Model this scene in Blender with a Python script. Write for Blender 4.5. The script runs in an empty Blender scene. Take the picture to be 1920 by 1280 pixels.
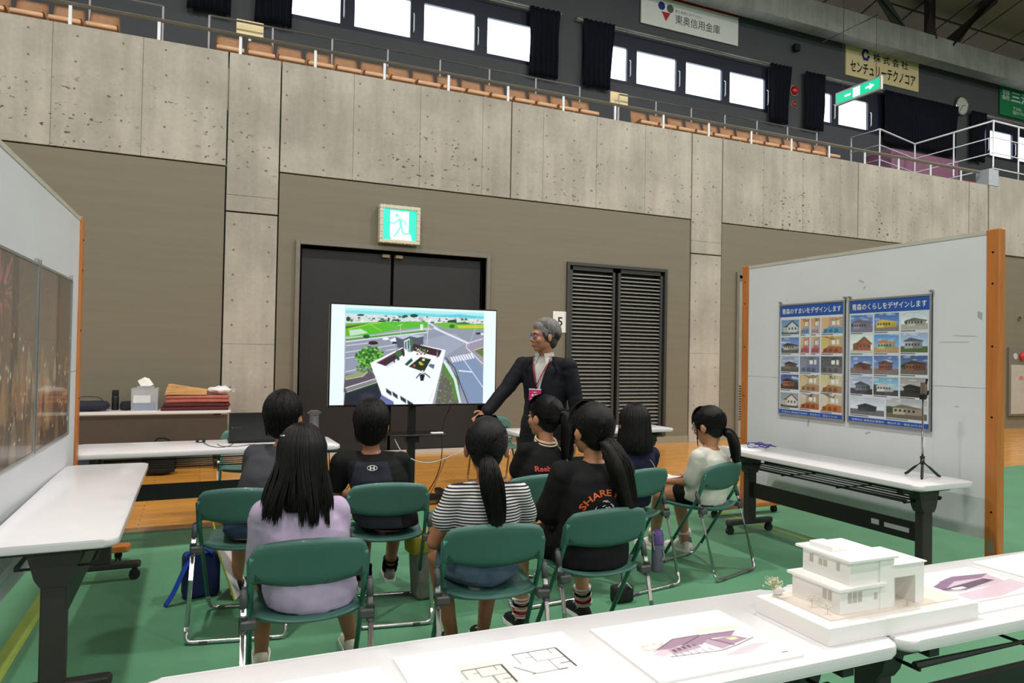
import bpy, bmesh, math, random
import numpy as np
from mathutils import Vector, Matrix, noise
from mathutils.bvhtree import BVHTree

random.seed(7); np.random.seed(7)
scene = bpy.context.scene
COL = scene.collection
R = math.radians

# ---------------------------------------------------------------- camera
cam_data = bpy.data.cameras.new('camera')
cam_data.sensor_width = 36.0
cam_data.lens = 1319.0 / 1920.0 * 36.0
cam_data.clip_start = 0.05; cam_data.clip_end = 200
cam = bpy.data.objects.new('camera', cam_data); COL.objects.link(cam)
def cam_basis(yaw, pitch, roll):
    f = Vector((math.sin(yaw)*math.cos(pitch), math.cos(yaw)*math.cos(pitch), math.sin(pitch)))
    r = Vector((math.cos(yaw), -math.sin(yaw), 0)); u = r.cross(f)
    return r*math.cos(roll)+u*math.sin(roll), u*math.cos(roll)-r*math.sin(roll), f
_r, _u, _f = cam_basis(0.413610, 0.0169426, 0.0182572)
cam.matrix_world = Matrix(((_r.x, _u.x, -_f.x, 0), (_r.y, _u.y, -_f.y, 0), (_r.z, _u.z, -_f.z, 1.45), (0, 0, 0, 1)))
scene.camera = cam

# ---------------------------------------------------------------- view, world
scene.view_settings.view_transform = 'Standard'
scene.view_settings.look = 'None'
scene.view_settings.exposure = 0.0
scene.view_settings.gamma = 1.0
scene.view_settings.use_curve_mapping = False
world = bpy.data.worlds.new('world'); scene.world = world; world.use_nodes = True
world.node_tree.nodes['Background'].inputs[0].default_value = (0.75, 0.87, 1.0, 1)
world.node_tree.nodes['Background'].inputs[1].default_value = 1.0

# ---------------------------------------------------------------- hall lamps (rows under the roof of the sports hall)
LAMP_POWER = 480
def hall_lamp(x, y, z, power=LAMP_POWER, size=0.6, col=(1.0, 0.96, 0.90)):
    d = bpy.data.lights.new('hall_lamp', 'AREA'); d.shape = 'DISK'; d.size = size
    d.energy = power; d.color = col
    o = bpy.data.objects.new('hall_lamp', d); COL.objects.link(o); o.location = (x, y, z)
    return o
for lx in (-8, -0.5, 7, 14.5, 22):
    for ly in (-10, -3, 4):
        hall_lamp(lx, ly, 10.9, 520 if ly > 0 else 270)
# daylight through the window strip high in the opposite wall, behind the camera
d = bpy.data.lights.new('daylight_window', 'AREA'); d.shape = 'RECTANGLE'; d.size = 26; d.size_y = 1.1; d.energy = 900; d.color = (0.86, 0.93, 1.0)
o = bpy.data.objects.new('daylight_window', d); COL.objects.link(o); o.location = (8, -15.9, 7.6); o.rotation_euler = (R(90), 0, 0)

# ---------------------------------------------------------------- helpers
def s2l(c):
    c = c/255.0
    return c/12.92 if c <= 0.04045 else ((c+0.055)/1.055)**2.4
def rgb(r, g, b, k=1.0): return (s2l(r)*k, s2l(g)*k, s2l(b)*k)

MATS = {}
def M(name, col, rough=0.5, metal=0.0, var=0.06, vscale=8.0, stretch=(1, 1, 1), bump=0.0, bscale=60.0, coat=0.0, emit=0.0, spec=0.5, trans=0.0, alpha=1.0):
    m = bpy.data.materials.new(name); m.use_nodes = True
    nt = m.node_tree; b = nt.nodes['Principled BSDF']
    b.inputs['Roughness'].default_value = rough; b.inputs['Metallic'].default_value = metal
    b.inputs['Specular IOR Level'].default_value = spec
    b.inputs['Coat Weight'].default_value = coat; b.inputs['Coat Roughness'].default_value = 0.05
    b.inputs['Transmission Weight'].default_value = trans; b.inputs['Alpha'].default_value = alpha
    tc = nt.nodes.new('ShaderNodeTexCoord'); mp = nt.nodes.new('ShaderNodeMapping')
    mp.inputs['Scale'].default_value = stretch
    nt.links.new(tc.outputs['Object'], mp.inputs['Vector'])
    nz = nt.nodes.new('ShaderNodeTexNoise'); nz.inputs['Scale'].default_value = vscale; nz.inputs['Detail'].default_value = 4
    nt.links.new(mp.outputs[0], nz.inputs['Vector'])
    rp = nt.nodes.new('ShaderNodeValToRGB')
    rp.color_ramp.elements[0].position = 0.3; rp.color_ramp.elements[1].position = 0.7
    rp.color_ramp.elements[0].color = (*[max(0, c*(1-var)) for c in col], 1)
    rp.color_ramp.elements[1].color = (*[min(1, c*(1+var)) for c in col], 1)
    nt.links.new(nz.outputs['Fac'], rp.inputs['Fac'])
    nt.links.new(rp.outputs[0], b.inputs['Base Color'])
    if emit:
        nt.links.new(rp.outputs[0], b.inputs['Emission Color']); b.inputs['Emission Strength'].default_value = emit
    if bump:
        n2 = nt.nodes.new('ShaderNodeTexNoise'); n2.inputs['Scale'].default_value = bscale; n2.inputs['Detail'].default_value = 5
        nt.links.new(mp.outputs[0], n2.inputs['Vector'])
        bp = nt.nodes.new('ShaderNodeBump'); bp.inputs['Strength'].default_value = bump; bp.inputs['Distance'].default_value = 0.01
        nt.links.new(n2.outputs['Fac'], bp.inputs['Height']); nt.links.new(bp.outputs[0], b.inputs['Normal'])
    MATS[name] = m
    return m

def paint_mat(name, rough=0.4, coat=0.0, emit=0.0):
    """printed / displayed picture: colours come from the mesh's colour attribute"""
    m = bpy.data.materials.new(name); m.use_nodes = True; nt = m.node_tree; b = nt.nodes['Principled BSDF']
    a = nt.nodes.new('ShaderNodeVertexColor'); a.layer_name = 'Col'
    if emit:
        b.inputs['Base Color'].default_value = (0.01, 0.01, 0.01, 1)
        nt.links.new(a.outputs[0], b.inputs['Emission Color']); b.inputs['Emission Strength'].default_value = emit
    else:
        nt.links.new(a.outputs[0], b.inputs['Base Color'])
    b.inputs['Roughness'].default_value = rough; b.inputs['Coat Weight'].default_value = coat; b.inputs['Coat Roughness'].default_value = 0.03
    MATS[name] = m
    return m

def link(name, me, mat, parent=None, loc=None):
    o = bpy.data.objects.new(name, me); COL.objects.link(o)
    if mat is not None and not me.materials:
        for mm in (mat if isinstance(mat, (list, tuple)) else [mat]): me.materials.append(MATS[mm] if isinstance(mm, str) else mm)
    if parent is not None: o.parent = parent
    if loc is not None: o.location = loc
    return o
def obj(name, bm, mat, parent=None, smooth=False, loc=None):
    bmesh.ops.recalc_face_normals(bm, faces=bm.faces)
    me = bpy.data.meshes.new(name); bm.to_mesh(me); bm.free()
    if smooth: me.polygons.foreach_set('use_smooth', [True]*len(me.polygons))
    return link(name, me, mat, parent, loc)
def autosmooth(o, ang=40):
    me = o.data
    me.polygons.foreach_set('use_smooth', [True]*len(me.polygons))
    me.set_sharp_from_angle(angle=R(ang))
    return o
def tag(o, label, cat, group=None, kind=None):
    o['label'] = label
    if cat: o['category'] = cat
    if group: o['group'] = group
    if kind: o['kind'] = kind
    return o
def struct(o, label=None):
    o['kind'] = 'structure'
    if label: o['label'] = label
    return o
def thing(name, label, cat, loc=(0, 0, 0), rz=0.0, group=None):
    o = bpy.data.objects.new(name, None); COL.objects.link(o); o.empty_display_size = 0.1
    o.location = loc; o.rotation_euler = (0, 0, rz)
    return tag(o, label, cat, group)
def sempty(name, label=None):
    o = bpy.data.objects.new(name, None); COL.objects.link(o); return struct(o, label)
def dup(root, loc, rz, label=None, group=None):
    r = root.copy(); COL.objects.link(r); r.location = loc; r.rotation_euler = (0, 0, rz)
    if label: r['label'] = label
    if group: r['group'] = group
    for ch in list(root.children):
        c = ch.copy(); COL.objects.link(c); c.parent = r
        for g in list(ch.children):
            d = g.copy(); COL.objects.link(d); d.parent = c
    return r

def B(bm, x0, x1, y0, y1, z0, z1, mi=0, bev=0.0, seg=1, mat=None):
    vs = [bm.verts.new((x, y, z)) for z in (z0, z1) for y in (y0, y1) for x in (x0, x1)]
    q = [(0, 2, 3, 1), (4, 5, 7, 6), (0, 1, 5, 4), (2, 6, 7, 3), (0, 4, 6, 2), (1, 3, 7, 5)]
    fs = [bm.faces.new([vs[i] for i in f]) for f in q]
    for f in fs: f.material_index = mi
    if mat is not None:
        for v in vs: v.co = mat @ v.co
    if bev > 0:
        es = list({e for f in fs for e in f.edges})
        bmesh.ops.bevel(bm, geom=es, offset=bev, segments=seg, profile=0.5, affect='EDGES')
    return fs
def box(name, x0, x1, y0, y1, z0, z1, mat, parent=None, bev=0.0, seg=1):
    bm = bmesh.new(); B(bm, x0, x1, y0, y1, z0, z1, bev=bev, seg=seg)
    return obj(name, bm, mat, parent)
def frame_of(d, up=Vector((0, 0, 1))):
    d = d.normalized()
    if abs(d.dot(up)) > 0.98: up = Vector((0, 1, 0))
    x = d.cross(up).normalized(); y = x.cross(d).normalized()
    return x, y
def tube(bm, pts, r, n=8, caps=True, closed=False, flat=1.0, mi=0):
    pts = [Vector(p) for p in pts]; k = len(pts)
    rs = list(r) if isinstance(r, (list, tuple)) else [r]*k
    rings = []; px = None
    for i in range(k):
        if closed: d = pts[(i+1) % k]-pts[i-1]
        else: d = pts[min(i+1, k-1)]-pts[max(i-1, 0)]
        if d.length < 1e-9: d = Vector((0, 0, 1))
        d.normalize()
        if px is None: x, y = frame_of(d)
        else:
            x = (px - d*px.dot(d))
            if x.length < 1e-6: x, _ = frame_of(d)
            x.normalize(); y = d.cross(x).normalized()
        px = x
        rings.append([bm.verts.new(pts[i] + (x*math.cos(2*math.pi*j/n) + y*flat*math.sin(2*math.pi*j/n))*rs[i]) for j in range(n)])
    m = k if closed else k-1
    for i in range(m):
        a, b = rings[i], rings[(i+1) % k]
        for j in range(n):
            f = bm.faces.new((a[j], a[(j+1) % n], b[(j+1) % n], b[j])); f.material_index = mi
    if caps and not closed:
        bm.faces.new(rings[0][::-1]).material_index = mi; bm.faces.new(rings[-1]).material_index = mi
    return rings
def round_path(pts, rad=0.04, seg=4):
    pts = [Vector(p) for p in pts]; out = [pts[0]]
    for i in range(1, len(pts)-1):
        a, b, c = pts[i-1], pts[i], pts[i+1]
        r = min(rad, (a-b).length*0.49, (c-b).length*0.49)
        p0 = b+(a-b).normalized()*r; p1 = b+(c-b).normalized()*r
        for s in range(seg+1):
            t = s/seg; out.append(p0*(1-t)**2+b*2*t*(1-t)+p1*t*t)
    out.append(pts[-1]); return out
def spline(pts, n=24):
    pts = [Vector(p) for p in pts]; P = [pts[0]]+pts+[pts[-1]]; out = []
    segs = len(pts)-1
    for i in range(segs):
        p0, p1, p2, p3 = P[i:i+4]; m = max(2, n//segs)
        for s in range(m):
            t = s/m
            out.append(0.5*((2*p1)+(-p0+p2)*t+(2*p0-5*p1+4*p2-p3)*t*t+(-p0+3*p1-3*p2+p3)*t**3))
    out.append(pts[-1]); return out
def cyl(bm, c, r, h, n=24, axis='z', r2=None, mi=0):
    c = Vector(c); d = {'x': Vector((1, 0, 0)), 'y': Vector((0, 1, 0)), 'z': Vector((0, 0, 1))}[axis] if isinstance(axis, str) else Vector(axis).normalized()
    return tube(bm, [c, c+d*h], [r, r if r2 is None else r2], n=n, mi=mi)
def lathe(bm, prof, n=24, c=(0, 0, 0)):
    rings = []
    for r, z in prof:
        rings.append([bm.verts.new((c[0]+r*math.cos(2*math.pi*j/n), c[1]+r*math.sin(2*math.pi*j/n), c[2]+z)) for j in range(n)])
    for a, b in zip(rings, rings[1:]):
        for j in range(n): bm.faces.new((a[j], a[(j+1) % n], b[(j+1) % n], b[j]))
    bm.faces.new(rings[0][::-1]); bm.faces.new(rings[-1])
def ellipsoid(bm, c, r, mat=None, u=16, v=10):
    c = Vector(c); new = bm.verts.new; rings = []
    T = (lambda p: mat @ p) if mat is not None else (lambda p: p)
    for j in range(1, v):
        th = math.pi*j/v; st, ct = math.sin(th), math.cos(th)
        rings.append([new(T(Vector((c.x+r[0]*st*math.cos(2*math.pi*i/u), c.y+r[1]*st*math.sin(2*math.pi*i/u), c.z+r[2]*ct)))) for i in range(u)])
    t = new(T(Vector((c.x, c.y, c.z+r[2])))); b = new(T(Vector((c.x, c.y, c.z-r[2])))); F = bm.faces.new
    for i in range(u):
        k = (i+1) % u; F((t, rings[0][i], rings[0][k])); F((b, rings[-1][k], rings[-1][i]))
        for a, d in zip(rings, rings[1:]): F((a[i], d[i], d[k], a[k]))
def prism(bm, poly, z0, z1, mi=0, T=None):
    lo = [bm.verts.new((x, y, z0)) for x, y in poly]; hi = [bm.verts.new((x, y, z1)) for x, y in poly]
    n = len(poly); fs = [bm.faces.new(lo[::-1]), bm.faces.new(hi)]
    for i in range(n): fs.append(bm.faces.new((lo[i], lo[(i+1) % n], hi[(i+1) % n], hi[i])))
    for f in fs: f.material_index = mi
    if T is not None:
        for v in lo+hi: v.co = T @ v.co
    return fs
def rrect(x0, x1, y0, y1, r, seg=5):
    out = []
    for cx, cy, a0 in ((x1-r, y1-r, 0), (x0+r, y1-r, 90), (x0+r, y0+r, 180), (x1-r, y0+r, 270)):
        for s in range(seg+1):
            a = R(a0+90*s/seg); out.append((cx+r*math.cos(a), cy+r*math.sin(a)))
    return out
def slab(bm, poly, z0, z1, bev=0.0, seg=2):
    fs = prism(bm, poly, z0, z1)
    if bev:
        es = list({e for f in fs[:2] for e in f.edges})
        bmesh.ops.bevel(bm, geom=es, offset=bev, segments=seg, profile=0.5, affect='EDGES')

# text ------------------------------------------------------------------
def text_data(s, bold=0.0, res=2):
    cu = bpy.data.curves.new('txt', 'FONT'); cu.body = s; cu.resolution_u = res; cu.offset = bold; cu.fill_mode = 'FRONT'
    to = bpy.data.objects.new('txt', cu); COL.objects.link(to)
    dg = bpy.context.evaluated_depsgraph_get(); me = bpy.data.meshes.new_from_object(to.evaluated_get(dg))
    bpy.data.objects.remove(to); bpy.data.curves.remove(cu); me.materials.clear()
    return me
def put_text(name, s, parent, o, xd, yd, w, h, mat, bold=0.0, lift=0.0008):
    """fit the text into a w x h rectangle whose lower left corner is o (parent space)"""
    me = text_data(s, bold); co = np.empty(len(me.vertices)*3); me.vertices.foreach_get('co', co); co = co.reshape(-1, 3)
    if len(co) == 0: return None
    mn, mx = co.min(0), co.max(0); xd = Vector(xd).normalized(); yd = Vector(yd).normalized(); n = xd.cross(yd)
    u = (co[:, 0]-mn[0])/max(1e-6, mx[0]-mn[0])*w; v = (co[:, 1]-mn[1])/max(1e-6, mx[1]-mn[1])*h
    P = np.array(Vector(o)+n*lift)[None]+u[:, None]*np.array(xd)[None]+v[:, None]*np.array(yd)[None]
    me.vertices.foreach_set('co', P.ravel()); me.name = name
    return link(name, me, mat, parent)

# painter ---------------------------------------------------------------
class Paint:
    """small colour raster, painted with polygons and turned into a coloured grid mesh"""
    def __init__(s, w, h, col=(255, 255, 255), H=None):
        s.w, s.h = w, h; s.a = np.ones((h, w, 3))*np.array(col, float); s.H = H
    def tr(s, pts):
        p = np.asarray(pts, float)
        if s.H is None: return p
        q = np.c_[p, np.ones(len(p))] @ s.H.T
        return q[:, :2]/q[:, 2:]*np.array([s.w, s.h])
    def poly(s, pts, col, alpha=1.0, noise_amp=0):
        p = s.tr(pts); x0, y0 = np.floor(p.min(0)).astype(int)-1; x1, y1 = np.ceil(p.max(0)).astype(int)+1
        x0, y0 = max(0, x0), max(0, y0); x1, y1 = min(s.w, x1), min(s.h, y1)
        if x1 <= x0 or y1 <= y0: return
        cov = np.zeros((y1-y0, x1-x0)); S = 3
        for sy in range(S):
            for sx in range(S):
                X, Y = np.meshgrid(np.arange(x0, x1)+(sx+.5)/S, np.arange(y0, y1)+(sy+.5)/S)
                ins = np.zeros(X.shape, bool); n = len(p)
                for i in range(n):
                    ax, ay = p[i]; bx, by = p[(i+1) % n]
                    if ay == by: continue
                    c = ((ay > Y) != (by > Y)) & (X < (bx-ax)*(Y-ay)/(by-ay)+ax); ins ^= c
                cov += ins
        cov = (cov/(S*S)*alpha)[..., None]; col = np.ones((y1-y0, x1-x0, 3))*np.array(col, float)
        if noise_amp: col = col+np.random.randn(y1-y0, x1-x0, 1)*noise_amp
        s.a[y0:y1, x0:x1] = s.a[y0:y1, x0:x1]*(1-cov)+col*cov
    def rect(s, x0, y0, x1, y1, col, **k): s.poly([(x0, y0), (x1, y0), (x1, y1), (x0, y1)], col, **k)
    def line(s, pts, w, col, **k):
        for (ax, ay), (bx, by) in zip(pts, pts[1:]):
            dx, dy = bx-ax, by-ay; L = math.hypot(dx, dy) or 1; nx, ny = -dy/L*w/2, dx/L*w/2
            s.poly([(ax+nx, ay+ny), (bx+nx, by+ny), (bx-nx, by-ny), (ax-nx, ay-ny)], col, **k)
    def blob(s, x, y, rx, ry, col, n=12, **k):
        s.poly([(x+rx*math.cos(6.2832*i/n), y+ry*math.sin(6.2832*i/n)) for i in range(n)], col, **k)
    def grad(s, pts, c0, c1, n=10):
        ys = [p[1] for p in pts]; xs = [p[0] for p in pts]; y0, y1 = min(ys), max(ys); x0, x1 = min(xs), max(xs)
        for i in range(n):
            t = (i+.5)/n; s.rect(x0, y0+(y1-y0)*i/n, x1, y0+(y1-y0)*(i+1)/n+0.6, [a+(b-a)*t for a, b in zip(c0, c1)])
    def mesh(s, name, o, xd, yd, w, h, mat, parent=None):
        """o: upper left corner, xd right, yd up"""
        W, Hh = s.w, s.h; o = np.array(o, float); xd = np.array(Vector(xd).normalized()); yd = np.array(Vector(yd).normalized())
        u = np.linspace(0, w, W); v = np.linspace(0, -h, Hh); U, V = np.meshgrid(u, v)
        co = o+U[..., None]*xd+V[..., None]*yd
        idx = np.arange(W*Hh).reshape(Hh, W)
        F = np.stack([idx[1:, :-1], idx[1:, 1:], idx[:-1, 1:], idx[:-1, :-1]], -1).reshape(-1, 4)
        me = bpy.data.meshes.new(name); me.vertices.add(W*Hh); me.vertices.foreach_set('co', co.reshape(-1).astype(np.float32))
        me.loops.add(F.size); me.loops.foreach_set('vertex_index', F.ravel().astype(np.int32))
        me.polygons.add(len(F)); me.polygons.foreach_set('loop_start', np.arange(0, F.size, 4, dtype=np.int32))
        c = np.clip(s.a/255.0, 0, 1); c = np.where(c <= 0.04045, c/12.92, ((c+0.055)/1.055)**2.4)
        at = me.color_attributes.new('Col', 'FLOAT_COLOR', 'POINT')
        at.data.foreach_set('color', np.concatenate([c.reshape(-1, 3), np.ones((W*Hh, 1))], 1).ravel().astype(np.float32))
        me.update(calc_edges=True)
        return link(name, me, mat, parent)
def homog(src):
    """homography from quad (tl, tr, br, bl) to the unit square"""
    A = []; b = []
    for (x, y), (u, v) in zip(src, ((0, 0), (1, 0), (1, 1), (0, 1))):
        A.append([x, y, 1, 0, 0, 0, -u*x, -u*y]); b.append(u)
        A.append([0, 0, 0, x, y, 1, -v*x, -v*y]); b.append(v)
    h = np.linalg.solve(np.array(A, float), np.array(b, float)); return np.append(h, 1).reshape(3, 3)
# ================================================================ materials of the hall
def concrete_mat(name, base, pits=True):
    m = bpy.data.materials.new(name); m.use_nodes = True; nt = m.node_tree; b = nt.nodes['Principled BSDF']; L = nt.links.new
    b.inputs['Roughness'].default_value = 0.75; b.inputs['Specular IOR Level'].default_value = 0.3
    tc = nt.nodes.new('ShaderNodeTexCoord')
    def nz(scale, st, detail=5):
        mp = nt.nodes.new('ShaderNodeMapping'); mp.inputs['Scale'].default_value = st; L(tc.outputs['Object'], mp.inputs[0])
        n = nt.nodes.new('ShaderNodeTexNoise'); n.inputs['Scale'].default_value = scale; n.inputs['Detail'].default_value = detail; L(mp.outputs[0], n.inputs['Vector']); return n
    def ramp(f, p0, p1, c0, c1):
        r = nt.nodes.new('ShaderNodeValToRGB'); e = r.color_ramp.elements; e[0].position = p0; e[1].position = p1
        e[0].color = (*c0, 1); e[1].color = (*c1, 1); L(f, r.inputs[0]); return r
    def mix(kind, fac, a, bb):
        x = nt.nodes.new('ShaderNodeMix'); x.data_type = 'RGBA'; x.blend_type = kind
        x.inputs[0].default_value = fac if isinstance(fac, float) else 1.0
        if not isinstance(fac, float): L(fac, x.inputs[0])
        L(a, x.inputs[6]); L(bb, x.inputs[7]); return x.outputs[2]
    c1 = ramp(nz(1.3, (1, 1, 1)).outputs[0], 0.35, 0.68, [c*0.84 for c in base], [c*1.12 for c in base])
    c2 = ramp(nz(2.2, (3.0, 1, 0.25)).outputs[0], 0.3, 0.7, (0.86, 0.86, 0.85), (1.06, 1.05, 1.03))
    c3 = ramp(nz(22, (1, 1, 1)).outputs[0], 0.35, 0.7, (0.93, 0.93, 0.93), (1.03, 1.03, 1.03))
    col = mix('MULTIPLY', 1.0, mix('MULTIPLY', 1.0, c1.outputs[0], c2.outputs[0]), c3.outputs[0])
    if pits:
        p = ramp(nz(15, (0.8, 1, 1.6), 2).outputs[0], 0.655, 0.69, (0, 0, 0), (1, 1, 1))
        k = ramp(nz(1.1, (1, 1, 1), 2).outputs[0], 0.46, 0.56, (0, 0, 0), (1, 1, 1))
        sx = nt.nodes.new('ShaderNodeSeparateXYZ'); L(tc.outputs['Object'], sx.inputs[0])
        mr = nt.nodes.new('ShaderNodeMapRange'); mr.inputs[1].default_value = 4.75; mr.inputs[2].default_value = 4.45; L(sx.outputs[2], mr.inputs[0])
        m2 = nt.nodes.new('ShaderNodeMapRange'); m2.inputs[1].default_value = 3.6; m2.inputs[2].default_value = 3.85; L(sx.outputs[2], m2.inputs[0])
        a = nt.nodes.new('ShaderNodeMath'); a.operation = 'MULTIPLY'; L(p.outputs[0], a.inputs[0]); L(k.outputs[0], a.inputs[1])
        d = nt.nodes.new('ShaderNodeMath'); d.operation = 'MULTIPLY'; L(mr.outputs[0], d.inputs[0]); L(m2.outputs[0], d.inputs[1])
        f = nt.nodes.new('ShaderNodeMath'); f.operation = 'MULTIPLY'; L(a.outputs[0], f.inputs[0]); L(d.outputs[0], f.inputs[1])
        dk = nt.nodes.new('ShaderNodeRGB'); dk.outputs[0].default_value = (*[c*0.18 for c in base], 1)
        col = mix('MIX', f.outputs[0], col, dk.outputs[0])
    L(col, b.inputs['Base Color'])
    bp = nt.nodes.new('ShaderNodeBump'); bp.inputs['Strength'].default_value = 0.15; bp.inputs['Distance'].default_value = 0.01
    L(nz(35, (1, 1, 1)).outputs[0], bp.inputs['Height']); L(bp.outputs[0], b.inputs['Normal'])
    MATS[name] = m
concrete_mat('concrete', rgb(172, 167, 158))
concrete_mat('concrete_beam', rgb(172, 170, 166), pits=False)
M('wall_panel', rgb(116, 110, 94), 0.6, var=0.05, vscale=3.0, stretch=(0.25, 1, 6), bump=0.12, bscale=60)
M('gap_dark', rgb(25, 22, 18), 0.9)
M('upper_wall', rgb(84, 86, 92), 0.8, var=0.06, vscale=1.2)
M('far_wall', rgb(150, 145, 135), 0.8, var=0.05, vscale=1.0)
M('roof_panel', rgb(150, 130, 110), 0.8, var=0.08, vscale=1.5)
M('roof_dark', rgb(40, 34, 32), 0.8)
M('steel_dark', rgb(46, 36, 36), 0.5, var=0.1)
M('frame_dark', rgb(38, 44, 62), 0.45, metal=0.3)
M('window_glass', (0.85, 0.93, 1.0), 0.1, emit=4.0, var=0.0)
M('door_dark', rgb(30, 29, 30), 0.55, var=0.08, vscale=3)
M('door_frame', rgb(118, 114, 104), 0.5, metal=0.2)
M('louver_metal', rgb(150, 148, 144), 0.35, metal=0.35, var=0.08)
M('louver_frame', rgb(66, 66, 66), 0.45, metal=0.3)
M('white_trim', rgb(190, 186, 176), 0.5)
M('base_trim', rgb(140, 134, 116), 0.5, var=0.05)
M('rail_metal', rgb(200, 198, 204), 0.4, metal=0.25)
M('rail_bronze', rgb(190, 184, 176), 0.4, metal=0.0)
M('rail_white', rgb(222, 224, 232), 0.4)
M('tape_yellow', rgb(128, 150, 64), 0.5, var=0.1)
M('black_plain', rgb(20, 20, 20), 0.5)
M('white_plain', rgb(232, 232, 230), 0.5, var=0.02)

def floor_green_mat():
    m = bpy.data.materials.new('floor_green'); m.use_nodes = True; nt = m.node_tree; b = nt.nodes['Principled BSDF']; L = nt.links.new
    b.inputs['Roughness'].default_value = 0.48; b.inputs['Specular IOR Level'].default_value = 0.35
    tc = nt.nodes.new('ShaderNodeTexCoord')
    n = nt.nodes.new('ShaderNodeTexNoise'); n.inputs['Scale'].default_value = 2.2; n.inputs['Detail'].default_value = 6; L(tc.outputs['Object'], n.inputs['Vector'])
    r = nt.nodes.new('ShaderNodeValToRGB'); e = r.color_ramp.elements; e[0].position = .3; e[1].position = .7
    a = rgb(84, 136, 104); e[0].color = (*[c*.9 for c in a], 1); e[1].color = (*[c*1.1 for c in a], 1)
    L(n.outputs[0], r.inputs[0]); L(r.outputs[0], b.inputs['Base Color'])
    n2 = nt.nodes.new('ShaderNodeTexNoise'); n2.inputs['Scale'].default_value = 180; L(tc.outputs['Object'], n2.inputs['Vector'])
    bp = nt.nodes.new('ShaderNodeBump'); bp.inputs['Strength'].default_value = .08; bp.inputs['Distance'].default_value = .005
    L(n2.outputs[0], bp.inputs['Height']); L(bp.outputs[0], b.inputs['Normal']); MATS['floor_green'] = m
floor_green_mat()
def floor_wood_mat():
    m = bpy.data.materials.new('floor_wood'); m.use_nodes = True; nt = m.node_tree; b = nt.nodes['Principled BSDF']; L = nt.links.new
    b.inputs['Roughness'].default_value = 0.24; b.inputs['Coat Weight'].default_value = 0.2; b.inputs['Coat Roughness'].default_value = 0.15
    tc = nt.nodes.new('ShaderNodeTexCoord')
    br = nt.nodes.new('ShaderNodeTexBrick'); br.inputs['Scale'].default_value = 1.0; br.inputs['Mortar Size'].default_value = 0.0025
    br.inputs['Brick Width'].default_value = 0.9; br.inputs['Row Height'].default_value = 0.075
    a = rgb(214, 150, 64); br.inputs['Color1'].default_value = (*[c*.88 for c in a], 1); br.inputs['Color2'].default_value = (*[c*1.1 for c in a], 1)
    br.inputs['Mortar'].default_value = (*[c*.45 for c in a], 1); L(tc.outputs['Object'], br.inputs['Vector'])
    mp = nt.nodes.new('ShaderNodeMapping'); mp.inputs['Scale'].default_value = (1.2, 18, 1); L(tc.outputs['Object'], mp.inputs[0])
    n = nt.nodes.new('ShaderNodeTexNoise'); n.inputs['Scale'].default_value = 3; n.inputs['Detail'].default_value = 6; L(mp.outputs[0], n.inputs['Vector'])
    r = nt.nodes.new('ShaderNodeValToRGB'); e = r.color_ramp.elements; e[0].position = .3; e[1].position = .7; e[0].color = (.8, .78, .74, 1); e[1].color = (1.08, 1.08, 1.08, 1)
    L(n.outputs[0], r.inputs[0]); x = nt.nodes.new('ShaderNodeMix'); x.data_type = 'RGBA'; x.blend_type = 'MULTIPLY'; x.inputs[0].default_value = 1
    L(br.outputs[0], x.inputs[6]); L(r.outputs[0], x.inputs[7]); L(x.outputs[2], b.inputs['Base Color']); MATS['floor_wood'] = m
floor_wood_mat()

# ================================================================ room shell
YW = 9.75
struct(box('floor', -12, 30, -16, 6.24, -0.2, 0, 'floor_green'), 'green sheet floor of the sports hall')
struct(box('floor_wood', -12, 30, 6.24, YW+0.5, -0.2, 0, 'floor_wood'), 'varnished wooden floor strip along the concrete wall')
struct(box('trim_1', -0.84, -0.76, 2.0, 6.24, 0, 0.0015, 'tape_yellow'), 'yellow-green court line under the left table')
struct(box('trim_2', 4.44, 4.49, 1.0, 6.24, 0, 0.0015, 'tape_yellow'), 'yellow-green court line under the right table')

wall = sempty('wall_back', 'concrete and grey panel wall behind the screen')
STRONG = {0.22, 0.87, 4.21, 7.58, 8.24, 11.54, 14.82, 15.45}
xs = [-12, -6.46, -5.51, -4.56, -3.61, -2.66, -1.71, -0.76, 0.22, 0.87, 1.83, 2.78, 3.74, 4.21, 4.75, 5.7, 6.63, 7.58, 8.24, 9.17, 10.11, 11.06, 11.54, 12.5, 13.45, 14.3, 14.82, 15.45]
COLS = {(0.22, 0.87), (7.58, 8.24), (14.82, 15.45)}
for a, b in zip(xs, xs[1:]):
    ga = 0.009 if a in STRONG else 0.0015; gb = 0.009 if b in STRONG else 0.0015
    if (a, b) in COLS:
        for z0, z1 in ((0, 1.505), (1.508, 3.205), (3.225, 3.43), (3.433, 5.27)):
            box('concrete_panel', a+ga, b-gb, YW, YW+0.24, z0, z1, 'concrete', wall, bev=0.003)
    else:
        box('concrete_panel', a+ga, b-gb, YW, YW+0.24, 3.80, 5.27, 'concrete', wall, bev=0.003)
box('concrete_panel', 15.46, 30, YW-0.02, YW+0.24, 3.80, 5.50, 'concrete', wall, bev=0.003)
box('backing', -12, 0.9, YW+0.06, YW+0.24, 0, 3.80, 'gap_dark', wall)
box('backing', 0.9, 30, YW+0.26, YW+0.34, 0, 5.2, 'gap_dark', wall)
bm = bmesh.new()   # lower panels with openings for the doors
holes = [(1.16, 3.84, 0.0, 2.86), (5.20, 7.10, 0.13, 2.905), (8.62, 9.52, 0.02, 2.90)]
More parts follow.
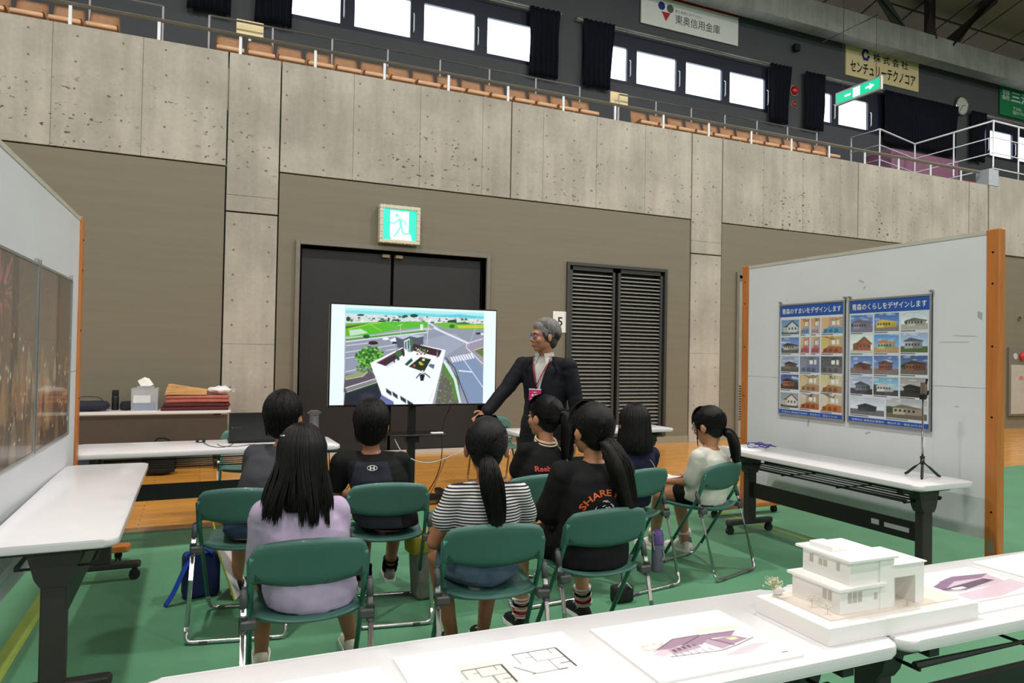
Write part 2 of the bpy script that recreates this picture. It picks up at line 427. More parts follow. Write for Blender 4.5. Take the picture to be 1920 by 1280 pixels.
def panel_seg(x0, x1):
    z1 = 3.785; hs = [h for h in holes if h[0] > x0 and h[1] < x1]; x = x0; k = 0
    for h in hs:
        box('wall_panel', x, h[0], YW+0.015, YW+0.20, 0, z1, 'wall_panel', wall)
        box('wall_panel', h[0], h[1], YW+0.015, YW+0.20, h[3], z1, 'wall_panel', wall)
        if h[2] > 0: box('wall_panel', h[0], h[1], YW+0.015, YW+0.20, 0, h[2], 'wall_panel', wall)
        x = h[1]
    box('wall_panel', x, x1, YW+0.015, YW+0.20, 0, z1, 'wall_panel', wall)
for a, b in ((-12, 0.21), (0.88, 7.57), (8.25, 14.81), (15.46, 30)): panel_seg(a, b)
# tie holes of the formwork
bm = bmesh.new()
for i in range(-8, 33):
    x = -0.02+0.483*i
    if any(abs(x-s) < 0.06 for s in STRONG): continue
    for z in (5.15, 4.83, 4.51, 4.19, 3.88):
        cyl(bm, (x+random.uniform(-.01, .01), YW-0.0008, z+random.uniform(-.01, .01)), 0.014, 0.004, n=10, axis='y')
for cx in (0.33, 0.76, 7.69, 8.13):
    for z in (0.3, 0.62, 0.95, 1.27, 1.75, 2.07, 2.4, 2.72, 3.05): cyl(bm, (cx, YW-0.0008, z), 0.014, 0.004, n=10, axis='y')
M('tie_hole', rgb(112, 104, 94), 0.9)
h = obj('tie_holes', bm, 'tie_hole', wall); h['kind'] = 'stuff'
for a, b in ((-12, 0.21), (0.88, 1.10), (3.90, 7.57), (8.25, 8.58), (9.56, 14.81)):
    struct(box('baseboard_back', a, b, YW-0.004, YW+0.015, 0, 0.11, 'base_trim'))
struct(box('trim_3', 1.10, 3.90, YW-0.01, YW+0.06, 0, 0.05, 'white_trim'), 'pale sill under the dark double door')

# double door behind the screen
door = sempty('door_1', 'dark double door in a grey steel frame behind the screen')
for a, b in ((1.16, 2.42), (2.43, 3.78)): box('door_leaf', a+0.03, b, YW+0.09, YW+0.14, 0.05, 2.82, 'door_dark', door, bev=0.004)
for (x0, x1, z0, z1) in ((1.10, 1.16, 0, 2.92), (3.84, 3.90, 0, 2.92), (1.16, 3.84, 2.86, 2.92)): box('frame', x0, x1, YW-0.03, YW+0.18, z0, z1, 'door_frame', door, bev=0.004)
for x in (2.33, 2.52): box('door_stop', x-0.05, x+0.05, YW+0.02, YW+0.09, 2.77, 2.81, 'base_trim', door)
for x in (2.36, 2.52): box('latch_plate', x-0.04, x+0.04, YW+0.075, YW+0.09, 0.93, 0.96, 'white_trim', door)
# louvred double door
lv = sempty('door_2', 'grey metal double door of horizontal louvre slats')
for (x0, x1, z0, z1) in ((5.20, 5.25, 0.13, 2.905), (7.05, 7.10, 0.13, 2.905), (5.25, 7.05, 2.855, 2.905), (5.25, 7.05, 0.13, 0.18)): box('frame', x0, x1, YW-0.02, YW+0.18, z0, z1, 'louver_frame', lv, bev=0.003)
slat_me = None
for (a, b) in ((5.27, 6.10), (6.16, 7.03)):
    leaf = box('louver_leaf', a, b, YW+0.15, YW+0.17, 0.18, 2.85, 'black_plain', lv)
    for (x0, x1) in ((a, a+0.045), (b-0.045, b)): box('stile', x0, x1, YW+0.02, YW+0.13, 0.18, 2.85, 'louver_frame', leaf)
    for (z0, z1) in ((0.18, 0.24), (2.79, 2.85)): box('rail', a, b, YW+0.02, YW+0.13, z0, z1, 'louver_frame', leaf)
    n = 41
    for i in range(n):
        z = 0.27+i*(2.78-0.27)/n
        if slat_me is None:
            bm = bmesh.new()   # bent slat, sloping down and outward
            pts = [(0.045, 0.0), (0.004, 0.030), (0.0, 0.026), (0.0, 0.018), (0.041, -0.010)]
            lo = [bm.verts.new((0, y, zz)) for y, zz in pts]; hi = [bm.verts.new((1, y, zz)) for y, zz in pts]
            pts2 = [(0.075, 0.034), (0.004, 0.010), (0.0, 0.006), (0.0, -0.006), (0.006, -0.006), (0.078, 0.026)]
            for v in lo+hi: bm.verts.remove(v)
            lo = [bm.verts.new((0, y, zz)) for y, zz in pts2]; hi = [bm.verts.new((1, y, zz)) for y, zz in pts2]
            k = len(pts2)
            for j in range(k): bm.faces.new((lo[j], lo[(j+1) % k], hi[(j+1) % k], hi[j]))
            bm.faces.new(lo); bm.faces.new(hi[::-1]); bmesh.ops.recalc_face_normals(bm, faces=bm.faces)
            slat_me = bpy.data.meshes.new('slat'); bm.to_mesh(slat_me); bm.free(); slat_me.materials.append(MATS['louver_metal'])
        s = link('slat', slat_me, None, leaf); s.location = (a+0.045, YW+0.035, z); s.scale = (b-a-0.09, 1, 1)
# plain door behind the right board
d3 = sempty('door_3', 'grey steel door with a vent grille beside the right display board')
M('door_grey', rgb(150, 148, 142), 0.45)
box('door_leaf', 8.66, 9.48, YW+0.06, YW+0.11, 0.03, 2.86, 'door_grey', d3, bev=0.004)
for (x0, x1, z0, z1) in ((8.58, 8.64, 0, 2.96), (9.50, 9.56, 0, 2.96), (8.64, 9.50, 2.90, 2.96)): box('frame', x0, x1, YW-0.02, YW+0.16, z0, z1, 'door_frame', d3, bev=0.003)
for i in range(14): box('vent_slat', 8.72, 9.2, YW+0.052, YW+0.06, 0.35+i*0.045, 0.37+i*0.045, 'louver_frame', d3)
box('lock_plate', 8.86, 8.92, YW+0.045, YW+0.06, 1.2, 1.42, 'white_trim', d3)

# ---------------------------------------------------------------- gallery
struct(box('gallery_floor', -12, 30, YW+0.34, 14.0, 3.9, 4.62, 'far_wall'), 'gallery floor behind the concrete parapet')
struct(box('gallery_step', -12, 13.2, 10.72, 12.0, 4.62, 5.42, 'far_wall'), 'raised step carrying the gallery seats')
YB = 14.0
uw = sempty('wall_upper', 'dark grey gallery wall with high windows')
bays = [[(1.2, 2.33), (2.61, 3.75), (4.04, 5.16), (5.45, 6.57)], [(7.87, 8.99), (9.26, 10.4), (10.69, 11.8), (12.05, 13.2)],
        [(14.85, 15.57), (15.83, 16.96), (17.95, 18.5), (18.65, 19.8)], [(21.55, 22.1), (22.3, 23.42), (23.7, 24.8), (25.1, 26.2)]]
WZ0, WZ1 = 7.80, 8.98
box('wall_field', -12, 30, YB, YB+0.25, 4.6, WZ0, 'upper_wall', uw)
box('wall_field', -12, 30, YB, YB+0.25, WZ1, 10.75, 'upper_wall', uw)
x = -12
for bay in bays+[None]:
    x1 = bay[0][0]-0.1 if bay else 30
    box('wall_pier', x, x1, YB, YB+0.25, WZ0, WZ1, 'upper_wall', uw)
    if bay: x = bay[-1][1]+0.1
for k, bay in enumerate(bays):
    w = sempty('window_%d' % (k+1), ['strip of four bright gallery windows above the left seats', 'strip of four bright gallery windows under the white banner', 'gallery windows half covered by a long dark curtain', 'gallery windows behind the stair railing at the right'][k])
    a, b = bay[0][0]-0.1, bay[-1][1]+0.1
    for (x0, x1, z0, z1) in ((a, b, WZ0, 7.90), (a, b, 8.68, WZ1), (a, a+0.1, 7.9, 8.68), (b-0.1, b, 7.9, 8.68)): box('window_frame', x0, x1, YB+0.03, YB+0.2, z0, z1, 'frame_dark', w)
    for i, (p0, p1) in enumerate(bay):
        box('pane', p0, p1, YB+0.10, YB+0.12, 7.90, 8.68, 'window_glass', w)
        if i < 3:
            q = bay[i+1][0]; box('mullion', p1, q, YB+0.03, YB+0.2, 7.9, 8.68, 'frame_dark', w)
        bm = bmesh.new(); tube(bm, round_path([(p1+0.06, YB+0.03, 8.0), (p1+0.06, YB-0.03, 8.03), (p1+0.06, YB-0.03, 8.38), (p1+0.06, YB+0.03, 8.41)], .02, 3), 0.013, n=6); obj('handle', bm, 'rail_white', w, True)
    bm = bmesh.new(); tube(bm, [(a-0.22, YB-0.10, 9.05), (b+0.5, YB-0.10, 9.05)], 0.03, n=8); B(bm, a-0.22, b+0.5, YB-0.08, YB, 9.0, 9.08)
    tag(obj('curtain_rail', bm, 'louver_metal'), ['grey curtain rail above the left gallery windows', 'grey curtain rail under the white bank banner', 'grey curtain rail below the cream company sign', 'grey curtain rail behind the stair railing'][k], 'curtain rail', 'gallery curtain rails')

# edge beam and roof
beam = sempty('beam', 'concrete edge beam above the gallery signs')
bx = [-12, -8, -4, 0, 4, 8, 11.3, 13.2, 15.32, 17.3, 19.5, 21.9, 24.5, 30]
for a, b in zip(bx, bx[1:]): box('concrete_panel', a+0.003, b-0.003, 13.3, 13.7, 9.96, 10.63, 'concrete_beam', beam, bev=0.004)
struct(box('soffit', -12, 30, 13.7, 14.2, 10.66, 10.76, 'roof_dark'), 'dark soffit between the edge beam and the gallery wall')
roof = sempty('ceiling', 'brown panelled sloping roof of the hall')
def roof_quad(name, x0, x1, y0, y1, mat, par, dz=0.0, th=0.06):
    rz = lambda y: 10.90+0.32*(17-y) if y > -1 else 10.90+0.32*18+0.32*(y+1)
    bm = bmesh.new(); v = [bm.verts.new((x, y, rz(y)+dz+t)) for t in (0, th) for x, y in ((x0, y0), (x1, y0), (x1, y1), (x0, y1))]
    for f in ((0, 1, 2, 3), (7, 6, 5, 4), (0, 4, 5, 1), (1, 5, 6, 2), (2, 6, 7, 3), (3, 7, 4, 0)): bm.faces.new([v[i] for i in f])
    return obj(name, bm, mat, par)
roof_quad('roof_deck', -12, 30, -1, 17.2, 'roof_dark', roof, 0.03, 0.2)
roof_quad('roof_deck', -12, 30, -16, -1, 'roof_panel', roof, 0.03, 0.2)
for i in range(13):
    for j in range(7):
        x0 = 10+1.5*i; y0 = 17-1.4*(j+1)
        roof_quad('roof_panel', x0+0.04, x0+1.46, y0+0.04, y0+1.36, 'roof_panel', roof, 0.0, 0.05)
roof_quad('roof_panel', -12, 9.96, -1, 17, 'roof_panel', roof)
def truss(name, a, b, w, label):
    bm = bmesh.new(); tube(bm, [a, b], w, n=4); o = obj(name, bm, 'steel_dark'); return struct(o, label)
truss('roof_post', (18.75, 13.5, 10.55), (18.75, 13.5, 12.3), 0.24, 'dark steel roof post standing on the edge beam')
truss('roof_brace', (17.75, 13.5, 10.5), (16.2, 13.5, 11.9), 0.15, 'dark steel roof brace leaning left')
truss('roof_brace', (19.5, 13.5, 10.5), (21.3, 13.2, 12.4), 0.24, 'dark steel roof brace leaning right')
struct(box('light_block_wall', -12, 30, 17.2, 17.4, 0, 11.5, 'roof_dark')); struct(box('wall_left', -12.2, -12, -16, 17.4, 0, 17.0, 'far_wall')); struct(box('wall_right', 30, 30.2, -16, 17.4, 0, 17.0, 'far_wall')); struct(box('wall_front', -12, 30, -16.2, -16, 0, 12.4, 'far_wall'))  # first wall is unseen, added to keep world light out above the gallery
# ================================================================ gallery furniture
M('seat_orange', rgb(220, 172, 132), 0.42, var=0.05, coat=0.15)
seat = thing('gallery_seat', 'x', 'seat', (0, 0, 0))
bm = bmesh.new()   # moulded bucket: back shell and pan
def shell(bm, fn, nu, nv, th):
    top = [[bm.verts.new(fn(u/(nu-1), v/(nv-1))) for u in range(nu)] for v in range(nv)]
    for v in range(nv-1):
        for u in range(nu-1): bm.faces.new((top[v][u], top[v][u+1], top[v+1][u+1], top[v+1][u]))
    bmesh.ops.solidify(bm, geom=bm.faces[:], thickness=th)
bm = bmesh.new(); shell(bm, lambda u, v: ((u-.5)*(0.405-0.045*v), 0.40+0.08*v-0.06*abs(2*u-1)**3, 0.40+0.31*v-0.015*abs(2*u-1)**4*v), 9, 6, 0.02)
obj('seat_back', bm, 'seat_orange', seat, True)
bm = bmesh.new(); shell(bm, lambda u, v: ((u-.5)*0.39, 0.02+0.40*v, 0.40-0.025*math.sin(v*3.14)+0.03*abs(2*u-1)**3-0.02*max(0, .18-v)/.18), 9, 7, 0.02)
B(bm, -.19, .19, 0.015, 0.05, .335, .40, bev=.012)
obj('seat_pan', bm, 'seat_orange', seat, True)
bm = bmesh.new(); B(bm, -.03, .03, .18, .28, 0.02, .37); B(bm, -.12, .12, .14, .34, 0, .02); obj('pedestal', bm, 'black_plain', seat)
blocks = [('in the block left of the first aisle', -4.6, -0.75), ('in the long middle block', 0.05, 6.75), ('in the right block under the banner', 7.35, 12.7)]
ORD = 'first second third fourth fifth sixth seventh eighth ninth tenth eleventh twelfth thirteenth fourteenth fifteenth sixteenth'.split()
first = True
for where, x0, x1 in blocks:
    n = int((x1-x0)/0.43)
    for i in range(n):
        lab = 'orange plastic gallery seat, '+ORD[i]+' from the left '+where
        loc = (x0+0.43*(i+.5), 10.98, 5.45)
        if first: seat.location = loc; seat['label'] = lab; seat['group'] = 'gallery seats '+where; first = False
        else: dup(seat, loc, 0, lab, 'gallery seats '+where)

# hand rail on the parapet
hr = thing('parapet_handrail', 'long bronze metal handrail on short white posts along the concrete parapet', 'railing')
bm = bmesh.new(); tube(bm, [(-11.9, 9.86, 5.56), (15.3, 9.86, 5.56)], 0.036, n=10); obj('handrail', bm, 'rail_bronze', hr, True)
for i in range(-10, 18):
    x = -0.6+0.957*i
    if -11 < x < 15: box('post', x-0.018, x+0.018, 9.85, 9.87, 5.27, 5.54, 'rail_white', hr)
def pipe_rail(label, path, posts, zt, zb, mids=(), mat='rail_metal', r=0.017):
    t = thing('pipe_railing', label, 'railing')
    bm = bmesh.new(); tube(bm, [(x, y, zt) for x, y in path], r, n=8); obj('top_rail', bm, mat, t, True)
    for m in mids:
        bm = bmesh.new(); tube(bm, [(x, y, m) for x, y in path], r*0.6, n=6); obj('mid_rail', bm, mat, t, True)
    for x, y in posts:
        bm = bmesh.new(); tube(bm, [(x, y, zb), (x, y, zt)], r*0.85, n=8); obj('post', bm, mat, t, True)
pipe_rail('thin white pipe railing behind the left gallery seats', [(-5, 11.62), (-0.66, 11.62)], [(-0.66, 11.62), (-1.6, 11.62), (-2.6, 11.62), (-3.6, 11.62)], 6.51, 5.42)
pipe_rail('thin white pipe railing behind the middle gallery seats', [(-0.03, 11.62), (6.4, 11.62)], [(-0.03+0.919*i, 11.62) for i in range(8)], 6.51, 5.42)
pipe_rail('thin white pipe railing behind the seats under the bank banner', [(7.27, 11.62), (12.45, 11.62)], [(7.27+0.863*i, 11.62) for i in range(7)], 6.51, 5.42)
pipe_rail('white zigzag stair railing with four bars beside the pink padding', [(13.98, 12.02), (14.03, 11.29), (15.74, 11.69), (15.69, 9.80), (18.5, 9.86)],
          [(13.98, 12.02), (14.03, 11.29), (15.74, 11.69), (15.71, 10.7), (15.69, 9.80), (16.6, 9.82), (17.5, 9.84), (18.4, 9.86)], 6.72, 4.7, (6.36, 6.02, 5.68), 'rail_white', 0.022)
M('pink_pad', rgb(140, 92, 120), 0.6, var=0.1)
pp = thing('padded_partition', 'purple padded block standing on the gallery behind the zigzag railing', 'padding', (16.6, 12.4, 4.62))
bm = bmesh.new(); B(bm, -1.25, 1.25, -.4, .4, 0, 2.05, bev=.06, seg=3); obj('pad', bm, 'pink_pad', pp, True)
M('pink_pad2', rgb(150, 62, 74), 0.6, var=0.1)
bm = bmesh.new(); B(bm, 1.28, 2.3, -.35, .35, 0, 1.6, bev=.05, seg=3); obj('low_pad', bm, 'pink_pad2', pp, True)
M('pale_blue', rgb(170, 176, 186), 0.6)
struct(box('trim_4', 15.42, 15.75, 9.72, 10.0, 5.27, 5.62, 'pale_blue'), 'pale end block of the concrete parapet')

# curtains
M('curtain_cloth', rgb(22, 25, 44), 0.85, var=0.2, vscale=3)
def curtain(label, x0, x1, zt=9.06, zb=7.55, fold=0.12):
    n = max(10, int((x1-x0)/0.025)); bm = bmesh.new(); rows = []
    for j, t in enumerate(np.linspace(0, 1, 10)):
        row = []
        for i in range(n+1):
            u = i/n; x = x0+(x1-x0)*u+0.03*math.sin(t*3+u*2)
            y = YB-0.16+0.045*math.sin(2*math.pi*(x-x0)/fold+0.5*math.sin(7*u))*(0.55+0.45*t)+0.01*math.sin(9*t+u*5)
            row.append(bm.verts.new((x, y, zt+(zb-zt)*t-0.02*t*math.sin(u*9))))
        rows.append(row)
    for a, b in zip(rows, rows[1:]):
        for i in range(n): bm.faces.new((a[i], a[i+1], b[i+1], b[i]))
    bmesh.ops.solidify(bm, geom=bm.faces[:], thickness=0.008)
    tag(obj('curtain', bm, 'curtain_cloth', None, True), label, 'curtain', 'dark gallery curtains')
curtain('dark curtain at the top left, left of the first bright window pane', -0.42, 0.35)
curtain('dark curtain covering the left edge of the leftmost bright window', 0.72, 1.42)
curtain('dark navy curtain right of the four left windows', 6.36, 7.09)
curtain('dark navy curtain left of the windows below the bank banner', 7.70, 8.48)
curtain('dark navy curtain left of the two red alarm lamps', 13.21, 13.87)
curtain('dark navy curtain between the red alarm lamps and the green hanging sign', 14.40, 15.09)
curtain('wide closed dark curtain left of the wall clock', 17.4, 20.46)
curtain('dark curtain right of the wall clock behind the railing', 21.13, 21.78)

# banners and signs on the upper wall
M('banner_white', rgb(246, 244, 240), 0.5, var=0.02); M('banner_red', rgb(170, 22, 40), 0.5, var=0.04); M('banner_cream', rgb(244, 224, 172), 0.45, var=0.03)
M('banner_green', rgb(30, 140, 90), 0.5, var=0.05); M('print_black', rgb(20, 20, 22), 0.5); M('print_grey', rgb(96, 96, 98), 0.5); M('print_white', rgb(236, 236, 236), 0.5, var=0)
M('print_blue', rgb(40, 44, 140), 0.5); M('print_red', rgb(196, 40, 66), 0.5); M('print_orange', rgb(206, 128, 76), 0.5)
X, Z = (1, 0, 0), (0, 0, 1)
s1 = thing('banner', 'white bank banner with a red top band above the second window strip', 'banner', (9.3, YB-0.056, 9.33))
box('board', 0, 2.92, 0, 0.03, 0, 0.98, 'banner_white', s1)
box('red_band', 0, 2.92, -0.004, 0, 0.72, 0.98, 'banner_red', s1)
put_text('slogan_text', '地域の発展を応援します。', s1, (0.35, -0.005, 0.765), X, Z, 2.2, 0.16, 'print_white', 0.01)
put_text('bank_name_text', '東奥信用金庫', s1, (0.98, -0.001, 0.17), X, Z, 1.36, 0.23, 'print_grey', 0.006)
put_text('small_text', '夢と未来におてつだい', s1, (0.98, -0.001, 0.44), X, Z, 0.8, 0.075, 'print_grey')
bm = bmesh.new()
def disc(bm, x, z, r, y=-0.002, n=20): bm.faces.new([bm.verts.new((x+r*math.cos(6.2832*i/n), y, z+r*math.sin(6.2832*i/n))) for i in range(n)])
bm = bmesh.new(); disc(bm, 0.58, 0.52, 0.10); obj('logo_blue_dot', bm, 'print_blue', s1)
bm = bmesh.new(); disc(bm, 0.83, 0.50, 0.10); obj('logo_grey_dot', bm, 'print_grey', s1)
bm = bmesh.new(); bm.faces.new([bm.verts.new((x, -0.002, z)) for x, z in ((0.58, .39), (0.84, .39), (0.71, .17))]); obj('logo_red_triangle', bm, 'print_red', s1)
s2 = thing('company_sign', 'cream company sign with black katakana and a blue hexagon logo', 'sign', (16.0, YB-0.05, 9.28))
box('board', 0, 2.92, 0, 0.05, 0, 0.97, 'banner_cream', s2, bev=.004)
put_text('name_text', 'センチュリーテクノコア', s2, (0.16, -0.001, 0.12), X, Z, 2.62, 0.33, 'print_black', 0.022)
put_text('company_text', '株 式 会 社', s2, (1.05, -0.001, 0.55), X, Z, 1.42, 0.24, 'print_black', 0.014)
bm = bmesh.new()
hx = [(0.17*math.cos(R(a+30)), 0.19*math.sin(R(a+30))) for a in range(0, 360, 60)]
hx = [(-.09, .16), (.09, .16), (.17, 0), (.09, -.16), (-.09, -.16), (-.17, 0)]; ih = [(-.04, .08), (.04, .08), (.085, 0), (.04, -.08), (-.04, -.08), (-.085, 0)]
for i in range(6):
    j = (i+1) % 6; hj, ij = ((.115, .05), (.06, .05)) if i == 1 else (hx[j], ih[j]); bm.faces.new([bm.verts.new((0.75+x, -0.002, 0.68+z)) for x, z in (hx[i], hj, ij, ih[i])])
obj('logo', bm, 'print_blue', s2)
s3 = thing('banner', 'green and white shop banner at the right edge of the gallery', 'banner', (22.64, YB-0.056, 9.2))
box('board', 0, 2.9, 0, 0.03, 0, 0.95, 'banner_green', s3)
put_text('name_text', '三浦', s3, (0.55, -0.001, 0.48), X, Z, 1.0, 0.36, 'print_white', 0.03)
put_text('company_text', '有限\n会社', s3, (0.1, -0.001, 0.5), X, Z, 0.38, 0.32, 'print_white', 0.02)
put_text('phone_text', '〒036-\n☎0172-', s3, (0.62, -0.001, 0.1), X, Z, 0.62, 0.24, 'print_white', 0.005)
# hanging exit sign
M('sign_green', (0.0, 0.55, 0.28), 0.4, emit=0.9, var=0.0); M('sign_white', (0.9, 1.0, 0.95), 0.4, emit=1.2, var=0.0); M('sign_case', rgb(196, 200, 196), 0.4, metal=0.2)
hs = thing('hanging_exit_sign', 'long green lit exit sign hanging in front of the gallery windows', 'exit sign', (13.0, 10.44, 7.18))
box('case', 0, 0.06, 0, 1.18, 0, 0.30, 'sign_case', hs, bev=.006)
box('lit_panel', -0.006, 0, 0.04, 1.14, 0.04, 0.26, 'sign_green', hs)
bm = bmesh.new(); prism(bm, [(0.16, 0.15), (0.28, 0.22), (0.28, 0.17), (0.38, 0.17), (0.38, 0.13), (0.28, 0.13), (0.28, 0.08)], -0.008, -0.0065, T=Matrix(((0, 0, 1, 0), (1, 0, 0, 0), (0, 1, 0, 0), (0, 0, 0, 1)))); obj('arrow', bm, 'sign_white', hs)
box('pictogram', -0.008, -0.0065, 0.52, 0.70, 0.05, 0.25, 'sign_white', hs)
box('small_lettering', -0.008, -0.0065, 0.76, 0.92, 0.13, 0.17, 'sign_white', hs)
bm = bmesh.new()
for y in (0.15, 1.0): tube(bm, [(0.03, y, 0.3), (0.03, y, 4.6)], 0.006, n=5)
obj('suspension_wire', bm, 'steel_dark', hs)
bm = bmesh.new(); tube(bm, [(0.03, 0.1, 1.64), (0.03, 1.6, 1.64)], 0.014, n=6); obj('cross_bar', bm, 'steel_dark', hs)
# clock, alarm lamps, small horn
M('clock_face', rgb(214, 212, 206), 0.4); M('chrome', rgb(215, 215, 218), 0.15, metal=1.0, var=0.02); M('alarm_red', rgb(190, 22, 34), 0.25, coat=.5)
ck = thing('wall_clock', 'round white wall clock with a chrome rim', 'clock', (20.83, YB-0.02, 9.17))
bm = bmesh.new(); cyl(bm, (0, 0, 0), 0.26, -0.05, n=40, axis='y'); obj('face', bm, 'clock_face', ck)
bm = bmesh.new(); tube(bm, [(0.27*math.cos(6.2832*i/40), -0.04, 0.27*math.sin(6.2832*i/40)) for i in range(40)], 0.025, n=8, closed=True); obj('rim', bm, 'chrome', ck, True)
for ang, L, w in ((72, .13, .012), (215, .19, .009)):
    bm = bmesh.new(); a = R(ang); d = Vector((math.sin(a), 0, math.cos(a))); tube(bm, [Vector((0, -.056, 0)), Vector((0, -.056, 0))+d*L], w, n=6); obj('hand', bm, 'print_black', ck)
for i in range(12):
    a = R(30*i); bm = bmesh.new(); tube(bm, [Vector((math.sin(a)*.20, -.052, math.cos(a)*.20)), Vector((math.sin(a)*.235, -.052, math.cos(a)*.235))], .008, n=4); obj('hour_mark', bm, 'print_grey', ck)
for z, r, lab in ((8.53, .13, 'larger round red alarm lamp on the gallery wall'), (8.17, .075, 'smaller red alarm lamp below the larger one on the gallery wall')):
    t = thing('alarm_lamp', lab, 'alarm lamp', (14.15, YB, z), group='alarm lamps')
    bm = bmesh.new(); cyl(bm, (0, 0, 0), r*1.05, -0.03, axis='y'); obj('base_ring', bm, 'white_trim', t)
    bm = bmesh.new(); ellipsoid(bm, (0, -0.03, 0), (r*.95, r*.7, r*.95)); obj('lens', bm, 'alarm_red', t, True)
t = thing('small_loudspeaker', 'small black horn loudspeaker left of the cream company sign', 'loudspeaker', (14.14, YB, 9.64))
bm = bmesh.new(); B(bm, -.09, .09, -.16, -.04, -.09, .09, bev=.015); obj('cabinet', bm, 'black_plain', t)
bm = bmesh.new(); B(bm, -.03, .03, -.05, 0, -.03, .03); obj('bracket', bm, 'black_plain', t)
for x, lab in ((7.36, 'small cream notice board behind the middle gallery railing'), (0.56, 'small cream notice board behind the left end of the middle seats')):
    t = thing('notice_board', lab, 'notice board', (x, 11.75, 5.42)); box('board', -.2, .2, 0, .02, 0.92, 1.18, 'banner_cream', t); box('stand_post', -.02, .02, 0.02, .04, 0, 1.1, 'rail_metal', t)

# ================================================================ on the lower wall
es = thing('exit_sign', 'lit square green running man exit sign above the double door', 'exit sign', (2.20, YW-0.06, 2.96))
M('exit_case', rgb(206, 200, 180), 0.5)
bm = bmesh.new()
for (x0, x1, z0, z1) in ((0, .58, 0, .05), (0, .58, .48, .53), (0, .05, .05, .48), (.53, .58, .05, .48)): B(bm, x0, x1, -0.05, 0.06, z0, z1, bev=.006)
obj('case', bm, 'exit_case', es)
for i in range(5):
    for (x0, x1, z0, z1) in ((0.055+i*.1, .06+i*.1, -.006, .056), (0.055+i*.1, .06+i*.1, .474, .536), (-.006, .056, .06+i*.095, .065+i*.095), (.524, .586, .06+i*.095, .065+i*.095)):
        box('guard_bar', x0, x1, -0.055, -0.045, z0, z1, 'white_plain', es)
P = Paint(60, 55, (40, 232, 200))
P.poly([(13, 3), (46, 3), (46, 40), (50, 44), (52, 55), (16, 55), (13, 48)], (250, 255, 253)); g = (130, 236, 214)
P.blob(25, 11, 3.2, 3.2, g); P.line([(31, 18), (38, 20), (41, 27)], 2.4, g); P.line([(29, 18), (21, 25), (13, 25)], 2.4, g); P.poly([(27, 16), (33, 16), (35, 32), (31, 33)], g)
P.line([(32, 30), (24, 44), (20, 49)], 3.0, g); P.line([(33, 30), (36, 42), (47, 43)], 3.0, g)
paint_mat('exit_paint', emit=1.15); P.mesh('lit_panel', (.05, -.02, .48), X, Z, .48, .43, 'exit_paint', es)
pl = thing('number_paper', 'white paper sheet with the number 5 behind the standing man', 'paper', (4.97, YW+0.005, 1.79))
box('sheet', 0, .24, 0, .003, 0, .33, 'white_plain', pl); put_text('numeral_text', '5', pl, (.08, 0, .1), X, Z, .09, .14, 'print_black', 0.015)
hc = thing('hydrant_cabinet', 'grey fire hydrant cabinet with a red lamp at the right edge', 'cabinet', (16.15, YW-0.036, 0.28))
box('body', 0, .9, 0, .05, 0, 1.5, 'door_frame', hc, bev=.004); M('cab_door', rgb(172, 168, 158), .45); box('door', .05, .85, -.012, 0, .04, 1.12, 'cab_door', hc, bev=.004)
bm = bmesh.new(); ellipsoid(bm, (.42, -.02, 1.31), (.085, .06, .085)); obj('lamp', bm, 'alarm_red', hc, True)
bm = bmesh.new(); cyl(bm, (.2, 0, 1.31), .07, -.01, axis='y'); obj('speaker_grille', bm, 'rail_metal', hc)
put_text('cabinet_text', '消火栓', hc, (.3, -.013, .78), X, Z, .5, .1, 'print_red', .004)
t = thing('wall_bracket', 'small chrome bracket on the wall above the hydrant cabinet', 'bracket', (16.55, YW, 2.43))
bm = bmesh.new(); cyl(bm, (0, 0.015, 0), .045, -.03, axis='y'); tube(bm, [(0, -.01, 0), (.02, -.1, .02)], .022, n=8); obj('arm', bm, 'chrome', t, True)
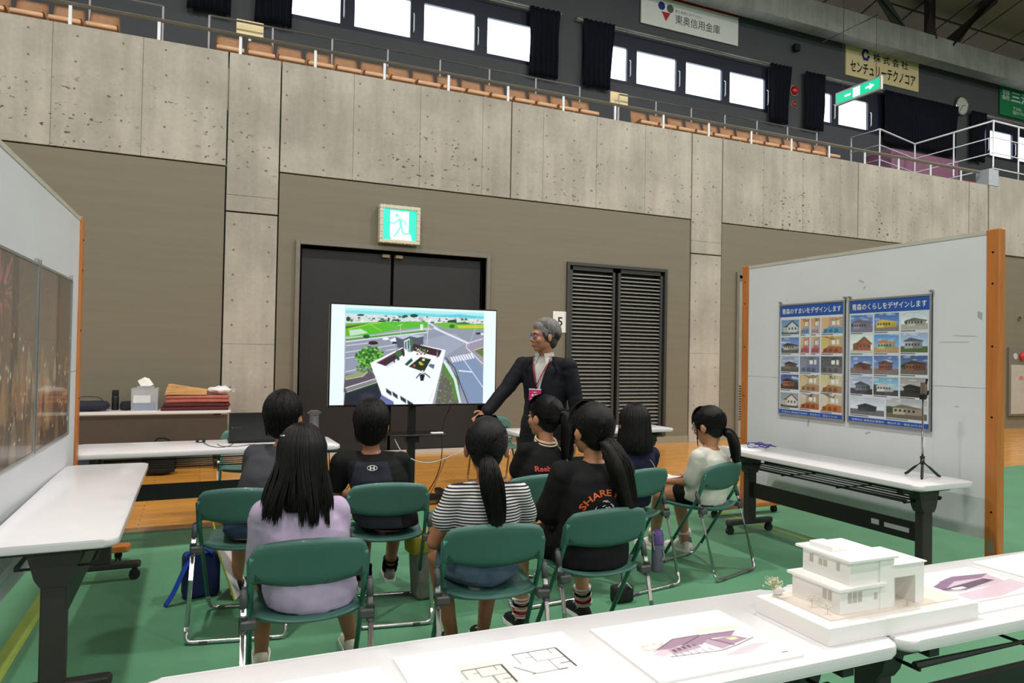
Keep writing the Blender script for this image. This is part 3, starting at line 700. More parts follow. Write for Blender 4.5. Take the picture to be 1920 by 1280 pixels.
# ================================================================ folding tables
M('table_white', rgb(220, 218, 221), 0.28, var=0.02, coat=0.2); M('table_dark', rgb(48, 44, 42), 0.5, var=0.08); M('table_black', rgb(22, 21, 20), 0.45, var=0.1); M('rubber', rgb(28, 28, 28), 0.7)
M('edge_white', rgb(206, 200, 188), 0.45)
def caster(bm, x, y, r=0.032):
    cyl(bm, (x-0.016, y, r), r, 0.032, n=14, axis='x'); B(bm, x-.022, x+.022, y-.014, y+.014, r*1.1, r*2.3)
def folding_table(label, cx, cy, rz, L=1.8, D=0.5, H=0.70, panel=None, col_off=0.0, group='white folding tables', shelf=True):
    """length along local x, depth along local y"""
    t = thing('folding_table', label, 'table', (cx, cy, 0), rz, group)
    bm = bmesh.new(); slab(bm, rrect(-L/2, L/2, -D/2, D/2, 0.05, 6), H-0.03, H, 0.008, 2); autosmooth(obj('tabletop', bm, 'table_white', t))
    bm = bmesh.new(); slab(bm, rrect(-L/2+.012, L/2-.012, -D/2+.012, D/2-.012, 0.045, 6), H-0.036, H-0.03); obj('underside', bm, 'edge_white', t)
    for s in (-1, 1):
        x = s*(L/2-0.16)
        leg = box('leg', x-0.03, x+0.03, col_off-0.045, col_off+0.045, 0.11, H-0.10, 'table_dark', t, bev=0.006)
        bm = bmesh.new(); T = Matrix(((0, 0, 1, x), (1, 0, 0, col_off), (0, 1, 0, 0), (0, 0, 0, 1)))
        prism(bm, [(-.10, H-.045), (.10, H-.045), (.065, H-.17), (.045, H-.20), (-.045, H-.20), (-.065, H-.17)], -.038, .038, T=T); obj('top_bracket', bm, 'table_dark', leg)
        box('cross_arm', x-.02, x+.02, -D/2+.04, D/2-.04, H-.075, H-.036, 'table_black', leg)
        bm = bmesh.new(); slab(bm, rrect(x-.03, x+.03, -D/2+.02, D/2-.02, .028, 4), 0.075, 0.115, .01); obj('foot', bm, 'table_dark', t)
        for y in (-D/2+.055, D/2-.055):
            bm = bmesh.new(); caster(bm, x, y); obj('caster', bm, 'rubber', t)
    box('stretcher', -L/2+.16, L/2-.16, col_off-.012, col_off+.012, 0.30, 0.42, 'table_black', t, bev=.004)
    if shelf:
        for k in range(5):
            y = -D/2+.10+k*(D-.2)/4; bm = bmesh.new(); tube(bm, [(-L/2+.16, y, H-.125), (L/2-.16, y, H-.125)], .006 if k not in (0, 4) else .011, n=6); obj('shelf_rod', bm, 'table_black', t)
        for s in (-1, -.33, .33, 1):
            bm = bmesh.new(); tube(bm, [(s*(L/2-.17), -D/2+.09, H-.135), (s*(L/2-.17), D/2-.09, H-.135)], .006, n=6); obj('shelf_cross_rod', bm, 'table_black', t)
    if panel: box('front_panel', -L/2+.04, L/2-.04, -D/2+.03, -D/2+.045, 0.25, H-.05, panel, t)
    return t
M('panel_brown', rgb(74, 64, 56), 0.5, var=0.06)
t1 = folding_table('white folding table at the left edge against the left display board', -0.525, 4.14, R(90)+0.01, 2.0, 0.46)
t2 = folding_table('white folding table with the laptop in front of the wooden floor', 0.08, 5.93, R(1.5), 1.86, 0.62)
t3 = folding_table('white folding table with a brown front panel by the grey wall', -0.62, 9.36, R(0), 1.9, 0.45, panel='panel_brown', shelf=False)
t4 = folding_table('white folding table with a phone tripod against the right display board', 4.19, 3.80, R(90), 1.86, 0.52)
t5 = folding_table('white folding table behind the standing man near the louvre door', 3.62, 6.25, R(1), 1.8, 0.46)
t6 = folding_table('nearest white folding table with floor plan panels', 0.80, 1.54, R(-0.6), 1.84, 0.48, H=.70)
t7 = folding_table('white folding table at the bottom right under the model', 2.635, 1.52, R(-1), 1.8, 0.48, H=.70)
# maker's plate on the right table
box('maker_plate', -.46, -.40, .0125, .0135, .345, .38, 'rail_metal', t4); box('maker_plate', -.68, -.50, .0125, .0135, .345, .375, 'rail_metal', t4)

# ================================================================ folding chairs
M('chair_green', rgb(62, 104, 95), 0.45, var=0.05, coat=0.1); M('tube_green', rgb(58, 120, 104), 0.3, metal=0.35); M('tube_chrome', rgb(196, 196, 196), 0.26, metal=1.0, var=0.03)
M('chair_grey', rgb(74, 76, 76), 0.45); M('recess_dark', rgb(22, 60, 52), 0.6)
chair = thing('folding_chair', 'x', 'chair', group='green folding chairs')
def backrest():
    bm = bmesh.new(); nu, nv = 25, 9
    def pt(u, v, side):
        x = 0.225*u
        zt = 0.748-0.030*abs(u)**2.2-0.055*max(0, (abs(u)-.80)/.20)**2.2
        zb = 0.558+0.030*abs(u)**2-0.030*max(0, (abs(u)-.80)/.2)**1.5
        z = zb+(zt-zb)*v; y = -0.140-0.050*(z-0.55)/0.2+0.035*u*u
        rim = min(1, min(1-abs(u), v*1.2, (1-v)*1.2)/0.10); th = 0.004+0.011*math.sqrt(max(0, rim))
        return (x, y+side*th, z)
    for side in (-1, 1):
        g = [[bm.verts.new(pt(-1+2*i/(nu-1), j/(nv-1), side)) for i in range(nu)] for j in range(nv)]
        for j in range(nv-1):
            for i in range(nu-1):
                f = (g[j][i], g[j][i+1], g[j+1][i+1], g[j+1][i]); bm.faces.new(f if side < 0 else f[::-1])
        if side < 0: ga = g
    ring = lambda g: [g[0][i] for i in range(nu)]+[g[j][-1] for j in range(1, nv)]+[g[-1][i] for i in range(nu-2, -1, -1)]+[g[j][0] for j in range(nv-2, 0, -1)]
    a, b = ring(ga), ring(g)
    for i in range(len(a)): bm.faces.new((a[i], b[i], b[(i+1) % len(a)], a[(i+1) % len(a)]))
    return bm
bk = obj('backrest', backrest(), 'chair_green', chair, True)
for s in (-1, 1):
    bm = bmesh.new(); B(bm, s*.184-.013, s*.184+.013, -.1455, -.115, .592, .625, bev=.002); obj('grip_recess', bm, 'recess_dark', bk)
bm = bmesh.new()   # seat
def seatpt(u, v, side):
    w = 0.195+0.012*v-0.03*max(0, (.12-v)/.12)**2-0.04*max(0, (v-.88)/.12)**2
    y = -0.165+0.40*v; z = 0.432+0.02*(abs(u)**2.5)-0.012*math.sin(v*3.14)-0.012*max(0, (v-.8)/.2)**2
    rim = min(1, min(1-abs(u), v*1.1, (1-v)*1.1)/.1)
    return (w*u, y-0.02*u*u*(1-v)*-1, z+(side*(.004+.009*math.sqrt(max(0, rim)))))
nu, nv = 17, 13; gs = []
for side in (-1, 1):
    g = [[bm.verts.new(seatpt(-1+2*i/(nu-1), j/(nv-1), side)) for i in range(nu)] for j in range(nv)]; gs.append(g)
    for j in range(nv-1):
        for i in range(nu-1): bm.faces.new((g[j][i], g[j][i+1], g[j+1][i+1], g[j+1][i]))
ring = lambda g: [g[0][i] for i in range(nu)]+[g[j][-1] for j in range(1, nv)]+[g[-1][i] for i in range(nu-2, -1, -1)]+[g[j][0] for j in range(nv-2, 0, -1)]
a, b = ring(gs[0]), ring(gs[1])
for i in range(len(a)): bm.faces.new((a[i], b[i], b[(i+1) % len(a)], a[(i+1) % len(a)]))
obj('seat', bm, 'chair_green', chair, True)
for s in (-1, 1):
    bm = bmesh.new(); tube(bm, [(s*.205, -.150, .68), (s*.208, -.118, .58), (s*.21, -.095, .52), (s*.212, .165, .10)], .0105, n=10); obj('front_leg', bm, 'tube_green', chair, True)
    bm = bmesh.new(); tube(bm, [(s*.232, -.112, .50), (s*.232, -.232, .08)], .011, n=10); obj('rear_leg', bm, 'tube_chrome', chair, True)
    bm = bmesh.new(); tube(bm, [(s*.232, -.093, .560), (s*.232, -.097, .545), (s*.232, -.114, .485)], [.009, .0145, .0145], n=10); obj('rear_leg_cap', bm, 'chair_grey', chair, True)
    bm = bmesh.new(); B(bm, s*.215-.028, s*.215+.03, -.155, -.11, .415, .45, bev=.006); cyl(bm, (s*.232, -.134, .40), .016, .065, n=10); obj('hinge_bracket', bm, 'chair_grey', chair)
bm = bmesh.new(); tube(bm, round_path([(-.212, .165, .10), (-.213, .235, .012), (.213, .235, .012), (.212, .165, .10)], .05, 5), .0105, n=10); obj('front_floor_bar', bm, 'tube_chrome', chair, True)
bm = bmesh.new(); tube(bm, round_path([(-.232, -.232, .08), (-.232, -.252, .012), (.232, -.252, .012), (.232, -.232, .08)], .05, 5), .011, n=10); obj('rear_floor_bar', bm, 'tube_chrome', chair, True)
for s in (-1, 1):
    for y in (-.252, .235): box('floor_pad', s*.15-.02, s*.15+.02, y-.013, y+.013, 0, .02, 'chair_grey', chair, bev=.003)
# backrest-top centre (world) and facing; +y of the chair looks at the screen
def chair_origin(bx, by, rz): return (bx*1.044-0.20*math.sin(rz), by+0.285*math.cos(rz))
CH = {'A': (0.185, 3.71, R(-11), 'green folding chair with the boy in the grey shirt'), 'B': (0.37, 2.61, R(-4), 'nearest left green folding chair with the girl in lilac'),
      'C': (0.89, 3.62, R(-9), 'green folding chair with the boy in the black shirt with small white emblem'), 'D': (1.08, 2.59, R(-9), 'green folding chair with the girl in the striped shirt'),
      'E': (1.76, 3.60, R(4), 'green folding chair with the girl in black wearing a neck strap'), 'F': (1.67, 2.69, R(0), 'green folding chair with the girl in black with orange lettering'),
      'G': (2.46, 3.60, R(10), 'green folding chair with the girl in navy'), 'H': (3.2, 3.93, R(17), 'green folding chair with the girl in white beside the right table')}
ORG = {}
for i, (k, (x, y, rz, lab)) in enumerate(CH.items()):
    ox, oy = chair_origin(x, y, rz) if k != 'H' else (3.2, 3.93); ORG[k] = (ox, oy, rz)
    if i == 0: chair.location = (ox, oy, 0); chair.rotation_euler = (0, 0, rz); chair['label'] = lab
    else: dup(chair, (ox, oy, 0), rz, lab, 'green folding chairs')
dup(chair, (0.37, 6.5, 0), R(176), 'empty green folding chair behind the laptop table', 'green folding chairs')
dup(chair, (2.98, 7.2, 0), R(178), 'empty green folding chair behind the standing man', 'green folding chairs')

# ================================================================ display boards
M('board_white', rgb(214, 217, 222), 0.55, var=0.025, vscale=2.5, bump=0.03, bscale=30); M('board_wood', rgb(186, 112, 52), 0.42, var=0.14, vscale=6, stretch=(6, 6, 0.5), coat=.15); M('scuff_grey', rgb(168, 168, 172), .7)
def display_board(label, x, y0, y1, side, rz=0.0, foot=0.42):
    """panel in the local yz plane; side = +1 faces +x"""
    L = y1-y0; t = thing('display_board', label, 'display board', (x, y0, 0), rz)
    for z0, z1 in ((0.32, 1.28), (1.283, 2.27)): box('panel', -.02, .02, 0, L, z0, z1, 'board_white', t)
    box('top_rail', -.024, .024, 0, L, 2.27, 2.295, 'white_trim', t)
    for y in (-.085, L):
        p = box('post', -.028, .035, y, y+.085, 0.11, 2.30, 'board_wood', t, bev=.006)
        for z in (.5, 1.1, 1.55, 1.95, 2.15):
            bm = bmesh.new(); cyl(bm, (side*.028 if side < 0 else .036, y+.042, z), .007, -.003*side if side < 0 else .003, n=8, axis='x'); obj('screw_hole', bm, 'black_plain', p)
        bm = bmesh.new(); slab(bm, rrect(-foot, foot, y-.01, y+.095, .03, 4), .07, .115, .008); obj('foot', bm, 'board_wood', t)
        for s in (-1, 1):
            bm = bmesh.new(); caster(bm, s*(foot-.07), y+.042, .03); obj('caster', bm, 'rubber', t)
    return t
rb = display_board('white display board with two blue framed photo posters on the right', 4.62, 2.91, 5.06, -1)
box('latch_plate', -.031, -.028, -.06, -.02, .24, .32, 'base_trim', rb)
lb = display_board('white display board with dark festival photos at the left edge', -0.83, 2.2, 5.38, 1, R(0.9)*-1, foot=.36)
for (y, z, w, h, a) in ((3.85, 2.05, .05, .012, 20), (3.82, 2.0, .025, .012, -50), (3.1, 1.15, .03, .006, 0), (3.05, 1.62, .16, .004, 2), (3.12, 1.58, .2, .004, 0), (4.6, 1.95, .02, .006, 30), (4.35, .92, .02, .07, 20), (3.78, .9, .05, .014, -25), (2.95, 1.75, .03, .06, 0)):
    bm = bmesh.new(); c = Vector((-.0212, y-2.91, z)); ca, sa = math.cos(R(a)), math.sin(R(a))
    bm.faces.new([bm.verts.new(c+Vector((0, u*ca-v*sa, u*sa+v*ca))) for u, v in ((-w/2, -h/2), (w/2, -h/2*.3), (w/2, h/2), (-w/2, h/2*.6))]); obj('scuff_mark', bm, 'scuff_grey', rb)

# posters on the right board --------------------------------------------
M('poster_blue', rgb(34, 84, 168), 0.35, var=0.03, coat=.4); M('poster_paper', rgb(214, 220, 230), .35, var=.02, coat=.4); M('alu', rgb(190, 192, 194), .3, metal=.8)
M('acrylic', (1, 1, 1), 0.02, trans=1.0, var=0.0)
paint_mat('print_paint', rough=.3, coat=.5)
def photo(kind, w, h):
    P = Paint(w, h); rr = random.random; u = lambda a, b: random.uniform(a, b)
    sky, wallc, roofc, ground = kind[1:5]
    if kind[0] == 'ext':
        P.grad([(0, 0), (w, h*.72)], sky, [min(255, c+45) for c in sky])
        for _ in range(5): P.blob(u(0, w), u(0, h*.4), u(3, 9), u(1, 3), (226, 232, 240), alpha=.5)
        P.rect(0, h*.68, w, h, ground)
        if rr() < .5: P.blob(u(0, w), h*.58, w*.25, h*.16, (52, 70, 46), alpha=.9)
        x0, x1, z0 = w*u(.1, .25), w*u(.72, .95), h*u(.34, .46)
        P.poly([(x0, z0+2), (x1, z0+h*.06), (x1, h*.76), (x0, h*.8)], wallc); P.poly([(x0-2, z0+2), (x0+w*.22, z0-h*.1), (x1+2, z0+h*.05), (x1+2, z0+h*.11), (x0-2, z0+h*.09)], roofc)
        P.poly([(x0+w*.3, z0+h*.07), (x1, z0+h*.1), (x1, h*.76), (x0+w*.3, h*.78)], [c*.8 for c in wallc])
        for i in range(5): P.rect(x0+w*(.04+.11*i), h*.54, x0+w*(.04+.11*i)+w*.06, h*.66, (54, 60, 74))
    elif kind[0] == 'house':
        P.grad([(0, 0), (w, h)], sky, [min(255, c+30) for c in sky]); P.rect(0, h*.8, w, h, ground)
        P.poly([(w*.3, h*.45), (w*.62, h*.12), (w*.92, h*.45), (w*.9, h*.86), (w*.32, h*.86)], wallc); P.line([(w*.26, h*.5), (w*.62, h*.1), (w*.96, h*.5)], 2.2, roofc)
        P.rect(w*.12, h*.5, w*.36, h*.84, [c*.85 for c in wallc]); P.poly([(w*.08, h*.5), (w*.3, h*.4), (w*.4, h*.5)], roofc)
        for i in range(3): P.rect(w*(.42+.17*i), h*.52, w*(.5+.17*i), h*.68, (70, 84, 98))
    else:
        P.grad([(0, 0), (w, h)], sky, wallc)
        P.poly([(0, h), (w*.35, h*.55), (w, h*.62), (w, h)], ground); P.poly([(w*.35, h*.15), (w, 0), (w, h*.62), (w*.35, h*.55)], [c*.9 for c in wallc])
        for i in range(4): P.line([(u(0, w), 0), (w*.45+i*3, h*.2)], 1.2, roofc)
        P.rect(w*.5, h*.25, w*.66, h*.48, (240, 240, 232)); P.rect(w*.72, h*.22, w*.84, h*.5, (226, 228, 226))
        for i in range(3): P.poly([(w*(.1+.25*i), h*.75), (w*(.25+.25*i), h*.68), (w*(.3+.25*i), h*.9), (w*(.12+.25*i), h*.95)], [c*.7 for c in ground])
    P.a += np.random.randn(h, w, 1)*7
    return P
blue, dk, wd, wh = (86, 128, 180), (40, 42, 50), (196, 136, 84), (222, 218, 212)
K1 = [ ('house', (110, 150, 190), (206, 214, 216), (50, 60, 70), (90, 110, 110)), ('int', (222, 172, 116), (210, 170, 130), (150, 96, 60), (120, 150, 190)), ('int', (220, 160, 96), (206, 180, 160), (150, 96, 60), (190, 170, 180)), ('int', (226, 176, 120), (214, 180, 160), (160, 104, 64), (92, 150, 190)),
       ('ext', (96, 130, 190), (200, 196, 190), (60, 60, 70), (90, 100, 96)), ('int', (206, 196, 130), (200, 150, 150), (190, 120, 90), (190, 90, 90)), ('int', (214, 190, 160), (186, 160, 170), (190, 150, 110), (190, 100, 110)), ('int', (206, 190, 90), (214, 190, 140), (150, 70, 50), (176, 96, 60)),
       ('ext', (140, 160, 190), (150, 120, 110), (60, 56, 56), (96, 96, 100)), ('int', (120, 130, 150), (130, 140, 165), (90, 96, 110), (110, 120, 150)), ('int', (80, 84, 88), (96, 100, 104), (50, 50, 52), (110, 104, 100)),
       ('ext', (70, 90, 150), (170, 110, 70), (56, 44, 44), (70, 60, 56)), ('int', (200, 176, 134), (214, 198, 160), (74, 58, 44), (176, 134, 90)), ('int', (206, 196, 140), (224, 212, 176), (60, 54, 46), (170, 120, 76)),
       ('house', (150, 160, 170), (222, 218, 210), (96, 84, 80), (90, 84, 78)), ('int', (214, 206, 196), (200, 176, 150), (70, 56, 46), (176, 100, 56)), ('int', (214, 210, 200), (220, 206, 180), (90, 72, 54), (190, 116, 60)) ]
R1 = [ (115, 258, 264, 378), (278, 250, 352, 376), (366, 246, 440, 374), (455, 240, 630, 372), (115, 404, 264, 534), (278, 402, 352, 534), (366, 400, 440, 535), (455, 396, 630, 536), (114, 562, 264, 690), (276, 562, 440, 696), (452, 562, 630, 702),
       (113, 714, 264, 836), (276, 716, 440, 852), (452, 720, 630, 864), (112, 868, 264, 990), (274, 872, 440, 1002), (452, 878, 630, 1024) ]
K2 = [ ('ext', (86, 124, 190), (150, 146, 170), (110, 106, 126), (120, 120, 136)), ('ext', (70, 112, 186), (232, 206, 90), (210, 190, 100), (130, 126, 124)), ('ext', (190, 206, 220), (200, 196, 190), (110, 106, 104), (176, 176, 172)),
       ('house', (222, 230, 232), (170, 92, 66), (60, 84, 74), (190, 204, 190)), ('ext', (90, 146, 206), (186, 196, 150), (196, 130, 90), (190, 150, 110)), ('ext', (150, 176, 214), (176, 178, 186), (90, 96, 104), (84, 110, 64)),
       ('ext', (96, 126, 186), (140, 80, 66), (96, 60, 54), (120, 110, 112)), ('ext', (86, 116, 176), (150, 84, 62), (96, 66, 56), (130, 120, 116)), ('ext', (66, 92, 146), (140, 90, 70), (76, 60, 54), (110, 104, 100)),
       ('ext', (150, 164, 196), (120, 124, 136), (60, 62, 70), (60, 62, 70)), ('ext', (120, 170, 196), (224, 224, 222), (200, 200, 200), (70, 76, 82)), ('ext', (156, 156, 156), (50, 56, 46), (40, 46, 38), (60, 58, 52)),
       ('ext', (190, 200, 216), (70, 76, 86), (50, 54, 62), (110, 112, 116)), ('ext', (170, 176, 180), (190, 180, 164), (120, 112, 100), (110, 104, 92)) ]
R2 = [ (694, 226, 880, 368), (893, 214, 1100, 362), (1118, 206, 1342, 352), (694, 396, 880, 538), (892, 388, 1100, 540), (1116, 380, 1342, 540), (694, 564, 880, 710), (891, 564, 1099, 720), (1116, 566, 1342, 722), (694, 732, 880, 878), (890, 742, 1098, 892), (1114, 748, 1342, 910), (694, 908, 980, 1052), (998, 924, 1340, 1088) ]
def poster(name, label, y_left, y_right, z0, z1, quad, rects, kinds, title, parent_x, caption_rows):
    W = y_left-y_right; Hh = z1-z0
    t = thing(name, label, 'poster', (parent_x, y_left, z0))
    xd = (0, -1, 0); Hm = homog(quad)
    box('backing', 0.002, .012, -W, 0, 0, Hh, 'poster_paper', t)
    for (a, b, c, d) in ((-W, 0, 0, .012), (-W, 0, Hh-.012, Hh), (-W, -W+.012, .012, Hh-.012), (-.012, 0, .012, Hh-.012)): box('frame', -.004, .014, a, b, c, d, 'alu', t)
    def uv(p): q = Hm @ np.array([p[0], p[1], 1.0]); q = q/q[2]; return q[0]*W, (1-q[1])*Hh
    box('title_band', .0005, .002, -W+.013, -.013, Hh*.885, Hh-.014, 'poster_blue', t)
    put_text('title_text', title, t, (.0003, -W*.05, Hh*.908), xd, Z, W*.9, Hh*.052, 'print_white', 0.008)
    box('footer_band', .0005, .002, -W+.013, -.013, .014, Hh*.052, 'poster_blue', t)
    put_text('footer_text', '有限会社 建築設計事務所　黒石市 町　電話 0172-59-', t, (.0003, -W*.06, Hh*.024), xd, Z, W*.86, Hh*.016, 'poster_paper')
    for (x0, y0, x1, y1), k in zip(rects, kinds):
        a = uv((x0, y0)); c = uv((x1, y1)); b = uv((x1, y0)); d = uv((x0, y1))
        u0, u1 = (a[0]+d[0])/2, (b[0]+c[0])/2; v1, v0 = (a[1]+b[1])/2, (c[1]+d[1])/2
        P = photo(k, max(16, int((x1-x0)/4)), max(14, int((y1-y0)/4)))
        P.mesh('photo_print', (.0012, -u0, v1), xd, Z, u1-u0, v1-v0, 'print_paint', t)
        if caption_rows: box('caption', .0011, .0013, -u0-(u1-u0)*.55, -u0, v0-.012, v0-.006, 'print_grey', t)
    for s in (0.004, W-.004):
        bm = bmesh.new(); tube(bm, [(.006, -s, Hh), (.004, -s, Hh+.02)], .007, n=6); B(bm, -.004, .014, -s-.012, -s+.012, Hh+.012, Hh+.026); obj('hanger_clip', bm, 'alu', t)
    return t
poster('photo_poster', 'framed photo poster about homes with a blue title band, left one', 4.665, 3.985, 0.965, 1.915, ((98, 132), (645, 100), (650, 1105), (95, 1050)), R1, K1, '青森のすまいをデザインします', 4.583, True)
poster('photo_poster', 'framed photo poster about living with a blue title band, right one', 3.95, 3.27, 0.965, 1.915, ((676, 98), (1372, 60), (1372, 1195), (672, 1110)), R2, K2, '青森のくらしをデザインします', 4.583, True)

# festival photos on the left board ---------------------------------------
def festival(seed, fire):
    rs = random.Random(seed); P = Paint(90, 120, (96, 84, 74)); P.grad([(0, 0), (90, 60)], (88, 80, 74), (112, 96, 80)); P.grad([(0, 60), (90, 120)], (112, 96, 80), (74, 58, 46))
    if fire:
        for i in range(40):
            a = rs.uniform(0, 6.28); r = rs.uniform(8, 26); P.line([(22+6*math.cos(a), 24+6*math.sin(a)), (22+r*math.cos(a), 24+r*math.sin(a))], .9, (200, 120, 140), alpha=.7)
        P.poly([(40, 0), (50, 0), (54, 120), (38, 120)], (60, 52, 48)); P.blob(18, 60, 5, 9, (214, 220, 226), alpha=.6)
    for i in range(26):
        x = rs.uniform(0, 90); y = rs.uniform(62, 108); s_ = rs.uniform(3, 9)
        P.poly([(x, y-s_*1.6), (x+s_*rs.uniform(.4, .9), y), (x+s_*rs.uniform(.6, 1.3), y+s_*2.4), (x-s_*rs.uniform(.4, 1.2), y+s_*2.2), (x-s_*.5, y)], rs.choice([(190, 152, 106), (164, 124, 84), (206, 178, 138), (120, 88, 62), (96, 74, 58)]), alpha=.45)
    for i in range(30):
        x = rs.uniform(0, 90); y = rs.uniform(60, 100); L = rs.uniform(4, 18); dx = rs.uniform(-8, 8)
        P.line([(x, y), (x+dx, y+L)], rs.uniform(.8, 1.8), rs.choice([(206, 172, 124), (190, 150, 104), (226, 206, 168)]), alpha=.45)
    for i in range(40): P.blob(rs.uniform(0, 90), rs.uniform(45, 110), rs.uniform(.6, 1.8), rs.uniform(.6, 2.2), rs.choice([(244, 230, 196), (232, 196, 140), (206, 84, 60)]), alpha=.9)
    for i in range(8): P.line([(rs.uniform(0, 90), rs.uniform(5, 30))]*1+[(rs.uniform(30, 60), rs.uniform(30, 50))], .7, (190, 96, 70), alpha=.5)
    P.a += np.random.randn(120, 90, 1)*6
    return P
for i, (y0, y1, lab) in enumerate(((3.36, 4.20, 'dark festival photo poster cut by the left edge of the picture'), (4.225, 5.10, 'dark festival photo poster nearest the wooden post of the left board'))):
    t = thing('festival_poster', lab, 'poster', (-0.785-0.0157*(-(y0-2.2)), y0, 0.90), R(-0.9)); t.location.x = -0.83+0.0157*(y0-2.2)+.022
    W, Hh = y1-y0, .96; box('backing', 0, .008, 0, W, 0, Hh, 'black_plain', t)
    festival(3+i, i == 0).mesh('photo_print', (.0085, 0, Hh), (0, 1, 0), Z, W, Hh, 'print_paint', t)
    for (a, b, c, d) in ((0, W, 0, .012), (0, W, Hh-.012, Hh), (0, .012, .012, Hh-.012), (W-.012, W, .012, Hh-.012)): box('frame', 0, .014, a, b, c, d, 'alu', t)
    for s in (.02, W-.02): box('hanger_clip', 0, .012, s-.012, s+.012, Hh, Hh+.022, 'alu', t)

# ================================================================ television on its stand
M('tv_black', rgb(10, 10, 14), 0.25, coat=.3); M('stand_black', rgb(16, 16, 18), 0.45)
tv = thing('television', 'large flat television showing a rooftop terrace photo', 'television', (1.82, 6.34, 0), R(0))
TW, TH, TZ = 1.60, 0.925, 0.945
box('casing', -TW/2, TW/2, 0, 0.05, TZ, TZ+TH, 'tv_black', tv, bev=.006)
paint_mat('tv_picture', emit=1.0, rough=.2)
q = ((112, 97), (1830, 174), (1815, 1122), (92, 1147))
P = Paint(330, 190, (238, 252, 255), homog(q))
P.poly([(262, 112), (1700, 170), (1690, 1128), (245, 1148)], (150, 158, 178))
P.poly([(262, 112), (1700, 170), (1699, 205), (262, 150)], (224, 250, 246)); P.poly([(262, 140), (1700, 195), (1699, 240), (262, 190)], (176, 240, 240)); P.poly([(262, 165), (900, 188), (1700, 225), (1699, 265), (262, 215)], (130, 226, 234))
P.poly([(1150, 215), (1250, 218), (1450, 205), (1700, 240), (1700, 262), (1150, 240)], (96, 206, 226)); P.poly([(262, 200), (600, 215), (1000, 190), (1300, 230), (262, 230)], (110, 214, 226))
P.poly([(262, 195), (1700, 255), (1699, 310), (262, 300)], (214, 226, 226)); rs = random.Random(5)
for i in range(170):
    x = rs.uniform(265, 1690); y = rs.uniform(205, 280)+(x-262)*.025; w = rs.uniform(8, 38); hh = rs.uniform(6, 20)
    P.rect(x, y, x+w, y+hh, rs.choice([(250, 250, 250), (236, 236, 240), (206, 200, 200), (170, 160, 170), (44, 84, 60), (60, 100, 66), (240, 226, 226)]))
for x, y, a, b in ((290, 255, 22, 26), (975, 222, 42, 18), (885, 226, 26, 12), (420, 214, 40, 10), (710, 262, 10, 24), (640, 278, 46, 8), (790, 268, 50, 9), (1370, 286, 50, 22)): P.blob(x, y, a, b, (26, 66, 50))
P.poly([(262, 300), (700, 282), (1120, 282), (1130, 335), (800, 360), (560, 410), (300, 440), (262, 420)], (88, 190, 44)); P.poly([(262, 330), (500, 300), (262, 356)], (110, 84, 60))
P.poly([(300, 370), (420, 355), (500, 398), (310, 430)], (196, 226, 206)); P.line([(290, 360), (520, 305), (640, 292)], 6, (214, 226, 90)); P.line([(520, 315), (640, 378)], 5, (206, 222, 90)); P.line([(300, 370), (315, 435)], 6, (226, 210, 90)); P.line([(690, 300), (800, 350)], 4, (150, 216, 90))
P.poly([(1180, 300), (1330, 290), (1700, 310), (1700, 362), (1400, 372), (1290, 352)], (110, 186, 60)); P.poly([(1420, 320), (1700, 318), (1700, 350), (1440, 352)], (206, 200, 60)); P.blob(1370, 330, 30, 20, (50, 110, 50)); P.blob(1480, 300, 80, 12, (60, 130, 54))
P.poly([(262, 440), (560, 418), (900, 372), (1130, 345), (1180, 360), (900, 410), (600, 440), (262, 478)], (196, 206, 190)); P.line([(262, 470), (700, 420), (1100, 378)], 16, (74, 150, 56)); P.blob(480, 436, 36, 20, (30, 84, 46)); P.line([(262, 490), (800, 425), (1120, 392)], 9, (240, 246, 250))
P.poly([(262, 500), (800, 440), (1180, 395), (1190, 330), (1290, 352), (1700, 372), (1692, 1128), (1400, 1128), (1300, 640), (560, 700), (255, 830)], (148, 154, 172))
P.poly([(1070, 470), (1400, 400), (1520, 500), (1300, 640), (1080, 520)], (160, 168, 188)); P.poly([(1340, 700), (1600, 650), (1690, 760), (1692, 1128), (1540, 1128)], (130, 150, 184))
for a in (((262, 530), (560, 495)), ((262, 600), (780, 520)), ((262, 660), (360, 645)), ((262, 800), (430, 760)), ((680, 580), (790, 560))): P.line(a, 6, (236, 240, 248))
P.line([(1180, 345), (1540, 505)], 18, (232, 238, 246)); P.line([(1140, 300), (1230, 360)], 14, (216, 224, 230)); P.line([(1430, 785), (1580, 800)], 12, (240, 244, 250)); P.line([(1490, 670), (1695, 960)], 7, (240, 244, 250))
for i in range(9): P.poly([(1350+i*26, 648-i*5), (1366+i*26, 645-i*5), (1396+i*26, 698-i*5), (1380+i*26, 702-i*5)], (244, 248, 252))
P.poly([(1510, 520), (1690, 460), (1695, 720), (1640, 640), (1540, 560)], (160, 150, 170)); P.line([(1690, 458), (1520, 510), (1520, 550), (1690, 715)], 8, (236, 240, 248)); P.poly([(1600, 580), (1695, 545), (1695, 650)], (104, 120, 56)); P.line([(1600, 578), (1695, 545)], 5, (240, 244, 248))
P.rect(1620, 395, 1665, 415, (40, 44, 60)); P.rect(1670, 400, 1698, 420, (240, 240, 246)); P.line([(1540, 540), (1620, 330), (1600, 300)], 4, (200, 214, 220)); P.line([(1110, 520), (1125, 300), (1100, 280)], 5, (226, 238, 240)); P.line([(835, 440), (835, 310)], 4, (210, 226, 220)); P.line([(800, 326), (862, 310)], 5, (214, 226, 220)); P.rect(1040, 310, 1070, 370, (226, 240, 236))
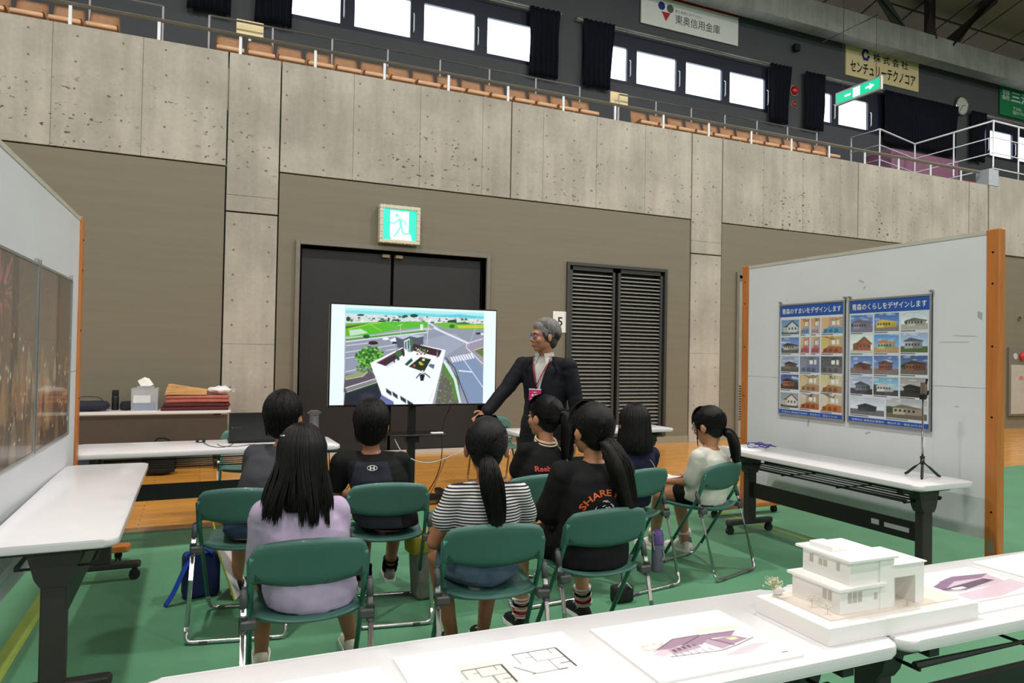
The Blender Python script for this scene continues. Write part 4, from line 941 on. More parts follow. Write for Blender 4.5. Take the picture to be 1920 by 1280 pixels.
P.blob(550, 500, 50, 20, (70, 20, 38)); P.rect(505, 500, 600, 515, (30, 14, 26)); P.blob(680, 458, 36, 14, (244, 246, 250)); P.poly([(720, 470), (780, 445), (800, 500), (760, 505)], (236, 240, 246)); P.rect(750, 488, 800, 510, (30, 32, 50))
P.poly([(785, 440), (930, 425), (1075, 432), (1070, 530), (960, 520), (870, 560), (805, 550)], (82, 88, 104)); P.poly([(785, 440), (860, 465), (935, 432), (1010, 448), (1078, 432), (1078, 422), (930, 412), (785, 428)], (190, 202, 220)); P.poly([(870, 480), (930, 455), (935, 560), (880, 590)], (226, 240, 240)); P.poly([(880, 490), (898, 482), (900, 570), (884, 580)], (70, 110, 110)); P.poly([(906, 478), (925, 470), (930, 560), (910, 570)], (70, 110, 110))
P.poly([(255, 830), (520, 780), (600, 870), (620, 1000), (245, 1010)], (92, 84, 92)); P.poly([(255, 840), (480, 780), (500, 800), (450, 850), (260, 880)], (150, 160, 120)); P.line([(262, 880), (440, 845), (495, 800)], 8, (206, 190, 170))
P.blob(520, 655, 140, 100, (46, 112, 44))
for i in range(230):
    a = rs.uniform(0, 6.28); r = rs.random()**.5; P.blob(520+150*r*math.cos(a), 650+115*r*math.sin(a), rs.uniform(8, 20), rs.uniform(6, 14), rs.choice([(40, 110, 40), (70, 150, 50), (110, 184, 66), (30, 84, 40), (150, 206, 90)]), n=6)
for i in range(40): P.blob(rs.uniform(370, 540), rs.uniform(745, 800), rs.uniform(6, 14), 8, rs.choice([(40, 96, 40), (90, 150, 60), (120, 140, 80)]), n=6)
P.poly([(262, 1000), (600, 890), (640, 1040), (760, 1140), (245, 1148)], (36, 40, 52)); P.line([(270, 1010), (600, 905)], 26, (50, 84, 46))
P.line([(262, 965), (590, 865)], 8, (240, 244, 250)); P.line([(275, 1010), (595, 905)], 5, (236, 240, 246))
for i in range(22): P.line([(270+i*15, 964-i*4.5), (284+i*14.6, 1006-i*4.7)], 4, (236, 240, 246))
for i in range(60): P.line([(rs.uniform(400, 600), rs.uniform(1010, 1100)), (rs.uniform(400, 600), rs.uniform(1010, 1100))], 1.5, (90, 104, 120), alpha=.35)
P.poly([(1200, 1128), (1280, 700), (1330, 690), (1440, 880), (1470, 1128)], (104, 98, 92))
for i in range(190): P.blob(rs.uniform(1215, 1450), rs.uniform(780, 1125), rs.uniform(4, 12), rs.uniform(4, 10), rs.choice([(130, 124, 116), (90, 84, 80), (160, 152, 140), (86, 140, 46), (70, 116, 40)]), n=6)
P.poly([(1265, 720), (1320, 740), (1420, 880), (1460, 1060), (1400, 1100), (1360, 900), (1265, 800)], (80, 150, 46), alpha=.65); P.poly([(1290, 670), (1350, 740), (1420, 880), (1470, 1120), (1445, 1120), (1390, 880), (1280, 700)], (214, 236, 240)); P.line([(1300, 650), (1400, 760), (1450, 900), (1540, 1125)], 10, (60, 60, 76))
P.poly([(520, 708), (860, 545), (930, 600), (1050, 520), (1305, 575), (1170, 1130), (770, 1138), (640, 1030)], (248, 253, 255))
P.poly([(585, 705), (870, 550), (880, 610), (680, 740)], (62, 38, 50)); P.poly([(965, 512), (1050, 528), (1272, 580), (1240, 645), (960, 580)], (58, 32, 42)); P.line([(590, 712), (860, 570)], 5, (120, 90, 96))
P.poly([(680, 742), (780, 680), (800, 690), (700, 755)], (206, 224, 240)); P.line([(1270, 578), (1240, 650)], 10, (250, 253, 255)); P.poly([(920, 745), (1045, 645), (1155, 670), (1080, 800)], (34, 52, 30))
for x, y, c in ((1040, 705, (214, 190, 60)), (1075, 675, (226, 226, 214)), (1065, 722, (206, 90, 60)), (980, 735, (176, 90, 70)), (1050, 718, (190, 200, 70))): P.blob(x, y, 16, 13, c)
P.poly([(880, 720), (950, 655), (965, 685), (905, 738)], (36, 84, 66)); P.poly([(1125, 738), (1145, 715), (1192, 725), (1180, 770)], (92, 110, 150)); P.blob(815, 610, 34, 36, (60, 110, 60)); P.blob(812, 665, 14, 18, (36, 70, 60)); P.blob(868, 620, 12, 22, (34, 60, 60)); P.blob(950, 485, 22, 26, (70, 120, 60)); P.blob(955, 560, 14, 36, (50, 90, 60))
for i in range(26): P.blob(rs.uniform(1010, 1100), rs.uniform(555, 610), 8, 8, rs.choice([(66, 120, 70), (240, 244, 244), (90, 140, 84)]), n=6)
for x in (1012, 1050, 1085): P.blob(x, 615, 10, 10, (160, 84, 60))
P.blob(1218, 620, 8, 40, (120, 110, 130)); P.line([(1000, 865), (1040, 815), (1062, 830), (1090, 815), (1145, 858)], 10, (30, 34, 52)); P.poly([(1035, 830), (1090, 830), (1075, 890), (1045, 890)], (26, 30, 50)); P.blob(1066, 800, 13, 20, (214, 216, 220)); P.blob(770, 690, 9, 16, (60, 60, 70)); P.blob(1118, 583, 7, 7, (250, 230, 180)); P.blob(998, 555, 6, 6, (250, 230, 200))
for x, y, w in ((684, 965, 58), (752, 998, 54), (834, 1042, 60), (906, 1085, 64)): P.poly([(x, y), (x+w, y+38), (x+w+2, y+82), (x+6, y+44)], (40, 52, 66)); P.line([(x, y), (x+w, y+38)], 4, (206, 216, 226))
P.poly([(640, 1035), (765, 1105), (768, 1140), (590, 1132)], (104, 112, 170)); P.line([(1180, 985), (1130, 1110)], 3, (190, 200, 206))
P.mesh('screen', (-TW/2+.012, -.002, TZ+TH-.012), X, Z, TW-.024, TH-.03, 'tv_picture', tv)
box('mount_plate', -.3, .3, .05, .09, TZ+.2, TZ+.6, 'stand_black', tv)
box('stand_pole', -.04, .03, .09, .15, .06, TZ+.6, 'stand_black', tv, bev=.004)
sh = box('stand_shelf', -.22, .30, -.02, .32, .665, .68, 'stand_black', tv, bev=.004); box('shelf_collar', -.07, .06, .07, .17, .60, .665, 'stand_black', tv)
for s in (-1, 1): box('base_beam', s*.36-.035, s*.36+.035, -.32, .42, .05, .10, 'stand_black', tv, bev=.01)
box('base_crossbar', -.36, .36, .06, .14, .05, .10, 'stand_black', tv)
for s in (-1, 1):
    for y in (-.28, .38):
        bm = bmesh.new(); caster(bm, s*.36, y, .022); obj('caster', bm, 'rubber', tv)
    box('base_end_block', s*.36-.045, s*.36+.045, -.345, -.27, .06, .13, 'stand_black', tv, bev=.006)
tag(box('remote_control', 1.98, 2.10, 6.35, 6.39, .68, .695, 'white_plain', bev=.004), 'small white remote control on the television stand shelf', 'remote')
# ================================================================ people
def skin_mat(name, col):
    m = M(name, col, 0.5, var=0.06, vscale=20); b = m.node_tree.nodes['Principled BSDF']
    b.inputs['Subsurface Weight'].default_value = 0.08; b.inputs['Subsurface Radius'].default_value = (0.02, 0.008, 0.004); return m
skin_mat('skin_child', rgb(178, 124, 92)); skin_mat('skin_tan', rgb(150, 98, 70)); skin_mat('skin_man', rgb(176, 120, 92))
def hair_mat(name, col, rough=0.36):
    m = M(name, col, rough, var=0.35, vscale=40, stretch=(3, 3, 0.4), bump=0.2, bscale=120, spec=0.22); return m
hair_mat('hair_black', (0.0065, 0.006, 0.006), .5); hair_mat('hair_brownblack', (0.011, 0.0085, 0.0075), .5); hair_mat('hair_grey', rgb(120, 118, 116), 0.55)
M('eye_white', rgb(230, 226, 220), .2); M('iris_dark', rgb(24, 16, 12), .15); M('lip', rgb(150, 84, 74), .45); M('glass_blue', rgb(120, 150, 230), .05, alpha=.35); M('frame_blue', rgb(36, 50, 130), .3)
def cloth(name, col, rough=0.85, var=0.08): return M(name, col, rough, var=var, vscale=14, bump=0.12, bscale=260, spec=0.25)

def lerp(a, b, t): return a+(b-a)*t
def voxel_mesh(bm, name, size, smooth=4, fac=0.5):
    bmesh.ops.recalc_face_normals(bm, faces=bm.faces)
    me = bpy.data.meshes.new(name); bm.to_mesh(me); bm.free()
    o = bpy.data.objects.new(name, me); COL.objects.link(o)
    md = o.modifiers.new('r', 'REMESH'); md.mode = 'VOXEL'; md.voxel_size = size; md.adaptivity = 0; md.use_smooth_shade = True
    if smooth: sm = o.modifiers.new('s', 'SMOOTH'); sm.factor = fac; sm.iterations = smooth
    dg = bpy.context.evaluated_depsgraph_get(); dg.update()
    out = bpy.data.meshes.new_from_object(o.evaluated_get(dg)); out.name = name
    bpy.data.objects.remove(o); bpy.data.meshes.remove(me)
    out.polygons.foreach_set('use_smooth', [True]*len(out.polygons)); out.materials.clear()
    return out
def folds(me, amp, sc=(7, 7, 16), seed=0.0):
    nrm = [v.normal.copy() for v in me.vertices]
    for v, n in zip(me.vertices, nrm):
        p = Vector((v.co.x*sc[0]+seed, v.co.y*sc[1], v.co.z*sc[2]))
        d = noise.noise(p)+0.5*noise.noise(p*2.1+Vector((3, 1, 7))); ridge = (1-abs(noise.noise(p*0.8+Vector((9, 2, 4)))))**4
        v.co += n*(amp*d+amp*0.8*(ridge-.4))
    me.update()
def rings_loft(bm, rings, n=18, sq=2.3):
    R_ = []
    for c, ax, ay in rings:
        ring = []
        for j in range(n):
            a = 2*math.pi*j/n; ca, sa = math.cos(a), math.sin(a)
            ca = math.copysign(abs(ca)**(2/sq), ca); sa = math.copysign(abs(sa)**(2/sq), sa)
            ring.append(bm.verts.new(c+ax*ca+ay*sa))
        R_.append(ring)
    for a, b in zip(R_, R_[1:]):
        for j in range(n): bm.faces.new((a[j], a[(j+1) % n], b[(j+1) % n], b[j]))
    bm.faces.new(R_[0][::-1]); bm.faces.new(R_[-1])
def torso(bm, hip, neck, prof, xa=Vector((1, 0, 0)), curve=0.02, k=1.0):
    sp = (neck-hip); ya0 = sp.cross(xa).normalized()*-1
    rings = []
    for t, rx, ry in prof:
        c = hip+sp*t+Vector((0, -1, 0))*curve*math.sin(max(0, min(1, t))*math.pi)
        rings.append((c, xa*rx*k, ya0*ry*k))
    rings_loft(bm, rings)
def limb(bm, pts, rs, n=12, sub=4):
    P = []; Q = []
    for i in range(len(pts)-1):
        for s in range(sub):
            t = s/sub; P.append(lerp(Vector(pts[i]), Vector(pts[i+1]), t)); Q.append(lerp(rs[i], rs[i+1], t))
    P.append(Vector(pts[-1])); Q.append(rs[-1]); tube(bm, P, Q, n=n)
    for p, r in ((pts[0], rs[0]), (pts[-1], rs[-1])): ellipsoid(bm, p, (r, r, r), u=12, v=8)
    for p, r in list(zip(pts, rs))[1:-1]: ellipsoid(bm, p, (r, r, r), u=12, v=8)
def hand(bm, wrist, d, palm, side, k=1.0, curl=35, spread=0.5):
    """d: direction of the fingers, palm: direction the palm faces, side: +1 if the thumb is on +cross side"""
    d = Vector(d).normalized(); palm = Vector(palm); palm = (palm-d*palm.dot(d)).normalized(); s = d.cross(palm).normalized()*side
    w = Vector(wrist); kk = k
    rings_loft(bm, [(w, s*.022*kk, palm*.016*kk), (w+d*.03*kk, s*.033*kk, palm*.015*kk), (w+d*.065*kk, s*.037*kk, palm*.0135*kk), (w+d*.083*kk, s*.035*kk, palm*.011*kk)], n=14)
    for i, (off, L) in enumerate(((.027, .066), (.009, .075), (-.009, .070), (-.026, .055))):
        p = w+d*.075*kk+s*off*kk; dd = (d+s*off*6*spread).normalized(); pts = [p]; a = 0
        for seg, fr in enumerate((.45, .32, .25)):
            a += R(curl*(0.6 if seg == 0 else 0.9)); v = dd*math.cos(a)+palm*math.sin(a); p = p+v*L*fr*kk; pts.append(p)
        limb(bm, pts, [.0092*kk, .0085*kk, .0078*kk, .0064*kk], n=8, sub=2)
    p = w+d*.022*kk+s*.024*kk; pts = [p]; v = (d*.65+s*.75+palm*.25).normalized(); p = p+v*.034*kk; pts.append(p); v = (d*.85+s*.35+palm*.4).normalized(); p = p+v*.028*kk; pts.append(p); v = (d*.9+palm*.35).normalized(); p = p+v*.022*kk; pts.append(p)
    limb(bm, pts, [.0125*kk, .0105*kk, .0095*kk, .007*kk], n=8, sub=2)
def head_matrix(c, yaw, pitch, roll=0, k=1.0): return Matrix.Translation(c) @ Matrix.Rotation(yaw, 4, 'Z') @ Matrix.Rotation(pitch, 4, 'X') @ Matrix.Rotation(roll, 4, 'Y') @ Matrix.Scale(k, 4)
def head(bm, Mh):
    ellipsoid(bm, (0, -.012, .022), (.073, .092, .090), Mh, 24, 16); ellipsoid(bm, (0, .030, -.030), (.058, .060, .078), Mh, 20, 14)
    ellipsoid(bm, (0, .052, -.088), (.028, .030, .026), Mh); ellipsoid(bm, (0, .0, -.055), (.058, .062, .055), Mh)          # chin, jaw
    ellipsoid(bm, (0, .070, .022), (.048, .022, .020), Mh)                                                                # brow
    limb(bm, [Mh @ Vector((0, .082, .012)), Mh @ Vector((0, .104, -.026))], [.008, .0125], n=8, sub=3); ellipsoid(bm, (0, .092, -.034), (.018, .014, .010), Mh)
    for s in (-1, 1):
        ellipsoid(bm, (s*.040, .056, -.030), (.022, .026, .024), Mh)                                                       # cheeks
        T = Mh @ Matrix.Translation((s*.083, -.010, -.014)) @ Matrix.Rotation(R(-30)*s, 4, 'Z')
        ellipsoid(bm, (0, 0, 0), (.009, .020, .032), T); ellipsoid(bm, (s*.005, -.006, .004), (.007, .016, .026), T)
    ellipsoid(bm, (0, .082, -.066), (.020, .014, .010), Mh)
def face_parts(body, Mh):
    for s in (-1, 1):
        bm = bmesh.new(); ellipsoid(bm, (s*.029, .080, .002), (.0125, .008, .0075), Mh); e = obj('eye', bm, 'eye_white', body, True)
        bm = bmesh.new(); ellipsoid(bm, (s*.029, .0865, .002), (.006, .003, .006), Mh); obj('iris', bm, 'iris_dark', e, True)
        bm = bmesh.new(); tube(bm, [Mh @ Vector(p) for p in ((s*.013, .0905, .019), (s*.028, .0895, .024), (s*.046, .078, .019))], [.002, .0032, .0016], n=6); obj('eyebrow', bm, 'hair_black', body, True)
    bm = bmesh.new(); ellipsoid(bm, (0, .0905, -.0625), (.021, .007, .0042), Mh); ellipsoid(bm, (0, .0905, -.0705), (.018, .007, .0046), Mh); obj('mouth', bm, 'lip', body, True)
def shoe(parent, ankle, toe_dir, mat, sole, k=1.0, name='shoe', low=0.0):
    d = Vector((toe_dir[0], toe_dir[1], 0)).normalized(); s = Vector((d.y, -d.x, 0)); base = Vector((ankle[0], ankle[1], low))
    bm = bmesh.new(); secs = [(-.060, .020, .030), (-.055, .030, .062), (-.02, .034, .085), (.02, .034, .080), (.06, .037, .062), (.11, .042, .046), (.155, .038, .036), (.178, .018, .024)]
    rs = []
    for t, w, hh in secs:
        ring = []
        for j in range(12):
            a = math.pi*j/11; ring.append(bm.verts.new(base+d*t*k+s*(math.cos(a)*w*k)+Vector((0, 0, .014+(math.sin(a)**.8)*hh*k))))
        rs.append(ring)
    for a, b in zip(rs, rs[1:]):
        for j in range(11): bm.faces.new((a[j], a[j+1], b[j+1], b[j]))
        bm.faces.new((a[-1], a[0], b[0], b[-1]))
    bm.faces.new(rs[0]); bm.faces.new(rs[-1][::-1])
    o = obj(name, bm, mat, parent, True)
    bm = bmesh.new(); out = [(t, w*1.06) for t, w, _ in secs]; L = [base+d*t*k+s*w*k for t, w in out]+[base+d*t*k-s*w*k for t, w in reversed(out)]
    lo = [bm.verts.new(p) for p in L]; hi = [bm.verts.new(p+Vector((0, 0, .022))) for p in L]; n = len(L)
    bm.faces.new(lo[::-1]); bm.faces.new(hi)
    for i in range(n): bm.faces.new((lo[i], lo[(i+1) % n], hi[(i+1) % n], hi[i]))
    obj('sole', bm, sole, o)
    bm = bmesh.new()
    for q in range(3):
        c = base+d*(.045+.025*q)*k+Vector((0, 0, (.085-.012*q)*k)); tube(bm, [c-s*.022*k-Vector((0, 0, .008)), c+Vector((0, 0, .004)), c+s*.022*k-Vector((0, 0, .008))], .003, n=5)
    obj('lace', bm, sole, o)
    return o
# hair ------------------------------------------------------------------
CAPC, CAPR = Vector((0, -.020, .028)), Vector((.083, .100, .099))
def cap_pt(th, az, inflate=1.0):
    """th polar from the crown axis, az 0 = back"""
    return CAPC+Vector((CAPR.x*math.sin(th)*math.sin(az), -CAPR.y*math.sin(th)*math.cos(az), CAPR.z*math.cos(th)))*inflate
def strand(bm, pts, r0=.0034, r1=.0006, n=4, k=None):
    m = len(pts); tube(bm, pts, [r0*(0.5+0.5*min(1, i/2))*(1-i/(m-1))+r1*i/(m-1) if i > m*0.4 else r0 for i in range(m)], n=n, caps=False)
def hair_cap(bm, Mh, fringe=True, nape=True, k=1.0, extra=()):
    out = bm; bm = bmesh.new()
    ellipsoid(bm, CAPC, CAPR*k, Mh, 28, 18)
    if nape: ellipsoid(bm, (0, -.042, -.035), (.070, .052, .068), Mh, 20, 12)
    if fringe: ellipsoid(bm, (0, .040, .050), (.066, .052, .048), Mh, 20, 12)
    for c, r in extra: ellipsoid(bm, c, r, Mh, 20, 12)
    me = voxel_mesh(bm, 'cap', .009, 8, .5); out.from_mesh(me); bpy.data.meshes.remove(me)
def hair_short(Mh, n=420, rs=None, length=1.0, mat='hair_black', side_len=95, messy=.012, front=62):
    bm = bmesh.new(); hair_cap(bm, Mh); rs = rs or random.Random(1)
    for i in range(n):
        az = rs.uniform(-math.pi, math.pi); f = abs(az)/math.pi; end = R(lerp(122, front, max(0, (f-.35)/.65)**.8))*length+rs.uniform(-.12, .1)
        st = rs.uniform(0.05, end*.7); pts = []; lift = rs.uniform(1.005, 1.035); tw = rs.uniform(-.25, .25)
        for s in range(7):
            t = s/6; p = cap_pt(min(R(112), lerp(st, end, t)), az+tw*t, lift+messy*t*rs.uniform(.4, 1.6)); pts.append(Mh @ p)
        if f < .42:
            q = p.copy(); nl = rs.uniform(.03, .075)
            for t in (.5, 1): pts.append(Mh @ Vector((q.x*(1-.12*t), q.y*(1-.10*t), q.z-nl*t)))
        strand(bm, pts, rs.uniform(.002, .0036), n=3)
    return bm
def hair_pulled(Mh, tie, n=380, rs=None, fringe=True, mat='hair_black'):
    """strands combed from the hairline to the tie point (tie in head space)"""
    bm = bmesh.new(); hair_cap(bm, Mh, fringe=fringe, nape=False, extra=[((0, -.045, -.025), (.066, .052, .062))]); rs = rs or random.Random(2); tie = Vector(tie)
    td = Vector(((tie.x-CAPC.x)/CAPR.x, (tie.y-CAPC.y)/CAPR.y, (tie.z-CAPC.z)/CAPR.z)).normalized()
    for i in range(n):
        az = rs.uniform(-math.pi, math.pi); f = abs(az)/math.pi; end = R(lerp(128, 66, max(0, (f-.3)/.7)**.8))
        q = cap_pt(end*rs.uniform(.55, 1.0), az); sd = Vector(((q.x-CAPC.x)/CAPR.x, (q.y-CAPC.y)/CAPR.y, (q.z-CAPC.z)/CAPR.z)).normalized()
        pts = []; lift = rs.uniform(1.0, 1.022)
        for s in range(8):
            t = s/7; v = (sd*(1-t)+td*t)
            if v.length < .05: continue
            v.normalize(); pts.append(Mh @ (CAPC+Vector((v.x*CAPR.x, v.y*CAPR.y, v.z*CAPR.z))*lerp(lift, .99, t)))
        if len(pts) > 3: tube(bm, pts, [.0016]+[.0024]*(len(pts)-2)+[.0015], n=3, caps=False)
    if fringe:
        for i in range(70):
            x = rs.uniform(-.07, .07); pts = [Mh @ Vector((x*lerp(.5, 1.05, t), lerp(.02, .083-.5*abs(x)**1.4, math.sin(t*1.57)), lerp(.125, .030+rs.uniform(-.012, .01), t**1.6))) for t in np.linspace(0, 1, 6)]
            strand(bm, pts, .0032)
    return bm
def hair_tail(path, rad, n=130, rs=None, tip=.05):
    """ponytail: core loft plus strands, path in body space"""
    rs = rs or random.Random(3); P = spline(path, 20); m = len(P); bm = bmesh.new()
    prof = [rad*min(1, .45+1.1*t)*(1-.35*max(0, (t-.45)/.55)**1.3) for t in np.linspace(0, 1, m)]; prof[-1] = rad*.25; prof[0] = rad*.5
    tube(bm, P, prof, n=12, flat=.7)
    for i in range(n):
        a = rs.uniform(0, 6.283); rr = rs.uniform(.8, 1.08); tt = rs.uniform(.78, 1.06); pts = []; wob = rs.uniform(-1, 1)
        for s in range(10):
            t = min(1.0, s/9*tt); f = t*(m-1); j = min(m-2, int(f)); c = lerp(P[j], P[j+1], f-j); d = (P[j+1]-P[j]).normalized(); x, y = frame_of(d, Vector((0, 1, 0)))
            r = lerp(prof[j], prof[min(m-1, j+1)], f-j)*rr if t < .95 else rad*.45*rr
            ex = Vector((0, 0, -tip*max(0, s/9*tt-1.0)))
            pts.append(c+(x*math.cos(a)+y*.7*math.sin(a))*r+ex+x*.004*wob*math.sin(t*7))
        strand(bm, pts, rs.uniform(.0016, .0028), n=3)
    return bm
def hair_long(Mh, tips, n=520, rs=None, zc=None):
    """loose hair: cap, falling body and strands; tips(az, rs) gives the end point in body space"""
    bm = bmesh.new(); hair_cap(bm, Mh); rs = rs or random.Random(4)
    for i in range(n):
        az = rs.uniform(-2.35, 2.35); tip = tips(az, rs)
        if tip is None: continue
        lift = rs.uniform(.97, 1.03); pts = []
        for t in np.linspace(0.02, 1, 6): pts.append(Mh @ cap_pt(R(98)*t, az, lift))
        a = pts[-1]; tip = Vector(tip)
        for t in np.linspace(0.14, 1, 8):
            e = t*t*(3-2*t); pts.append(Vector((lerp(a.x, tip.x, e*.8+.2*t), lerp(a.y, tip.y, min(1, t*1.1)**.9), lerp(a.z, tip.z, t))))
        w = rs.uniform(.002, .0036); m = len(pts); tube(bm, pts, [w*.7]*4+[w]*(m-7)+[w*.8, w*.5, w*.12], n=3, caps=False)
    return bm
def person(label, origin, rz, J, cfg):
    """J: joints in the local frame; cfg: clothes and hair"""
    t = thing('person', label, 'person', (origin[0], origin[1], 0), rz)
    k = cfg.get('k', 1.0); V = {a: Vector(b) for a, b in J.items()}
    Mh = head_matrix(V['head'], R(cfg.get('yaw', 0)), R(cfg.get('pitch', 0)), R(cfg.get('roll', 0)), cfg.get('hk', .95))
    bm = bmesh.new(); xa = Vector(cfg.get('xa', (1, 0, 0))).normalized(); head(bm, Mh)
    nb = V['neck']; hip = V['hip']
    limb(bm, [nb-Vector((0, 0, .03)), nb+Vector((0, 0, .01)), Mh @ Vector((0, -.018, -.06))], [.052*k, .045*k, .046*k], n=14)
    torso(bm, hip, nb, [(-.22, .09, .08), (-.1, .14, .10), (.02, .148, .105), (.3, .122, .085), (.6, .135, .092), (.84, .135, .08), (.95, .085, .06), (1.0, .05, .05)], xa, cfg.get('curve', .02), k)
    for s, n_ in ((-1, 'l'), (1, 'r')):
        sh, el, wr = V['sh_'+n_], V['el_'+n_], V['wr_'+n_]
        limb(bm, [nb-Vector((0, 0, .035)), sh], [.045*k, .042*k]); limb(bm, [sh, lerp(sh, el, .45), el, lerp(el, wr, .3), wr], [.043*k, .039*k, .032*k, .033*k, .021*k])
        hd = V.get('hd_'+n_, wr-el); hand(bm, wr, hd, V.get('pm_'+n_, Vector((0, 0, -1))), cfg.get('thumb_'+n_, 1), .88*k if k < 1.1 else .98, cfg.get('curl', 30))
        hp = hip+xa*s*.078*k-Vector((0, 0, .005)); kn, an = V['kn_'+n_], V['an_'+n_]
        limb(bm, [hp, lerp(hp, kn, .5), kn, lerp(kn, an, .3), an], [.078*k, .068*k, .048*k, .05*k, .031*k])
        td = V.get('toe_'+n_, Vector((0, 1, 0))); limb(bm, [an, Vector((an.x, an.y, .045))+td.normalized()*.02, Vector((an.x, an.y, .035))+td.normalized()*.12], [.031*k, .032*k, .024*k])
    body = link('body', voxel_mesh(bm, 'body', cfg.get('vox', .0068), 3, .45), cfg.get('skin', 'skin_child'), t); face_parts(body, Mh)
    # top
    bm = bmesh.new(); sp = cfg.get('top_prof', [(-.14, .160, .125), (0, .168, .128), (.3, .146, .108), (.6, .152, .108), (.83, .146, .092), (.94, .098, .068), (.985, .064, .060)])
    torso(bm, hip, nb, sp, xa, cfg.get('curve', .02), k*cfg.get('top_k', 1.0))
    slv = cfg.get('sleeve', .62); sr = cfg.get('sleeve_r', (.056, .056, .058))
    for n_ in ('l', 'r'):
        sh, el, wr = V['sh_'+n_], V['el_'+n_], V['wr_'+n_]
        limb(bm, [nb-Vector((0, 0, .045)), sh], [.052*k, .053*k])
        if slv <= 1: limb(bm, [sh, lerp(sh, el, slv*.5), lerp(sh, el, slv)], [r*k for r in sr])
        else: limb(bm, [sh, lerp(sh, el, .5), el, lerp(el, wr, .5), lerp(el, wr, min(.98, slv-1))], [r*k for r in cfg.get('sleeve_long', (.056, .052, .048, .044, .040))])
    me = voxel_mesh(bm, cfg['top_name'], .0085, 5, .5); folds(me, cfg.get('fold', .0045), cfg.get('fsc', (6, 6, 11)), seed=origin[0]*7); top = link(cfg['top_name'], me, cfg['top'], t)
    # bottoms
    bm = bmesh.new(); bl = cfg.get('leg_cover', .62); pr = cfg.get('pant_r', (.092, .088, .085))
    torso(bm, hip, nb, [(-.2, .11, .09), (-.1, .155, .115), (.02, .162, .118), (.16, .146, .104)], xa, 0, k)
    for s, n_ in ((-1, 'l'), (1, 'r')):
        hp = hip+xa*s*.078*k; kn, an = V['kn_'+n_], V['an_'+n_]
        if bl <= 1: limb(bm, [hp, lerp(hp, kn, bl*.5), lerp(hp, kn, bl)], [r*k for r in pr])
        else: limb(bm, [hp, lerp(hp, kn, .5), kn, lerp(kn, an, .5), lerp(kn, an, bl-1)], [r*k for r in cfg.get('pant_long', (.092, .08, .062, .058, .055))])
    me = voxel_mesh(bm, cfg['bot_name'], .0085, 4, .5); folds(me, .005, seed=origin[0]*3+1); link(cfg['bot_name'], me, cfg['bot'], t)
    for n_ in ('l', 'r'):
        an = V['an_'+n_]; td = V.get('toe_'+n_, Vector((0, 1, 0)))
        if cfg.get('shoe'): shoe(t, an+td.normalized()*.01, td, cfg['shoe'], cfg.get('sole', 'white_plain'), cfg.get('shoe_k', .98)*k)
        if cfg.get('sock'):
            up = (V['kn_'+n_]-an).normalized(); h0, h1 = cfg.get('sock_h', (-.02, .09)); bands = cfg['sock']; m = len(bands); so = None
            for bi, bmat in enumerate(bands):
                bm = bmesh.new(); a, b = lerp(h0, h1, bi/m), lerp(h0, h1, (bi+1)/m); tube(bm, [an+up*a, an+up*b], [.047*k, .050*k], n=16)
                o = obj('sock' if so is None else 'sock_band', bm, bmat, t if so is None else so, True); so = so or o
    return t, body, top, Mh, V
def drape(name, s, top, Mx, w, h, mat, bold=.01, direction=Vector((0, 1, 0)), lift=.002, arc=None):
    """lay text on the back of a shirt: Mx maps text (x right, y up) to start points behind the body, rays along direction"""
    me = text_data(s, bold); bm = bmesh.new(); bm.from_mesh(me); bmesh.ops.triangulate(bm, faces=bm.faces); bm.to_mesh(me); bm.free()
    co = np.empty(len(me.vertices)*3); me.vertices.foreach_get('co', co); co = co.reshape(-1, 3); mn, mx = co.min(0), co.max(0)
    u = (co[:, 0]-mn[0])/(mx[0]-mn[0])*w-w/2; v = (co[:, 1]-mn[1])/(mx[1]-mn[1])*h
    if arc:
        ang = u/arc; rr = arc+v; u, v = rr*np.sin(ang), rr*np.cos(ang)-arc
    tm = top.data; bvh = BVHTree.FromPolygons([p.co for p in tm.vertices], [tuple(p.vertices) for p in tm.polygons])
    for i, vt in enumerate(me.vertices):
        p = Mx @ Vector((u[i], v[i], 0)); hit = bvh.ray_cast(p, direction)
        vt.co = (hit[0]-direction*lift) if hit[0] else p+direction*.1
    me.update(); me.name = name
    return link(name, me, mat, top)

def to_local(P, key_or):
    ox, oy, rz = key_or; x, y = P[0]-ox, P[1]-oy; c, s = math.cos(-rz), math.sin(-rz); return Vector((x*c-y*s, x*s+y*c, P[2]))
def seated(key, headtop, hk=1.04, hip=(0, -.04), sh=.150, drop=.055, ankles=None, knees=None, els=None, wrs=None, neck_back=.028, lean=0.0, neckz=-.155):
    o = ORG[key]; H = to_local(headtop, o); hc = H-Vector((0, 0, .124*hk))
    nb = H+Vector((0, -neck_back, neckz-.118)); hp = Vector((hip[0], hip[1]+.03, .535))
    J = {'head': hc, 'neck': nb, 'hip': hp}
    xd = Vector((1, 0, 0))
    for s, n_ in ((-1, 'l'), (1, 'r')):
        J['sh_'+n_] = nb+xd*s*sh+Vector((0, .0, -drop))
        J['kn_'+n_] = Vector((s*.10+hip[0]*.5, hip[1]+.38, .485)); J['an_'+n_] = Vector((s*.11, .36, .085))
        J['el_'+n_] = J['sh_'+n_]+Vector((s*.018, .09, -.20)); J['wr_'+n_] = Vector((s*.10+hip[0]*.7, hip[1]+.29, .585))
        J['pm_'+n_] = Vector((0, 0, -1)); J['hd_'+n_] = Vector((-s*.15, 1, -.12))
    for src, pre in ((ankles, 'an_'), (knees, 'kn_'), (els, 'el_'), (wrs, 'wr_')):
        if src:
            for n_, p in zip(('l', 'r'), src):
                if p is not None: J[pre+n_] = to_local(p, o) if len(p) == 3 else Vector(p[:3])
    return J, o
